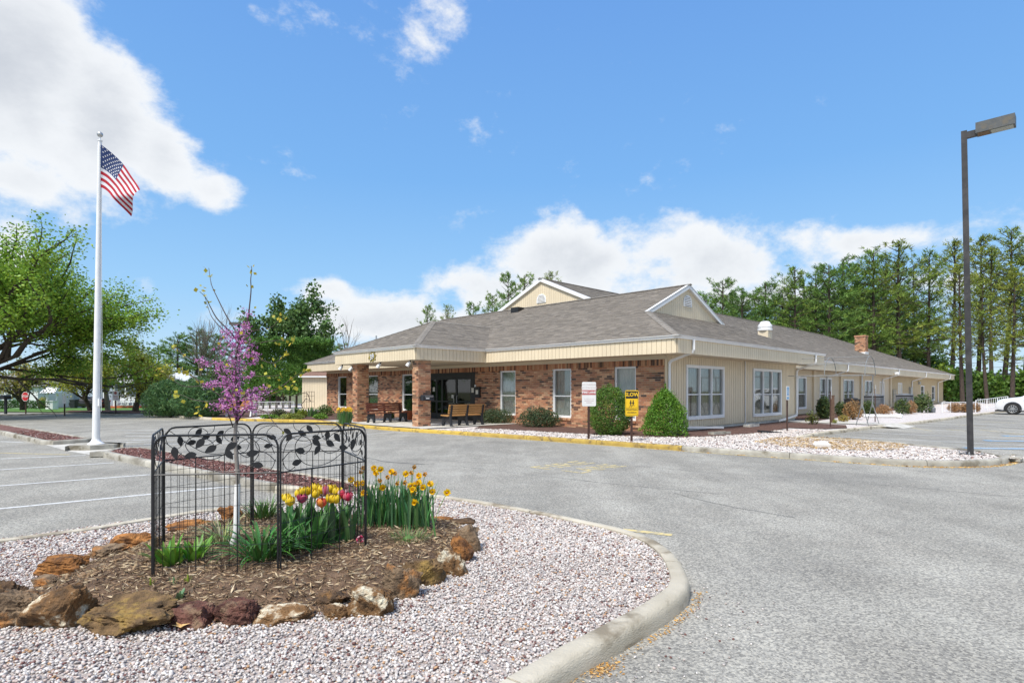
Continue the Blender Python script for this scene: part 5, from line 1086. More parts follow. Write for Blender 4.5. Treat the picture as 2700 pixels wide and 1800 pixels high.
for i in range(6): panel(HEX[i], HEX[(i+1) % 6], i in (0, 3, 5))
# ---------------------------------------------------------------- flowers
def blade(m, base, az, L, w, lean, curl, fold=.25, n=6, col=(1,1,1)):
    """arching strap leaf; lean = start angle from vertical, curl = extra bend along it"""
    p = Vector(base); o = len(m.v); s = Vector((-math.sin(az), math.cos(az), 0)); h = Vector((math.cos(az), math.sin(az), 0))
    for i in range(n+1):
        t = i/n; a = lean+curl*t*t; d = h*math.sin(a)+Vector((0, 0, math.cos(a))); ww = w*.5*(math.sin(math.pi*(.18+.82*t))**.7 if t < 1 else .02)
        up = h*-math.cos(a)+Vector((0, 0, math.sin(a))); m.v += [tuple(p-s*ww+up*ww*fold), tuple(p), tuple(p+s*ww+up*ww*fold)]; p = p+d*(L/n)
    for i in range(n):
        a = o+i*3; m.f += [[a, a+1, a+4, a+3], [a+1, a+2, a+5, a+4]]; m.c += [col, col]
def bz(x, y): return float(bed_z(np.array([[x, y]]))[0])
gc = lambda b, v=.25: tuple(c*random.uniform(1-v, 1+v) for c in b)
M['tulip_leaf'] = mk('tulip_leaf', (1,1,1), (.85,.9,.85), 18, .45, trans=.2, spec=.4); M['petal'] = mk('petal', (1,1,1), (.88,.88,.86), 30, .5, trans=.3)
def tulip_blossom(m, c, r, h, cols, openk=1.0):
    ok0 = openk; tl = random.uniform(0, 6.28)
    for k in range(6):
        openk = ok0*random.uniform(.8, 1.25); a = tl+k*math.pi/3+(.0 if k % 2 else .1); rr = r*(1.0 if k % 2 else .93)*random.uniform(.93, 1.06); o = len(m.v); col = cols[k % len(cols)]
        for i, (pr, pz) in enumerate([(.15,0),(.80,.22),(1.0,.5),(.92*openk,.8),(.62*openk,1.0)]):
            wd = [.3,.62,.66,.52,.12][i]
            for j in (-1, -.5, 0, .5, 1): t = a+j*wd; rad = rr*pr*(1 if abs(j) < .9 else .96); m.v.append((c[0]+rad*math.cos(t), c[1]+rad*math.sin(t), c[2]+h*pz-(.06*h*abs(j) if i > 2 else 0)))
        for i in range(4):
            for j in range(4): q = o+i*5+j; m.f.append([q, q+1, q+6, q+5]); m.c.append(col)
YEL = [(.80,.56,.02),(.86,.64,.04)]
TUL = [(1243,825,'y'),(1270,855,'y'),(1345,790,'y'),(1375,772,'y'),(1415,766,'y'),(1475,738,'y'),(1480,792,'y'),(1530,755,'y'),(1562,768,'p'),(1610,748,'y'),(1660,772,'y'),(1370,832,'d'),(1530,868,'o'),(1605,832,'y'),(1650,836,'y'),(1700,792,'r'),(1747,815,'q')]
TL = {'y': ('yellow tulip in the clump inside the wire fence', 'yellow tulips inside the fence', YEL), 'p': ('tall narrow pink tulip standing among the yellow ones', None, [(.55,.10,.16),(.70,.35,.38)]), 'd': ('dark magenta tulip low at the front left of the clump', None, [(.32,.02,.08),(.5,.08,.16)]),
      'o': ('orange-red tulip with yellow edge at the front of the clump', None, [(.72,.10,.05),(.80,.30,.06)]), 'r': ('red and white tulip near the right end of the clump', None, [(.62,.05,.09),(.75,.5,.5)]), 'q': ('rosy red tulip at the far right of the clump', None, [(.60,.04,.10),(.66,.15,.2)])}
ORD = 'first second third fourth fifth sixth seventh eighth ninth tenth eleventh twelfth thirteenth fourteenth fifteenth sixteenth seventeenth eighteenth nineteenth twentieth twenty-first twenty-second twenty-third twenty-fourth twenty-fifth twenty-sixth twenty-seventh twenty-eighth twenty-ninth thirtieth'.split()
ty = sorted([a for a, c_, k in TUL if k == 'y'])
for i, (a, c_, k) in enumerate(sorted(TUL)):
    u, v = 360+a*.3189, 1050+c_*.3189; yy = 5.12+.42*((860-c_)/120)+random.uniform(-.05, .05); X, Y, Zf = PY(u, v+11, yy); z0 = bz(X, Y); lb, gr, cl = TL[k]; lb = 'yellow tulip inside the fence, %s from the left of the yellow ones' % ORD[ty.index(a)] if k == 'y' else lb
    bx_, by_ = X+random.uniform(-.04, .04), Y+random.uniform(-.03, .05); t = thing('tulip', lb, 'flower', (bx_, by_, z0), 0, gr); top = (X-bx_, Y-by_, Zf-z0)
    m = MB(); m.tube([(0,0,-.02),(top[0]*.4, top[1]*.4, top[2]*.55), top], .0045, 5, (.16,.32,.08)); m.build('stem', M['tulip_leaf'], t, 50)
    m = MB(); tulip_blossom(m, top, .046 if k != 'p' else .032, .088 if k != 'p' else .102, cl); m.build('blossom', M['petal'], t, 60)
    for j in range(5): m = MB(); blade(m, (random.uniform(-.04,.04), random.uniform(-.04,.04), -.01), random.uniform(0, 6.28), random.uniform(.24,.40), random.uniform(.055,.085), random.uniform(.05,.40), random.uniform(.1,.7), .35, 6, gc((.075,.19,.062))); m.build('leaf', M['tulip_leaf'], t, 60)
DAF = [(645,315),(690,345),(735,225),(720,255),(730,340),(740,415),(815,228),(865,235),(835,265),(950,255),(975,265),(920,295),(860,320),(880,370),(995,340),(1055,270),(1100,262),(1118,218),(1155,285),(1200,273),(1050,335),(1090,360),(1120,355),(1155,335),(1110,390),(1113,420),(1125,482),(1240,345),(1255,403),(1185,370),(1365,410)]
for i, (a, c_) in enumerate(sorted(DAF)):
    u, v = 700+a*.3507, 1150+c_*.3507; last = i == len(DAF)-1; yy = 5.62 if last else 5.70+.5*((480-c_)/260)+random.uniform(-.08, .08); X, Y, Zf = PY(u, v+4, yy); 
    bx_, by_ = (PY(1136, 1400, yy)[0], yy-.05) if last else (X*.80+PY(1035, 1400, yy)[0]*.20+random.uniform(-.06,.06), Y+random.uniform(-.1,.06)); z0 = bz(bx_, by_)
    t = thing('daffodil', 'lone daffodil leaning out at the right of the clump' if last else 'yellow daffodil of the clump by the fence, %s flower from the left' % ORD[i], 'flower', (bx_, by_, z0), 0, None if last else 'daffodils beside the fence'); top = Vector((X-bx_, Y-by_, Zf-z0))
    m = MB(); m.tube([(0,0,-.02), tuple(top*.5+Vector((0,0,.05))), tuple(top)], .0035, 5, (.15,.30,.07)); m.build('stem', M['tulip_leaf'], t, 50)
    old = random.random() < .42; cy = (.62,.30,.03) if old else (.84,.56,.015); co2 = (.55,.26,.02) if old else (.86,.48,.0); m = MB(); rr = .030 if old else .041; face = Vector((random.uniform(-.6,.5), -1, random.uniform(-.3,.35))).normalized(); s1 = face.cross(Vector((0,0,1))).normalized(); s2 = s1.cross(face)
    for k in range(9 if not old else 6):
        an = k*2*math.pi/(9 if not old else 6)+random.uniform(-.15,.15); d = s1*math.cos(an)+s2*math.sin(an); e = face.cross(d); bk_ = face*random.uniform(-.012,.014); m.add([top+d*.004, top+d*rr*.55+e*rr*.34+bk_*.5, top+d*rr+bk_, top+d*rr*.55-e*rr*.34+bk_*.5], [(0,1,2,3)], gc(cy, .1))
    prof = [(.006,0),(.013,.012),(.016,.026),(.021,.032)]; o = len(m.v)
    for pr, pz in prof:
        for k in range(10): an = k*.6283; w = pr*(1+.15*(k % 2)) if pz > .03 else pr; m.v.append(tuple(top+(s1*math.cos(an)+s2*math.sin(an))*w*rr/.04+face*pz*rr/.04))
    for j in range(3):
        for k in range(10): m.f.append([o+j*10+k, o+j*10+(k+1) % 10, o+j*10+10+(k+1) % 10, o+j*10+10+k]); m.c.append(co2)
    m.build('blossom', M['petal'], t, 60)
    for j in range(2 if last else 10): m = MB(); blade(m, (random.uniform(-.09,.09), random.uniform(-.09,.09), -.01), random.uniform(0, 6.28), random.uniform(.32,.50), random.uniform(.016,.026), random.uniform(.02,.34), random.uniform(.05,.6), .2, 6, gc((.095,.22,.08))); m.build('leaf', M['tulip_leaf'], t, 60)
def clump(name, label, u, v, n, L, w, lean, curl, base, rad=.06, zz=.2, cat='plant', var=.3, tip=None):
    x, y, _ = P(u, v, zz); t = thing(name, label, cat, (x, y, bz(x, y))); m = MB()
    for k in range(n):
        az = random.uniform(0, 6.28); r0 = rad*random.random()**.5; blade(m, (r0*math.cos(az), r0*math.sin(az), -.01), az+random.uniform(-.5,.5), random.uniform(*L), random.uniform(*w), random.uniform(*lean), random.uniform(*curl), .25, 7, gc(base if not tip or random.random() > .3 else tip, var))
    m.build('leaves', M['tulip_leaf'], t, 60); c = MB(); c.lathe([(rad*.5,-.02),(rad*.35,.02),(.004,.05)], 8, col=base); c.build('crown', M['tulip_leaf'], t); return t
clump('daylily', 'dark green arching daylily clump right of the white trunk guard', 690, 1478, 95, (.28,.48), (.016,.026), (.35,1.1), (.9,2.1), (.075,.19,.04), .10)
clump('daylily', 'daylily clump in front of the tulips, behind the middle fence post', 768, 1455, 80, (.26,.44), (.014,.024), (.35,1.1), (.9,2.1), (.065,.17,.04), .10)
clump('daylily', 'small daylily clump below the tulip leaves at right', 822, 1452, 45, (.18,.32), (.014,.022), (.2,.9), (.5,1.4), (.05,.14,.04), .07)
clump('liriope', 'pale striped grassy clump left of the trunk guard', 590, 1432, 110, (.20,.34), (.009,.014), (.3,1.0), (.7,1.7), (.30,.36,.15), .07, tip=(.50,.50,.28))
clump('sedge', 'fine green grassy clump at the back of the fence', 690, 1366, 120, (.16,.28), (.010,.016), (.1,.9), (.3,1.2), (.10,.20,.05), .14)
clump('phlox', 'bright green leafy plant beside the left fence corner', 448, 1490, 30, (.14,.26), (.030,.048), (.1,.8), (.1,.7), (.14,.30,.035), .07)
clump('phlox', 'second bright green leafy plant, nearer the trunk', 512, 1478, 26, (.14,.25), (.026,.042), (.2,.9), (.1,.7), (.15,.31,.04), .06)
clump('phlox', 'small low rosette between the bright green plants and fence', 470, 1490, 14, (.06,.13), (.02,.03), (.3,.9), (.1,.6), (.17,.33,.05), .03)
clump('grass_tuft', 'low tuft of fine grass at the foot of the daffodils', 1078, 1426, 260, (.07,.15), (.003,.005), (.3,1.2), (.2,1.0), (.12,.22,.06), .16, tip=(.36,.32,.16))
for i, (u, v, lb) in enumerate(((397,1545,'thin yellow-green sprout at the foot of the left fence post'),(458,1542,'bluish seedling below the left fence panel'),(475,1565,'pale seedling nearest the longest rock'),(495,1535,'thin sprout right of the bluish seedling'))):
    clump('sprout', lb, u, v, 7, (.03,.08), (.006,.012) if i != 2 else (.02,.03), (.05,.7), (.1,.5), (.30,.36,.05) if i in (0,3) else (.16,.26,.12), .02)
x, y, _ = P(946, 1432, .2); m = MB(); tulip_blossom(m, (0,0,0), .03, .05, [(.6,.05,.14),(.7,.4,.45)], 1.3); o = m.build('fallen_blossom', M['petal'], None, 60, (x, y, bz(x, y)+.02)); o.rotation_euler = (R(70), 0, .6); tag(o, 'pink tulip head lying on mulch by the right fence post', 'flower')
for (u, v, lb, sz) in ((448,1647,'curled tan dead leaf between the two largest front rocks',.07),(478,1660,'yellow star-shaped dead leaf on the gravel',.06)):
    x, y, _ = P(u, v, .1); m = MB(); pts = [(math.cos(k*.6283)*sz*(1 if k % 2 == 0 else .45), math.sin(k*.6283)*sz*.7*(1 if k % 2 == 0 else .45)) for k in range(10)]; m.add([(0,0,.01)]+[(a, b_, .02*abs(a)/sz) for a, b_ in pts], [(0, k+1, (k+1) % 10+1) for k in range(10)]); o = m.build('dead_leaf', mk('dead_leaf', (.45,.24,.08), (.6,.42,.18), 20, .8), None, None, (x, y, .125)); tag(o, lb, 'leaf')
# ================================================================ vegetation
M['bark'] = mk('bark', (.055,.042,.032), (.10,.08,.062), 14, .95, .02, 24, stretch=(1,1,.3)); M['bark_pale'] = mk('pale_bark', (.20,.18,.15), (.30,.27,.23), 12, .9, .01, 24)
M['bark_pine'] = mk('pine_bark', (.045,.034,.028), (.085,.062,.05), 10, .95, .02, 20, stretch=(1,1,.3)); M['twig'] = mk('grey_twig', (.12,.10,.085), (.17,.145,.12), 9, .9)
M['maple_leaf'] = mk('maple_leaf', (1,1,1), (.8,.9,.7), .8, .5, trans=.35); M['needle'] = mk('pine_needle', (1,1,1), (.8,.85,.75), .5, .6, trans=.2)
def unit(v): return v/(np.linalg.norm(v)+1e-9)
def grow(m, rng, p, d, L, r, lvl, cfg, tips):
    n = 4; pts = [p]; dd = d
    for i in range(n):
        dd = unit(dd+rng.normal(size=3)*cfg['gn']+np.array((0, 0, cfg['up']))); p = p+dd*L/n; pts.append(p)
    last = lvl == cfg['lv']; m.tube(pts, [r*(1-(.55 if not last else .8)*i/n) for i in range(n+1)], (8, 6, 5, 4, 3, 3)[min(lvl, 5)], cap=False)
    if last: tips.append(np.array(pts)); return
    if lvl >= cfg['lv']-cfg.get('tl', 1): tips.append(np.array(pts[2:]))
    for k in range(cfg['nc'][lvl]):
        t = 1.0 if k == 0 else rng.uniform(cfg['t0'], 1); j = min(int(t*n), n-1); f = t*n-j; q = pts[j]*(1-f)+pts[j+1]*f
        ax = unit(np.cross(dd, rng.normal(size=3))); an = rng.uniform(*cfg['ang'])*(.45 if k == 0 else 1); nd = unit(dd*math.cos(an)+ax*math.sin(an)); nd[2] = nd[2]*cfg.get('fz', 1)
        grow(m, rng, q, unit(nd), L*rng.uniform(*cfg['lr']), r*(.62 if k else .72)*rng.uniform(.8, 1), lvl+1, cfg, tips)
def tip_leaves(tips, per, spread, rng):
    C = []
    for t in tips:
        k = rng.integers(0, len(t)-1, per); f = rng.random((per, 1)); C.append(t[k]*(1-f)+t[k+1]*f+rng.normal(size=(per, 3))*spread)
    return np.concatenate(C)
def broadleaf(name, label, loc, seed, cfg, trunkL, r, leaf, per, spread, size, d0=(0,0,1), bark='bark', cat='tree', group=None, var=.35, hue=.15, mat='maple_leaf', limbs=None, zmin=None):
    rng = np.random.default_rng(seed); t = thing(name, label, cat, loc, 0, group); m = MB(); tips = []
    if limbs:
        m.tube(limbs[0], limbs[1], 9, cap=False)
        for (p, d, L, rr) in limbs[2]: grow(m, rng, np.array(p, float), unit(np.array(d, float)), L, rr, 1, cfg, tips)
    else: grow(m, rng, np.array((0, 0, -.1)), unit(np.array(d0, float)), trunkL, r, 0, cfg, tips)
    m.build('trunk', M[bark], t, 60)
    if per:
        C = tip_leaves(tips, per, spread, rng); C = C if zmin is None else C[C[:, 2] > zmin+.5*np.sin(C[:, 0]*1.3)]; N = len(C); leafmesh('crown', C, rng.uniform(*size, N), shade(N, leaf, var, hue, rng), M[mat], t, aspect=.8, d=np.array((0, 0, -.25)), rng=rng)
    return t
# ---- big maple entering from the left: trunk stands outside the frame
cfg = dict(tl=2, gn=.13, up=.05, lv=4, nc=(3,4,4,3), t0=.35, ang=(.35,.95), lr=(.60,.85))
mx, my = -34.0, 34.0
limbs = ([(0,0,-.2),(.2,0,1.6),(.5,0,3.0)], [.55,.45,.40], [((.4,0,2.2),(1,-.05,.34),5.6,.27),((.5,0,2.9),(.55,.5,.75),4.6,.24),((.5,0,3.0),(.25,-.6,.8),4.4,.24),((.5,0,3.0),(.15,.2,1),4.4,.26),((.3,0,2.6),(-.8,.2,.6),4.4,.24),((.5,0,3),(.75,-.3,.75),5.2,.25),((.4,0,2.4),(.9,.35,.25),5.0,.22),((.5,0,3),(.9,.1,.62),5.6,.22)])
mp_ = broadleaf('maple_tree', 'large spreading maple with fresh green leaves entering from the left', (mx, my, 0), 5, cfg, 0, 0, (.25,.385,.05), 165, .34, (.11,.20), limbs=limbs, var=.4, hue=.2, zmin=3.0)
mp_.scale = (1.02, .98, .78)
# ---- small street trees at left
cfs = dict(gn=.10, up=.04, lv=4, nc=(5,4,3,3), t0=.3, ang=(.45,.95), lr=(.62,.85))
for lb, u, v, sd, col, L, r in (('small vase-shaped tree with bare lower limbs behind the stop sign', 60, 1081, 3, (.30,.27,.07), 1.7, .22), ('yellow-green spreading tree partly hidden by the flagpole', 240, 1084, 8, (.40,.42,.07), 1.8, .20), ('yellow-green spreading tree with thick trunk right of the flagpole', 357, 1087, 12, (.40,.41,.075), 1.75, .24)):
    x, y, _ = P(u, v, 0); broadleaf('street_tree', lb, (x, y, 0), sd, cfs, L, r, col, 26 if sd != 3 else 12, .26, (.10,.2), bark='bark', group='small trees along the lawn', var=.3, hue=.18)
x, y, _ = P(285, 1083, 0); m = MB(); m.tube([(0,0,-.1),(-.1,0,1.0),(-.35,.1,2.2),(-.3,.1,3.2)], [.2,.16,.14,.09], 8); t = thing('street_tree', 'leaning pale trunk just right of the flagpole', 'tree', (x, y, 0)); m.build('trunk', M['bark_pale'], t, 60)
N = 900; C, _v = blobpts(N, (1.6,1.4,.9), shell=.8, seed=3); leafmesh('crown', C+np.array((-.3,0,3.6)), RNG.uniform(.12,.22,N), shade(N,(.22,.27,.05),.3,.15), M['maple_leaf'], t, aspect=.8)
# ---- bare trees
cfb = dict(gn=.07, up=.10, lv=5, nc=(5,4,3,3,2), t0=.25, ang=(.25,.7), lr=(.62,.86))
x, y, z = PY(515, 1060, 75); broadleaf('bare_tree', 'tall bare grey tree behind the flowering redbud', (x, y, gz(x, y)), 21, cfb, 4.2, .22, (0,0,0), 0, 0, 0, bark='twig')
x, y, z = PY(905, 1060, 70); broadleaf('bare_tree', 'small bare tree above the left end of the roof', (x, y, 0), 25, dict(cfb, lv=4), 3.7, .16, (0,0,0), 0, 0, 0, bark='twig')
# ---- pines: a few built once and copied
def pine_mesh(seed, H, low, half, dens, leaf, plate=.5, rag=.35):
    rng = np.random.default_rng(seed); m = MB(); bend = rng.normal(size=2)*.25; tr = [np.array((bend[0]*math.sin(k/7*2.2)*H/18, bend[1]*math.sin(k/7*1.7)*H/18, H*k/7-.2)) for k in range(8)]
    m.tube(tr, [H*.0145*(1-.88*k/7)+.02 for k in range(8)], 7, cap=False); C, D = [], []
    z = low*H
    while z < H*.985:
        f = (z-low*H)/(H*(1-low)); prof = math.sin(math.pi*(.16+.80*f)**.85)**.8 if f < .95 else .25; nb = rng.integers(3, 6)
        j = z/H*7; i = min(int(j), 6); c = tr[i]*(1-j+i)+tr[i+1]*(j-i)
        for _ in range(nb):
            az_ = rng.uniform(0, 6.28); L = half*prof*rng.uniform(1-rag*1.6, 1+rag); rise = .05+.55*f+rng.normal()*.12; h = np.array((math.cos(az_), math.sin(az_), 0)); pts = [c]
            for k in range(1, 5): t = k/4; pts.append(c+h*L*t+np.array((0, 0, L*(rise*t+(.12*t*t)))))
            m.tube(pts, [.05*(1-.8*k/4)*H/18 for k in range(5)], 4, cap=False)
            if rng.random() < .12+.25*(1-f)*rag: continue
            nt = max(4, int(dens*L)); tt = rng.uniform(.28, 1.05, nt)**.8; P4 = np.array(pts); kk = np.clip((tt*4).astype(int), 0, 3); ff = (tt*4-kk)[:, None]; q = P4[kk]*(1-ff)+P4[kk+1]*ff
            side = np.cross(h, (0, 0, 1)); q = q+side[None]*(rng.normal(size=(nt, 1))*L*.20*(1.15-tt[:, None]*.5))+np.array((0, 0, 1))*np.abs(rng.normal(size=(nt, 1)))*plate*.35; C.append(q); D.append(np.repeat((h*.8+np.array((0, 0, .7)))[None], nt, 0))
        z += H*(1-low)*rng.uniform(.028, .05)
    C = np.concatenate(C); D = np.concatenate(D); K = 7; N = len(C); C2 = np.repeat(C, K, 0)+rng.normal(size=(N*K, 3))*.10*H/18; D2 = np.repeat(D, K, 0)
    cc = np.repeat(shade(N, leaf, .3, .16, rng), K, 0)*rng.uniform(.85, 1.15, (N*K, 1))
    dirv = rng.normal(size=(N*K, 3))*.75+D2; dirv /= np.linalg.norm(dirv, axis=1)[:, None]; sv = np.cross(dirv, rng.normal(size=(N*K, 3))); sv /= np.linalg.norm(sv, axis=1)[:, None]+1e-9
    Lq = rng.uniform(.28, .5, (N*K, 1))*H/18; V = np.stack([C2-sv*Lq*.12, C2+sv*Lq*.12, C2+dirv*Lq], 1).reshape(-1, 3)
    cm = npmesh('pine_crown', V, np.arange(3*N*K), 3, cc); cm.materials.append(M['needle'])
    tm = bpy.data.meshes.new('pine_trunk'); tm.from_pydata(m.v, [], m.f); tm.materials.append(M['bark_pine']); a = tm.attributes.new('Col', 'FLOAT_COLOR', 'FACE'); a.data.foreach_set('color', np.ones(4*len(tm.polygons), np.float32)); tm.polygons.foreach_set('use_smooth', np.ones(len(tm.polygons), bool))
    return tm, cm
PV = [pine_mesh(1, 18, .22, 3.3, 6.0, (.15,.255,.05)), pine_mesh(2, 18, .30, 2.9, 4.6, (.185,.275,.05)), pine_mesh(3, 18, .34, 2.7, 3.4, (.235,.29,.05), rag=.5), pine_mesh(4, 18, .16, 3.5, 6.0, (.13,.23,.052)), pine_mesh(5, 18, .30, 2.4, 2.6, (.25,.29,.048), rag=.6)]
def pine(label, u, vt, Y, var, wide=1.0, group='pines behind the building', name='pine_tree', rz=None):
    x = (u-CX)*Y/F; Ht = CH+(HY-vt)*Y/F; t = thing(name, label, 'tree', (x, Y, gz(x, Y)), random.uniform(0, 6.28) if rz is None else rz, group); s = (Ht-gz(x, Y))/18
    for nm, me in (('trunk', PV[var][0]), ('crown', PV[var][1])): o = bpy.data.objects.new(nm, me); link(o, t)
    t.scale = (s*wide, s*wide, s); return t
PIN = [(1862,770,96,3,1.2),(1903,737,88,0,1.1),(1930,772,100,3,1.2),(1954,757,84,3,1.15),(1988,775,98,0,1.2),(2015,741,90,0,1.1),(2060,760,96,3,1.25),(2098,704,86,1,1.0),(2125,735,98,0,1.2),(2152,722,90,3,1.1),(2190,692,84,0,1.15),(2226,683,90,3,1.15),(2262,690,98,0,1.2),(2304,658,86,1,1.1),(2340,680,98,3,1.1),(2377,634,88,2,1.15),(2412,700,100,1,1.0),(2447,664,90,1,.95),(2507,634,92,4,.95),(2538,690,68,4,1.0),(2577,622,94,4,.95),(2604,740,66,2,1.0),(2616,650,88,2,.9),(2642,606,92,2,1.0),(2668,720,64,4,1.1),(2697,628,90,2,1.05),(2745,600,88,1,1.2)]
PIN += [(1875,800,112,3,1.5),(1945,800,116,0,1.5),(2040,790,114,3,1.5),(2115,780,116,0,1.5),(2170,770,112,3,1.5),(2240,765,118,3,1.5),(2290,760,116,0,1.5),(2350,770,112,3,1.4),(2415,790,110,0,1.3)]
PIN.sort()
ORD2 = ORD+['thirty-first','thirty-second','thirty-third','thirty-fourth','thirty-fifth','thirty-sixth','thirty-seventh']
for i, (u, v, Y, k, w) in enumerate(PIN): pine('tall pine behind the long wing, %s of the row counted from the right' % ORD2[len(PIN)-1-i] if i < len(PIN)-1 else 'pine at the right edge of the picture, first of the row', u, v, Y, k, w)
for i, (u, v, Y, k, w) in enumerate([(1126,805,80,1,.8),(1187,806,82,2,.7),(1250,795,84,0,.8),(1298,775,82,1,.8),(1342,720,78,0,.75),(1385,722,82,1,.8),(1442,722,86,2,.9)]): pine('pine top showing over the main roof, %s from the left' % ORD[i], u, v, Y, k, w, 'pine tops over the main roof')
# pines at left, behind the hedge and the houses
x = (735-CX)*60/F; broadleaf('pitch_pine', 'dark rounded pitch pine above the clipped hedge', (x, 60, gz(x, 60)), 33, dict(gn=.12, up=.06, lv=4, nc=(8,4,3,3), t0=.22, ang=(.5,1.1), lr=(.50,.74)), 5.5, .24, (.10,.18,.05), 52, .34, (.2,.4), bark='bark_pine', mat='needle', var=.35)
for i, (u, v, Y, k, w) in enumerate([(420,905,110,3,1.6),(465,880,104,0,1.5),(520,865,108,3,1.6),(565,885,112,0,1.5),(610,900,106,3,1.6),(812,880,84,3,1.4),(860,890,88,0,1.4),(900,905,92,3,1.6)]): pine('distant dark pine behind the redbud and hedge, %s from the left' % ORD[i], u, v, Y, k, w, 'distant pines at left')
cfd = dict(gn=.12, up=.05, lv=3, nc=(5,4,4), t0=.3, ang=(.4,.95), lr=(.62,.85))
for i, (u, vt, Y, col) in enumerate([(-150,930,85,(.08,.16,.03)),(-40,935,92,(.09,.17,.03)),(80,925,90,(.08,.15,.03)),(180,935,96,(.10,.18,.035)),(300,930,94,(.08,.15,.03)),(380,940,98,(.07,.14,.035)),(600,915,90,(.13,.18,.05)),(690,905,88,(.09,.15,.035))]):
    x = (u-CX)*Y/F; Ht = CH+(HY-vt)*Y/F; broadleaf('background_tree', 'leafy tree behind the houses at left, %s from the left' % ORD[i], (x, Y, gz(x, Y)), 60+i, cfd, Ht*.30, .2, col, 24, .75, (.3,.6), group='trees behind the houses')
for i, (u, vt, Y, col) in enumerate(sorted([(2475,945,78,(.22,.28,.04)),(2530,960,76,(.12,.22,.04)),(2600,970,74,(.13,.22,.04)),(2690,960,72,(.13,.22,.04)),(2380,890,100,(.07,.13,.03)),(2300,880,102,(.06,.13,.03)),(2440,860,106,(.07,.14,.03)),(2220,870,104,(.06,.12,.03))])):
    x = (u-CX)*Y/F; Ht = CH+(HY-vt)*Y/F; broadleaf('understory_tree', 'low leafy tree under the pines at right, %s from the left' % ORD[i], (x, Y, 0), 80+i, cfd, Ht*.30, .16, col, 24, .7, (.28,.55), group='leafy trees under the pines')
# ---- shrubs
def shrub(name, label, u, v, w_px, h_px, leaf, N, size, shape='dome', zz=.1, aspect=.6, mat='leaf', lump=.12, shell=.5, group=None, dep=.85, up=.3, hue=.12, var=.3, Y=None, seed=None, nl=40, kap=(14, 60)):
    y = Y or F*(CH-zz)/(v-HY); x = (u-CX)*y/F; w = w_px*y/F; h = h_px*y/F; yc = y+w*dep*.35; x = x*yc/y
    t = thing(name, label, 'shrub', (x, yc, zz), 0, group); sd = seed or int(u*7+v); C, vn = blobpts(N, (w/2, w/2*dep, h*.56), shell=shell, lump=lump, seed=sd, nl=nl, kap=kap)
    C[:, 2] += h*.50; C = C[C[:, 2] > .01]; vn = vn[:len(C)]; f = np.clip(C[:, 2]/h, 0, 1)
    if shape == 'cone': k = 1.12*np.clip(1-f**1.5, .0, 1)**.72+.03; k = k/np.maximum(np.sqrt(np.clip(1-((f-.5)/.58)**2, .08, 1)), .28); C[:, 0] *= k; C[:, 1] *= k
    if shape == 'dome': k = np.where(f < .45, 1.10, 1.0); C[:, 0] *= k; C[:, 1] *= k
    n = len(C); stray = RNG.random(n) < .04; C[stray] *= RNG.uniform(1.02, 1.12, (stray.sum(), 1)); cl_ = shade(n, leaf, var, hue); yb = np.clip(np.sin(C[:, 0]*9+sd)*np.sin(C[:, 2]*8)*np.sin(C[:, 1]*7+1), 0, 1)[:, None]; cl_ = cl_*(1-yb*.5)+cl_*np.array((1.7,1.15,.9))*yb*.5
    leafmesh('foliage', C, RNG.uniform(*size, n), cl_, M[mat], t, d=C/np.linalg.norm(C, axis=1)[:, None]*.5+np.array((0, 0, up)), aspect=aspect)
    m = MB()
    for k in range(6): a = random.uniform(0, 6.28); m.tube([(0,0,-.05),(math.cos(a)*w*.1, math.sin(a)*w*.1, h*.3),(math.cos(a)*w*.28, math.sin(a)*w*.25, h*.72)], [.03,.022,.008], 5, cap=False)
    m.build('stems', M['bark'], t, 60); return t
shrub('boxwood_shrub', 'rounded dark green boxwood between the two road signs', 1607, 1148, 106, 122, (.10,.19,.03), 16000, (.035,.065), 'dome', shell=.35, lump=.13, var=.5, hue=.2, nl=160, kap=(40,140))
sh_ = shrub('dwarf_spruce', 'bright green conical shrub at the building corner', 1755, 1150, 112, 124, (.11,.24,.025), 16000, (.035,.07), 'cone', shell=.42, lump=.24, var=.45, nl=120, kap=(40,130))
shrub('juniper', 'low dark juniper by the tan porch bench', 1305, 1118, 96, 38, (.065,.10,.045), 3200, (.06,.13), lump=.3, aspect=.3, shell=.7, hue=.2)
shrub('juniper', 'low dark juniper under the middle brick window', 1420, 1127, 104, 48, (.065,.10,.045), 3800, (.06,.13), lump=.3, aspect=.3, shell=.7, hue=.2)
HOL, TAN = (.085,.13,.04), (.36,.22,.11)
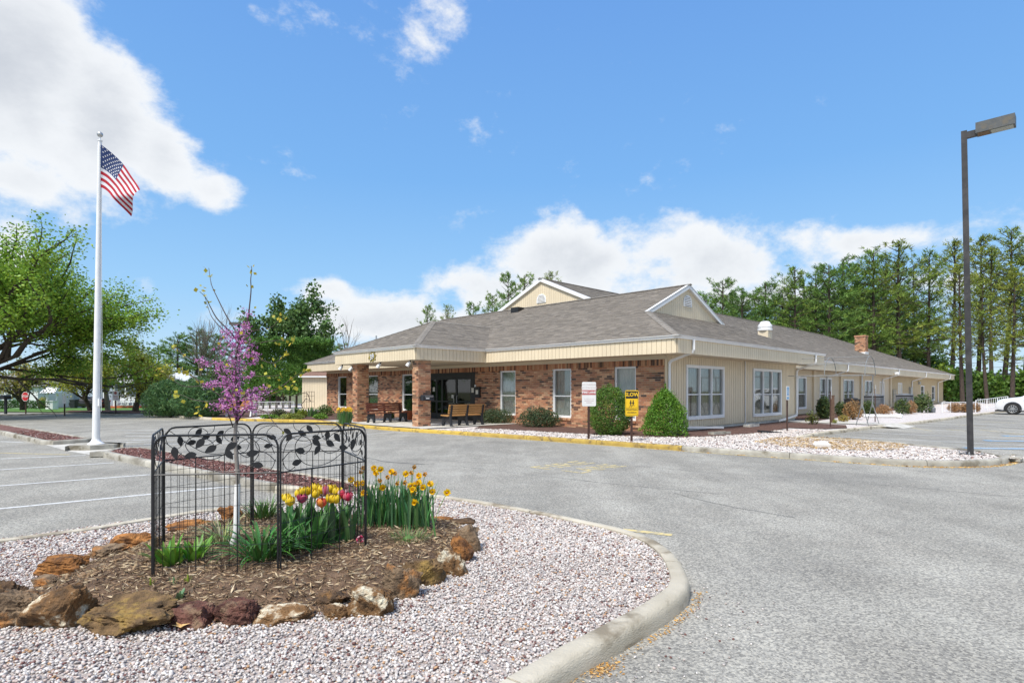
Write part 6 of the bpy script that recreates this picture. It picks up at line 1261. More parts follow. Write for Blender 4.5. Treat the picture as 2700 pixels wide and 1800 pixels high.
for lb, u, v, w, h, c, n, sz, asp in [('sparse rose bush beside the side walk corner',2141,1120,32,36,(.10,.12,.03),240,(.06,.12),.6),('dark holly against the black condenser',2172,1104,34,56,HOL,1400,(.07,.14),.6),('green shrub left of the tan one below the double window',2218,1098,30,38,(.075,.11,.035),900,(.07,.13),.6),('tan dried shrub before the domed condenser',2248,1106,46,46,(.30,.19,.085),1500,(.08,.18),.3),('yellowish tuft by the end of the side walk',2224,1112,26,16,(.34,.27,.07),500,(.08,.18),.15),('tiny yellow-green tuft beside the wooden post',2202,1116,12,10,(.28,.30,.05),200,(.05,.1),.2),('dark shrub in front of the large grey condenser',2292,1091,30,34,HOL,800,(.07,.14),.6),('round tan grass mound right of the grey condenser',2330,1094,36,26,TAN,1500,(.10,.24),.12),('holly shrub below the louvre vent',2378,1093,34,40,HOL,900,(.08,.15),.6),('tan grass mound by the second grey condenser',2402,1091,26,32,TAN,1200,(.12,.26),.12),('tall holly near the far end of the wall',2432,1088,42,48,HOL,1400,(.09,.16),.6),('tan ornamental grass left behind the white railing',2517,1087,30,24,TAN,1300,(.12,.26),.12),('tan ornamental grass beside the lamp post behind the railing',2543,1087,24,22,TAN,1100,(.12,.26),.12),('tan ornamental grass right of the lamp post',2572,1086,22,22,TAN,1000,(.12,.26),.12)]:
    shrub('shrub', lb, u, v, w, h, c, n, sz, aspect=asp, shell=.85, lump=.25, up=.6 if asp < .2 else .3, hue=.2)
# juniper mounds, hedge and bed plants at left
shrub('spreading_juniper', 'large green spreading juniper, left one of the pair', 450, 1097, 128, 92, (.10,.20,.07), 9000, (.12,.30), lump=.2, aspect=.22, shell=.5, up=.5, hue=.15)
shrub('spreading_juniper', 'large green spreading juniper, right one of the pair', 530, 1100, 140, 98, (.09,.185,.065), 9000, (.12,.30), lump=.2, aspect=.22, shell=.5, up=.5, hue=.15)
shrub('red_maple_shrub', 'dark red leafed shrub left of the junipers', 408, 1075, 26, 45, (.12,.025,.025), 900, (.12,.22), shell=.8)
y = 47.0; hx0, hx1 = (640-CX)*y/F, (868-CX)*y/F; hh = CH+(HY-903)*y/F; t = thing('arborvitae_hedge', 'tall clipped arborvitae hedge with bare stems below, left of the shed', 'hedge', ((hx0+hx1)/2, y+.8, 0))
N = 26000; C = np.stack([RNG.uniform(-.5, .5, N)*(hx1-hx0), RNG.uniform(-1, 1, N), RNG.uniform(.0, 1, N)], 1); zb = 1.25; f = C[:, 2]; C[:, 2] = zb+(hh-zb)*f+.18*np.sin(C[:, 0]*4.1)*f+RNG.normal(size=N)*.06; edge = np.sign(C[:, 1])*(.62+.32*np.abs(C[:, 1])**.35)*(1-.25*f); C[:, 1] = edge+.10*np.sin(C[:, 0]*3.3+f*5); top = RNG.random(N) < .22; C[top, 2] = hh-.1+.30*np.abs(np.sin(C[top, 0]*2.3))+.15*np.sin(C[top, 0]*5.1+1)+RNG.normal(size=top.sum())*.16; C[top, 1] = RNG.uniform(-.8, .8, top.sum())
leafmesh('foliage', C, RNG.uniform(.14,.30,N), shade(N,(.10,.21,.035),.35,.15), M['leaf'], t, aspect=.4, d=np.array((0,0,-.2)))
for k in range(13): m = MB(); xx = (hx1-hx0)*(-.47+k*.078); m.tube([(xx,0,-.1),(xx+.05,0,1.6),(xx,0,3.0)], [.10,.08,.05], 6); m.build('stem', M['bark'], t, 60)
for lb, u, v, w, h, c, n, sz in [('low bright green groundcover by the railing',710,1103,46,10,(.12,.24,.03),700,(.06,.12)),('grey-green mound before the railing',735,1101,40,22,(.10,.12,.05),700,(.06,.12)),('yellow-green groundcover in the left bed',770,1106,62,16,(.20,.25,.05),1000,(.06,.12)),('round golden shrub in the left bed',797,1101,26,22,(.20,.26,.03),900,(.05,.1)),('small dark green bush beside the shed corner',778,1092,24,18,(.07,.15,.03),500,(.06,.12)),('bright lime plant near the brick corner',846,1105,34,14,(.16,.30,.04),700,(.06,.12)),('soft green bush left of the first brick window',858,1097,40,28,(.11,.18,.05),800,(.07,.14)),('low plant behind the dark brown bench',1030,1104,20,18,(.10,.18,.05),300,(.07,.14))]:
    shrub('bed_plant', lb, u, v, w, h, c, n, sz, shell=.8, lump=.2)
def iris(lb, u, v, wpx, hpx, n, fl=None):
    x, y, _ = P(u, v, .1); t = thing('flower_clump', lb, 'plant', (x, y, .1)); m = MB(); hm = hpx*y/F; rd = wpx*y/F*.45
    for k in range(n): a = random.uniform(0, 6.28); r0 = rd*random.random()**.5; blade(m, (r0*math.cos(a), r0*math.sin(a), 0), a, hm*random.uniform(.7,1.1), .05, random.uniform(.02,.3), random.uniform(.1,.6), .2, 4, gc((.09,.19,.06)))
    m.build('leaves', M['tulip_leaf'], t)
    if fl: N = 90; an = RNG.uniform(0, 6.28, N); rr = rd*1.15*np.sqrt(RNG.random(N)); C = np.stack([rr*np.cos(an), rr*np.sin(an), hm*RNG.uniform(.8,1.12,N)], 1); leafmesh('blossoms', C, RNG.uniform(.07,.13,N), shade(N, (.80,.50,.03), .15, .05), M['petal'], t, aspect=.9)
iris('iris-like leaf clump in front of the beige shed', 822, 1098, 30, 26, 70); iris('clump of yellow daffodils left of the porch pillar', 908, 1117, 44, 38, 120, True)
# ---- redbud in the fenced bed: branches traced, depth added
M['redbud_bark'] = mk('redbud_bark', (.055,.038,.035), (.10,.075,.065), 20, .8); M['trunk_grey'] = mk('young_grey_bark', (.22,.195,.17), (.29,.26,.23), 18, .8)
TY = 5.2; tx, _, _ = PY(622, 1400, TY); tz = bz(tx, TY); rb = thing('redbud_tree', 'young redbud with pink blossom inside the wire fence', 'tree', (tx, TY, tz))
def RP(u, v, dy=0): x, y, z = PY(u, v, TY+dy); return (x-tx, y-TY, z-tz)
m = MB(); m.tube([(0.02,0,-.05), RP(624,1330), RP(627,1250), RP(620,1160), RP(622,1115)], [.024,.021,.019,.017,.016], 9); m.build('trunk', M['trunk_grey'], rb, 60)
m = MB(); m.tube([RP(612,1440,-.02), RP(623,1400,-.015), RP(626,1276)], [.030,.026,.025], 10); m.build('trunk_guard', M['sign_white'], rb, 60)
zA = lambda q: [(480+a*.2806, 680+b_*.2806) for a, b_ in q]; zB_ = lambda q: [(380+a*.1956, 960+b_*.1956) for a, b_ in q]
# (points, start radius, depth drift, blossom span (from,to), yellow leaves at tip)
BR = [(zA([(512,1568),(515,1450),(520,1300),(505,1150),(500,1000),(520,860),(545,760),(590,650),(620,560),(637,420),(648,300),(645,200),(655,120),(650,75)]), .014, .0, (.08,.62), 8),
 (zA([(540,790),(505,690),(470,630),(410,530),(330,370),(280,260),(262,170),(252,95)]), .008, .12, (.05,.25), 7), (zA([(530,800),(450,690),(330,570),(262,450),(220,370),(165,315)]), .008, -.15, (.1,.3), 7), (zA([(480,760),(380,670),(290,570),(250,480),(205,330)]), .006, .2, (.1,.4), 4),
 (zA([(500,1330),(450,1250),(400,1120),(350,1000),(330,900),(350,830)]), .009, -.12, (.1,1), 1), (zA([(505,1210),(420,1190),(300,1180),(180,1160),(100,1110),(20,1080),(-60,1060)]), .007, .25, (.12,.75), 8),
 (zA([(350,1000),(240,985),(130,960),(40,930),(-20,880),(-70,830)]), .007, .1, (.15,.5), 6), (zB_([(1130,280),(900,270),(760,290),(560,300),(440,250),(290,140),(220,90)]), .006, -.2, (.05,.5), 7), (zB_([(1250,780),(1230,690),(1160,470),(1040,430),(900,340),(760,250),(620,150),(500,80)]), .008, -.25, (.1,.75), 7),
 (zB_([(1230,470),(1100,440),(980,480),(820,500),(640,470),(520,420),(400,400)]), .006, .3, (.1,.35), 6), (zB_([(1240,600),(1060,570),(900,580),(800,600),(720,610)]), .006, -.3, (.1,.8), 6),
 (zB_([(1200,850),(1140,680),(1080,500),(1040,430)]), .006, -.1, (.7,1), 0), (zB_([(1262,560),(1380,400),(1500,360),(1740,350),(1880,280),(1980,200),(2130,110),(2240,90)]), .008, .1, (.12,.72), 14), (zB_([(1270,500),(1420,470),(1600,460),(1720,410),(1830,370),(1960,290),(2040,250)]), .006, -.2, (.1,.55), 10),
 (zB_([(1250,780),(1380,620),(1480,600),(1640,640),(1700,720),(1800,840),(1900,920)]), .008, -.15, (.1,.62), 1), (zA([(560,860),(620,830),(720,800),(830,780),(960,770),(1010,760)]), .006, .15, (.1,.62), 9), (zA([(530,930),(600,900),(700,910),(760,960),(860,985),(960,930),(1010,900)]), .006, -.15, (.1,.65), 9), (zA([(540,830),(640,700),(740,670),(840,650),(900,590),(960,540)]), .005, .25, (.05,.2), 9),
 (zA([(560,1000),(620,1000),(700,960),(760,970)]), .006, .1, (.05,1), 1), (zA([(520,1130),(600,1120),(700,1110),(830,1110),(915,1100)]), .005, -.1, (.2,.7), 6), (zA([(530,1400),(600,1300),(660,1270),(740,1250),(830,1210)]), .007, .2, (.15,.95), 3), (zA([(520,1460),(620,1400),(680,1390),(760,1420)]), .006, -.2, (.1,1), 0), (zA([(510,1440),(440,1420),(330,1390),(250,1390)]), .006, -.25, (.1,1), 0), (zA([(505,1080),(440,1050),(340,1040),(290,980)]), .006, .15, (.2,1), 0), (zA([(500,950),(420,900),(350,860),(310,870)]), .006, -.1, (.2,1), 0), (zA([(530,850),(440,800),(390,720)]), .006, .15, (.2,1), 1)]
PK, YL = [], []
for i, (q, r, dy, (f0, f1), ny) in enumerate(BR):
    q3 = [RP(a, b_, dy*(k/(len(q)-1))**.8) for k, (a, b_) in enumerate(q)]; c = catmull(q3, 4); n = len(c); m = MB(); m.tube(c, [max(.0022, r*(1-.85*k/n)) for k in range(n)], 5, cap=False); m.build('branch', M['redbud_bark'], rb, 60)
    for k in range(n-1):
        t = k/(n-1)
        f1_ = f1 if i == 0 else f0+(f1-f0)*(.45 if f1 < .9 else .6)
        if f0 <= t <= f1_ and random.random() < .86:
            L = np.linalg.norm(c[k+1]-c[k])
            for _ in range(int(L*(230 if i == 0 else 150))+1): f = random.random(); PK.append(c[k]*(1-f)+c[k+1]*f+RNG.normal(size=3)*(.028 if i == 0 else .018))
    for k in range(ny):
        t = 1-.33*random.random()**1.4 if k else 1.0; j = min(int(t*(n-1)), n-1); YL.append(c[j]+RNG.normal(size=3)*.022)
for k in range(110): j = random.randrange(len(PK)); YL.append(PK[j]+RNG.normal(size=3)*.05) if k % 3 == 0 else None
PK = np.array(PK); K = 6; C = np.repeat(PK, K, 0)+RNG.normal(size=(len(PK)*K, 3))*.011; N = len(C); pc = np.array([(.62,.20,.52),(.70,.30,.62),(.50,.12,.40),(.76,.42,.68)])[RNG.integers(0, 4, N)]*RNG.uniform(.85, 1.15, (N, 1))
leafmesh('blossom', C, RNG.uniform(.011,.020,N), pc, M['petal'], rb, aspect=.75)
YL = np.array(YL); N = len(YL); leafmesh('young_leaves', YL, RNG.uniform(.028,.052,N), shade(N,(.50,.44,.05),.25,.15), M['petal'], rb, aspect=.85, droop=.5)
# ================================================================ houses, vehicles and street things beyond the car park
M['clap_white'] = mk('white_clapboard', (.66,.67,.68), (.70,.71,.71), 2, .6); M['clap_blue'] = mk('blue_grey_clapboard', (.33,.39,.46), (.37,.43,.50), 2, .6); M['clap_green'] = mk('green_grey_clapboard', (.11,.155,.14), (.14,.19,.17), 2, .7)
M['roof_grey'] = mk('grey_roof', (.17,.165,.165), (.23,.225,.22), 6, .9); M['roof_pale'] = mk('pale_roof', (.45,.47,.50), (.52,.54,.56), 3, .8); M['roof_brown'] = mk('brown_shed_roof', (.17,.10,.08), (.23,.14,.11), 12, .9)
M['shutter'] = mk('blue_shutter', (.10,.16,.30), (.12,.19,.34), 4, .6)
def house(name, label, u0, u1, Y, ztop, roof_h, wall, roof, wins, depth=9, gable=False, dz=.17, over=.35):
    x0, x1 = (u0-CX)*Y/F, (u1-CX)*Y/F; zb = gz((x0+x1)/2, Y); w = x1-x0; t = thing(name, label, 'house', ((x0+x1)/2, Y, zb)); h = ztop-zb; m = MB()
    m.box(-w/2, w/2, .02, depth, 0, h)
    if gable: m.prism([(-w/2, h), (w/2, h), (0, h+roof_h)], lambda a, c, q: (a, q, c), .02, depth)
    wl = m.build('wall', wall, t); k = 0; z = .1
    while z < h+(roof_h if gable else 0)-.1:                              # lapped boards on the front
        hw = w/2 if z < h else w/2*(1-(z-h)/roof_h); b = MB(); b.add([(-hw, -.012, z), (hw, -.012, z), (hw, .018, z+dz), (-hw, .018, z+dz)], [(0,1,2,3)]); b.add([(-hw, -.012, z), (-hw, .018, z), (hw, .018, z), (hw, -.012, z)], [(0,1,2,3)]); b.build('clapboard', wall, wl); z += dz
    r = MB()
    if gable:
        for s in (-1, 1): r.add([(0, -over, h+roof_h+.1), (s*(w/2+over), -over, h-over*roof_h/(w/2)+.1), (s*(w/2+over), depth+over, h-over*roof_h/(w/2)+.1), (0, depth+over, h+roof_h+.1), (0, -over, h+roof_h-.05), (s*(w/2+over), -over, h-over*roof_h/(w/2)-.05), (s*(w/2+over), depth+over, h-over*roof_h/(w/2)-.05), (0, depth+over, h+roof_h-.05)], [(0,1,2,3),(4,7,6,5),(0,4,5,1),(1,5,6,2)])
    else: r.add([(-w/2-over, -over, h), (w/2+over, -over, h), (w/2+over, depth+over, h), (-w/2-over, depth+over, h), (-w/2+depth*.4, depth/2, h+roof_h), (w/2-depth*.4, depth/2, h+roof_h), (-w/2-over, -over, h-.12), (w/2+over, -over, h-.12)], [(0,1,5,4),(1,2,5),(2,3,4,5),(3,0,4),(0,6,7,1)])
    r.build('roof', roof, t)
    for (uu0, uu1, va, vb, kind) in wins:
        a0, a1 = (uu0-CX)*Y/F-(x0+x1)/2, (uu1-CX)*Y/F-(x0+x1)/2; za, zt = CH+(HY-vb)*Y/F-zb, CH+(HY-va)*Y/F-zb; f = MB(); e = .1
        f.box(a0, a0+e, -.06, .03, za, zt); f.box(a1-e, a1, -.06, .03, za, zt); f.box(a0+e, a1-e, -.06, .03, zt-e, zt); f.box(a0+e, a1-e, -.06, .03, za, za+e); f.box(a0+e, a1-e, -.05, .02, (za+zt)/2-.03, (za+zt)/2+.03); wo_ = f.build('window', M['trim'], t); g = MB(); g.box(a0+e, a1-e, -.03, -.02, za+e, zt-e); g.build('pane', M['black'], wo_)
        if 's' in kind:
            for q0, q1 in ((a0-.62, a0-.06), (a1+.06, a1+.62)): s_ = MB(); s_.box(q0, q1, -.05, -.013, za-.1, zt+.1); s_.build('shutter', M['shutter'], t)
        if 'a' in kind:
            n = 8; aw = MB()
            for j in range(n): c = (.72,.73,.74) if j % 2 else (.42,.44,.47); q0, q1 = a0-.1+(a1-a0+.2)*j/n, a0-.1+(a1-a0+.2)*(j+1)/n; aw.add([(q0, -.02, zt+.15), (q1, -.02, zt+.15), (q1, -.75, zt-.55), (q0, -.75, zt-.55)], [(0,1,2,3)], c)
            aw.build('awning', M['petal'] if False else mk('striped_awning', (1,1,1), None, rough=.6), t)
    return t
house('bungalow', 'white clapboard bungalow with blue shutters and striped awning at far left', -110, 100, 74, 2.14, 1.75, M['clap_white'], M['roof_grey'], [(30,54,1026,1051,'sa'),(-30,-4,1026,1060,'a')], 8)
house('bungalow', 'blue-grey gabled house behind the wishing well', 104, 262, 80, 2.9, 2.3, M['clap_blue'], M['roof_grey'], [(112,123,1026,1037,'')], 10, True)
ph = house('bungalow', 'grey house with white porch posts behind the rocking chairs', 286, 402, 78, 2.75, 1.9, M['clap_blue'], M['roof_grey'], [(312,320,1033,1049,''),(323,331,1033,1049,''),(334,342,1033,1049,'')], 8)
for xx in (-2.3, -.9, .6, 2.2): m = MB(); m.box(xx-.07, xx+.07, -1.95, -1.81, .3, 3.4); m.build('porch_post', M['trim'], ph)
m = MB(); m.box(-2.7, 2.6, -2.1, -.02, 0, .32); m.build('brick_porch', M['terracotta'], ph); m = MB(); m.box(-2.8, 2.7, -2.2, -.4, 3.4, 3.55); m.build('porch_roof', M['trim'], ph)
house('bungalow', 'distant house with pale roof above the juniper shrubs', 395, 505, 92, 3.2, 1.3, M['clap_white'], M['roof_pale'], [], 6)
def rocker(label, u):
    Y = 75.6; x = (u-CX)*Y/F; t = thing('rocking_chair', label, 'chair', (x, Y, gz(x, Y)+.35)); wm_ = M['white_metal']
    for s in (-.28, .28): m = MB(); m.tube([(s, -.5, .08), (s, -.1, .02), (s, .3, .06), (s, .5, .16)], .03, 5); m.build('rocker', wm_, t); m = MB(); m.box(s-.03, s+.03, -.3, -.24, .05, .62); m.box(s-.03, s+.03, -.34, .3, .6, .66); m.build('arm', wm_, t)
    m = MB(); m.box(-.28, .28, -.3, .25, .4, .45); m.build('seat', wm_, t)
    for k in range(5): m = MB(); m.bar((-.24+k*.12, .25, .45), (-.24+k*.12, .45, 1.2), .07, .02); m.build('back_slat', wm_, t)
for lb, u in (('white rocking chair on the porch, left of three', 318), ('white rocking chair on the porch, middle of three', 334), ('white rocking chair on the porch, right of three', 348)): rocker(lb, u)
# ---- clipped hedge, wishing well, mailbox, bin
y = 54.0; zb = gz(-40, y)+.03; x0, x1 = (-60-CX)*y/F, (122-CX)*y/F; t = thing('box_hedge', 'low clipped box hedge across the lawn at left', 'hedge', ((x0+x1)/2, y, zb)); N = 5000
C = np.stack([RNG.uniform(-.5,.5,N)*(x1-x0), RNG.uniform(-.45,.45,N), RNG.uniform(.12,.85,N)], 1); C[:, 2] += .05*np.sin(C[:, 0]*2); leafmesh('foliage', C, RNG.uniform(.07,.14,N), shade(N,(.05,.12,.02),.35,.15), M['leaf'], t, aspect=.7)
x, y = (137-CX)*57/F, 57.0; t = thing('wishing_well', 'white wooden wishing well with pitched roof on the lawn', 'wishing well', (x, y, gz(x, y)+.03)); wm_ = M['white_metal']
m = MB(); m.lathe([(.50,0),(.50,.75),(.56,.76),(.56,.84),(.46,.84),(.46,.2)], 8); m.build('well_tub', wm_, t)
for s in (-.46, .46): m = MB(); m.box(s-.05, s+.05, -.05, .05, .7, 1.75); m.build('post', wm_, t)
m = MB(); m.add([(-.75,-.6,1.6),(.75,-.6,1.6),(.6,0,2.15),(-.6,0,2.15),(-.75,.6,1.6),(.75,.6,1.6)], [(0,1,2,3),(3,2,5,4),(0,3,4),(1,5,2)]); m.build('roof', wm_, t)
x, y, _ = P(15, 1091, 0); t = thing('roadside_mailbox', 'dark post mailbox at the far left by the lawn edge', 'mailbox', (x, y, 0)); m = MB(); m.box(-.06, .06, -.06, .06, 0, 1.0); m.build('post', M['black_plastic'], t); m = MB(); m.prism([(-.15,0),(.15,0)]+[(.15*math.cos(k), .15+.15*math.sin(k)) for k in np.linspace(0, math.pi, 8)], lambda a, c, q: (a, q, 1.0+c), -.3, .3); m.build('box_body', M['black_plastic'], t)
x, y = (195-CX)*72/F, 72.0; t = thing('wheelie_bin', 'dark wheeled bin in front of the parked black car', 'bin', (x, y, gz(x, y)+.03)); m = MB(); m.add([(-.25,-.25,0),(.25,-.25,0),(.25,.25,0),(-.25,.25,0),(-.32,-.33,1.0),(.32,-.33,1.0),(.32,.33,1.0),(-.32,.33,1.0)], [(0,3,2,1),(0,1,5,4),(1,2,6,5),(2,3,7,6),(3,0,4,7)]); m.build('bin_body', M['black_plastic'], t); m = MB(); m.box(-.35,.35,-.37,.36,1.0,1.07); m.build('lid', M['black_plastic'], t)
x, y = (120-CX)*66/F, 66.0; shrub('forsythia', 'round yellow-green bush against the blue-grey house', 112, 1060, 22, 28, (.32,.30,.04), 900, (.09,.17), zz=gz(x, y), Y=66, shell=.8)
# ---- street signs
x, y, _ = P(67, 1093, 0); t = thing('stop_sign', 'red octagonal stop sign on a dark post', 'sign', (x, y, 0), R(-14)); zt = CH+(HY-1045)*y/F; m = MB(); m.box(-.03,.03,0,.05,0,zt+.2); m.build('post', M['post_brown'], t)
oc = lambda r: [(r*math.cos(R(22.5+45*k)), r*math.sin(R(22.5+45*k))) for k in range(8)]
m = MB(); m.prism(oc(.325), lambda a, c, q: (a, -q, zt+c), .0, .01); m.build('sign_border', M['sign_white'], t); m = MB(); m.prism(oc(.295), lambda a, c, q: (a, -q, zt+c), .011, .014); m.build('sign_face', mk('stop_red', (.50,.015,.02), (.55,.02,.03), 5, .4), t); text('sign_lettering', 'STOP', .22, M['sign_white'], t, (0, -.02, zt), FR, .001, .006, 1.0)
def small_sign(lb, u, vb, vt, w, h, red=False, rz=0):
    x, y, _ = P(u, vb, .05); zt = CH+(HY-vt)*y/F-.05; t = post_sign('parking_sign', lb, (x, y, .05), w, h, zt, rz, M['sign_white'], .035)
    if red:
        m = MB(); m.prism([(.10*math.cos(k), zt-.14+.10*math.sin(k)) for k in np.linspace(0, 6.28, 13)[:-1]], lambda a, c, q: (a, -.021-q, c), 0, .002); m.build('red_disc', M['sign_red'], t)
        for z in (.30, .40, .50): m = MB(); m.box(-w*.4, w*.4, -.0225, -.0205, zt-z-.035, zt-z); m.build('print_line', M['sign_red'], t)
small_sign('small white sign edge of the lawn, between the well and flagpole', 170, 1094, 1043, .22, .5)
small_sign('white no parking sign with red print near the porch house', 305, 1092, 1030, .40, .62, True)
small_sign('narrow white sign on dark post before the junipers', 451, 1098, 1028, .24, .52)
# ---- shed, trellis and railing left of the building
Y = 46.0; x0, x1 = (797-CX)*Y/F, (905-CX)*Y/F; w = x1-x0; t = thing('garden_shed', 'beige shed with brown shingle roof beside the brick end wall', 'shed', ((x0+x1)/2, Y, 0)); zt = CH+(HY-990)*Y/F
m = MB(); m.box(-w/2, w/2, 0, 2.4, -.05, zt); wl = m.build('wall', M['siding_gap'], t); k = -w/2
while k < w/2-.05: b = MB(); b.box(k, min(k+.19, w/2), -.015, -.001, 0, zt-.02); b.build('wall_board', M['siding'], wl); k += .2
m = MB(); zr_ = zt+1.15; m.add([(-w/2-.2,-.25,zt-.06),(w/2+.2,-.25,zt-.06),(w/2+.2,2.6,zt-.06),(-w/2-.2,2.6,zt-.06),(0,-.1+1.2,zr_)], [(0,1,4),(1,2,4),(2,3,4),(3,0,4),(0,3,2,1)]); m.build('roof', M['roof_brown'], t)
m = MB(); m.box(-w/2-.22, w/2+.22, -.27, -.251, zt-.14, zt-.03); m.build('eave_trim', M['trim'], t)
x, y, _ = P(815, 1092, .1); t = thing('trellis', 'rusty wire trellis with bare vine before the shed', 'trellis', (x, y, .1)); 
for k in range(5): m = MB(); m.tube([(-.32+k*.16,0,0),(-.32+k*.16,0,1.45)], .012, 4); m.build('upright', M['post_brown'], t)
for z in (.4, .8, 1.15, 1.42): m = MB(); m.tube([(-.33,0,z),(.33,0,z)], .01, 4); m.build('crossbar', M['post_brown'], t)
m = MB(); m.tube([(-.2,0,0),(-.5,0,.6),(-.2,.05,1.0),(.1,0,.8),(-.1,0,1.3),(-.6,0,1.35),(-.9,0,1.1)], .025, 5); m.build('vine', M['bark'], t)
def railing(name, label, a, b, h, n, mat, post=.025, pick=.009):
    a, b = Vector(a), Vector(b); t = thing(name, label, 'railing', tuple(a)); d = b-a
    for z, r in ((h, .022), (.12, .016)): m = MB(); m.tube([(0,0,z), tuple(d+Vector((0,0,z)))], r, 6); m.build('rail', mat, t)
    for k in range(n+1):
        q = d*(k/n); big = k % max(1, n//3) == 0; m = MB(); m.tube([tuple(q+Vector((0,0,0 if big else .12))), tuple(q+Vector((0,0,h)))], post if big else pick, 5); m.build('post' if big else 'picket', mat, t)
    return t
q0, q1 = P(668, 1097, .05), P(775, 1095, .05); railing('metal_railing', 'white metal picket railing in front of the hedge at left', q0, q1, .85, 27, M['white_metal'])
# ---- white ramp railing at right
q0, q1 = P(2484, 1087, .1), P(2572, 1086, .1); railing('ramp_railing', 'white two-rail handrail starting at the building corner', (q0[0], q0[1], .09), (q1[0], q1[1], .09), .70, 4, M['white_metal'], .03, .025)
q0, q1 = P(2573, 1085, .1), P(2640, 1083, .1); rr = railing('ramp_railing', 'white picket ramp railing rising towards the white car', (q0[0], q0[1], .10), (q1[0]+1.5, q1[1]+1.2, .35), .80, 15, M['white_metal'], .035, .015)
x, y, _ = P(2457, 1087, .1); m = MB(); m.lathe([(.20,0),(.22,.30),(.10,.45),(.08,.75),(.12,.80),(.10,.88),(.03,.92)], 12); tag(m.build('ash_urn', M['ac_grey'], None, 40, (x, y, .09)), 'dark grey smoking urn by the far end of the wall', 'urn')
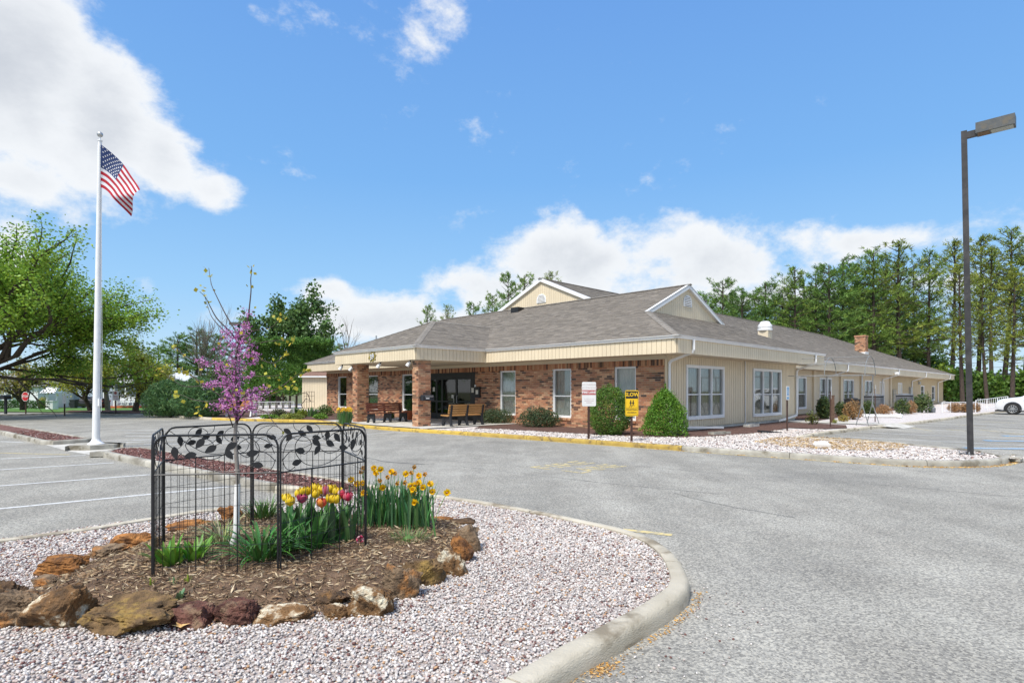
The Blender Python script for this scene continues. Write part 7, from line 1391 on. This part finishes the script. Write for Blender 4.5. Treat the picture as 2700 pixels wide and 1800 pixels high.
# ---- vehicles
def car(name, label, loc, rz, st, Lw, paint, wheel_x, wr, panes, ws, rw, head):
    t = thing(name, label, 'car', loc, rz); W = Lw; rows = []; m = MB()
    for (x, zs, zbelt, ztop, wt, wf) in st:
        w = W*wf; half = [(0, zs), (w*.95, zs), (w, zs+.18), (w*.985, zbelt), (w*wt, ztop-.035), (w*wt*.9, ztop), (0, ztop+.018)]; rows.append([(x, yy, z) for yy, z in half]+[(x, -yy, z) for yy, z in half[-2:0:-1]])
    K = len(rows[0])
    for r in rows: m.v += r
    for i in range(len(rows)-1):
        for j in range(K): j2 = (j+1) % K; m.f.append([i*K+j, i*K+j2, (i+1)*K+j2, (i+1)*K+j]); m.c.append((1,1,1))
    m.f += [list(range(K))[::-1], list(range((len(rows)-1)*K, len(rows)*K))]; m.c += [(1,1,1)]*2; m.build('body', paint, t, 28)
    X = [s[0] for s in st]; f = lambda x, i: float(np.interp(x, X, [s[i] for s in st]))
    def side(x, k, s): w = W*f(x, 5); zb_, zt_ = f(x, 2), f(x, 3)-.035; return (x, s*(w*.985+(w*f(x, 4)-w*.985)*k+.008), zb_+(zt_-zb_)*k+.004)
    for s in (-1, 1):
        for (a, b, c, d) in panes: g = MB(); g.add([side(a, .08, s), side(b, .08, s), side(c, .9, s), side(d, .9, s)], [(0,1,2,3) if s < 0 else (3,2,1,0)]); g.build('side_window', M['black'], t)
        g = MB(); hx, hz = head; g.add([(hx, s*(W*f(hx,5)*.70), hz+.05), (hx-.32, s*(W*f(hx-.32,5)+.006), hz+.09), (hx-.34, s*(W*f(hx-.34,5)+.006), hz-.05), (hx+.03, s*(W*f(hx,5)*.72), hz-.08)], [(0,1,2,3)]); g.build('headlight', mk('headlamp', (.62,.60,.56), (.5,.46,.42), 9, .2), t)
        g = MB(); rx = st[0][0]; g.box(rx-.02, rx+.16, s*W*.80-.12, s*W*.80+.12, .82, 1.02); g.build('tail_light', M['sign_red'], t)
        g = MB(); mxq = panes[-1][1]-.05; p_ = side(mxq, .15, s); g.box(p_[0]-.1, p_[0]+.1, min(p_[1], p_[1]+s*.2), max(p_[1], p_[1]+s*.2), p_[2], p_[2]+.16); g.build('mirror', M['black_plastic'], t)
        for dx in (panes[-1][0]+.1, panes[-2][0]+.12 if len(panes) > 1 else panes[0][0]): g = MB(); p_ = side(dx, -.08, s); g.box(p_[0], p_[0]+.16, p_[1]-.01, p_[1]+.02, p_[2]-.09, p_[2]-.05); g.build('door_handle', paint, t)
        for wx in wheel_x:
            yy = s*(W-.11); ar = MB(); ar.prism([(wx+(wr+.075)*math.cos(k), wr+(wr+.075)*math.sin(k)) for k in np.linspace(-.15, math.pi+.15, 16)], lambda a, c, q: (a, s*(W+q), c), -.3, .012); ar.build('wheel_arch', M['black_plastic'], t)
            wh = MB(); n = 22; prof = [(wr*.62,.10),(wr*.70,.125),(wr*.92,.125),(wr,.09),(wr,-.09),(wr*.92,-.125),(wr*.62,-.12)]
            for r, o in prof:
                for k in range(n): a = 2*math.pi*k/n; wh.v.append((wx+r*math.cos(a), yy+s*(o+.02), wr+r*math.sin(a)))
            for i in range(len(prof)-1):
                for k in range(n): k2 = (k+1) % n; wh.f.append([i*n+k, i*n+k2, (i+1)*n+k2, (i+1)*n+k]); wh.c.append((1,1,1))
            wo2 = wh.build('wheel', mk('tyre', (.018,.018,.018), (.03,.03,.03), 9, .85), t, 40); rm = MB(); yo = yy+s*.12
            rm.prism([(wx+wr*.62*math.cos(k), wr+wr*.62*math.sin(k)) for k in np.linspace(0, 6.283, 23)[:-1]], lambda a, c, q: (a, yo-s*.05+s*q, c), 0, .004); rm.build('rim_well', M['black'], wo2)
            sp_ = MB()
            for k in range(10): a = k*.6283; sp_.bar((wx, yo, wr), (wx+wr*.63*math.cos(a), yo, wr+wr*.63*math.sin(a)), .03, .035, up=(0, 1, 0))
            pts = [(wx+wr*.63*math.cos(k), yo, wr+wr*.63*math.sin(k)) for k in np.linspace(0, 6.283, 20)]; sp_.tube(pts, .014, 5, cap=False); sp_.build('rim', M['galv'], wo2)
    g = MB(); (xa, xb) = ws; g.add([(xb, -W*f(xb,5)*.80, f(xb,3)+.03), (xb, W*f(xb,5)*.80, f(xb,3)+.03), (xa, W*f(xa,5)*f(xa,4)*.86, f(xa,3)+.03), (xa, -W*f(xa,5)*f(xa,4)*.86, f(xa,3)+.03)], [(0,1,2,3)]); g.build('windscreen', M['black'], t)
    m = MB(); m.box(st[0][0]+.05, st[-1][0]-.02, -W*.93, W*.93, .20, st[3][1]+.02); m.build('underbody', M['black_plastic'], t)
    fx = st[-1][0]; m = MB(); m.box(fx-.03, fx+.015, -W*.5, W*.5, .42, .62); m.build('grille', M['black'], t); return t
SUVS = [(-2.45,.42,.95,1.0,.80,.90),(-2.40,.34,1.05,1.15,.80,.94),(-2.28,.30,1.10,1.62,.72,.97),(-2.0,.28,1.12,1.74,.74,1),(-.6,.28,1.10,1.80,.75,1),(.30,.28,1.08,1.74,.74,1),(1.12,.28,1.06,1.17,.84,.99),(1.5,.28,1.04,1.11,.86,.98),(2.05,.30,.97,1.03,.86,.95),(2.32,.34,.84,.92,.84,.90),(2.45,.42,.60,.68,.82,.82)]
nx, ny, _ = P(2617, 1091, 0); dirA = Vector((-.70, .714, 0)); cpos = Vector((nx, ny, 0))-dirA*2.5+Vector((.35,.2,0))
car('parked_car', 'white sport utility vehicle parked nose to the kerb at the right edge', (cpos.x, cpos.y, 0), math.atan2(.714, -.70), SUVS, .96, mk('white_car_paint', (.74,.75,.77), None, rough=.25, coat=.6), (-1.5, 1.52), .385, [(-2.1,-1.3,-1.3,-1.95),(-1.22,-.35,-.35,-1.22),(-.27,.88,.28,-.27)], (.36, 1.08), None, (2.30, .80))
SED = [(-2.2,.45,.85,.92,.80,.88),(-2.15,.32,.98,1.08,.78,.93),(-1.9,.28,1.02,1.28,.72,.97),(-1.2,.26,1.0,1.48,.72,1),(-.2,.26,.98,1.54,.73,1),(.55,.26,.96,1.38,.73,1),(1.15,.26,.94,1.02,.84,.99),(1.8,.30,.86,.92,.84,.95),(2.1,.34,.72,.80,.82,.88),(2.2,.42,.55,.62,.80,.8)]
x, y = (236-CX)*76/F, 76.0; car('parked_car', 'black car parked beside the blue-grey house, half hidden by the flagpole', (x, y, gz(x, y)+.03), R(180), SED, .90, mk('black_car_paint', (.012,.012,.014), None, rough=.15, coat=.6), (-1.38, 1.38), .33, [(-1.8,-.9,-.9,-1.3),(-.82,-.1,-.1,-.82),(-.02,.95,.4,-.02)], (.6, 1.1), None, (2.0, .70))
# ---- green-grey house at right, second lamp behind the redbud
gh = house('bungalow', 'green-grey house with white windows behind the pines at right', 2560, 2860, 92, 2.9, 1.6, M['clap_green'], M['roof_grey'], [(2655,2682,1012,1044,''),(2692,2715,1022,1040,''),(2570,2590,1032,1052,'')], 9)
m = MB(); m.box(-4.2, -3.4, -.05, .01, .1, 2.3); m.build('door', M['black'], gh)
Y = 39.0; x = (630-CX)*Y/F; t = thing('parking_lamp', 'distant parking lamp with flat head seen through the redbud top', 'lamp post', (x, Y, gz(x, Y))); zt = CH+(HY-856)*Y/F
m = MB(); m.box(-.06,.06,-.06,.06,0,zt); m.build('pole', M['steel_brown'], t); m = MB(); m.box(-.6,.12,-.16,.16,zt-.02,zt+.16); m.build('lamp_head', M['lamp_grey'], t)
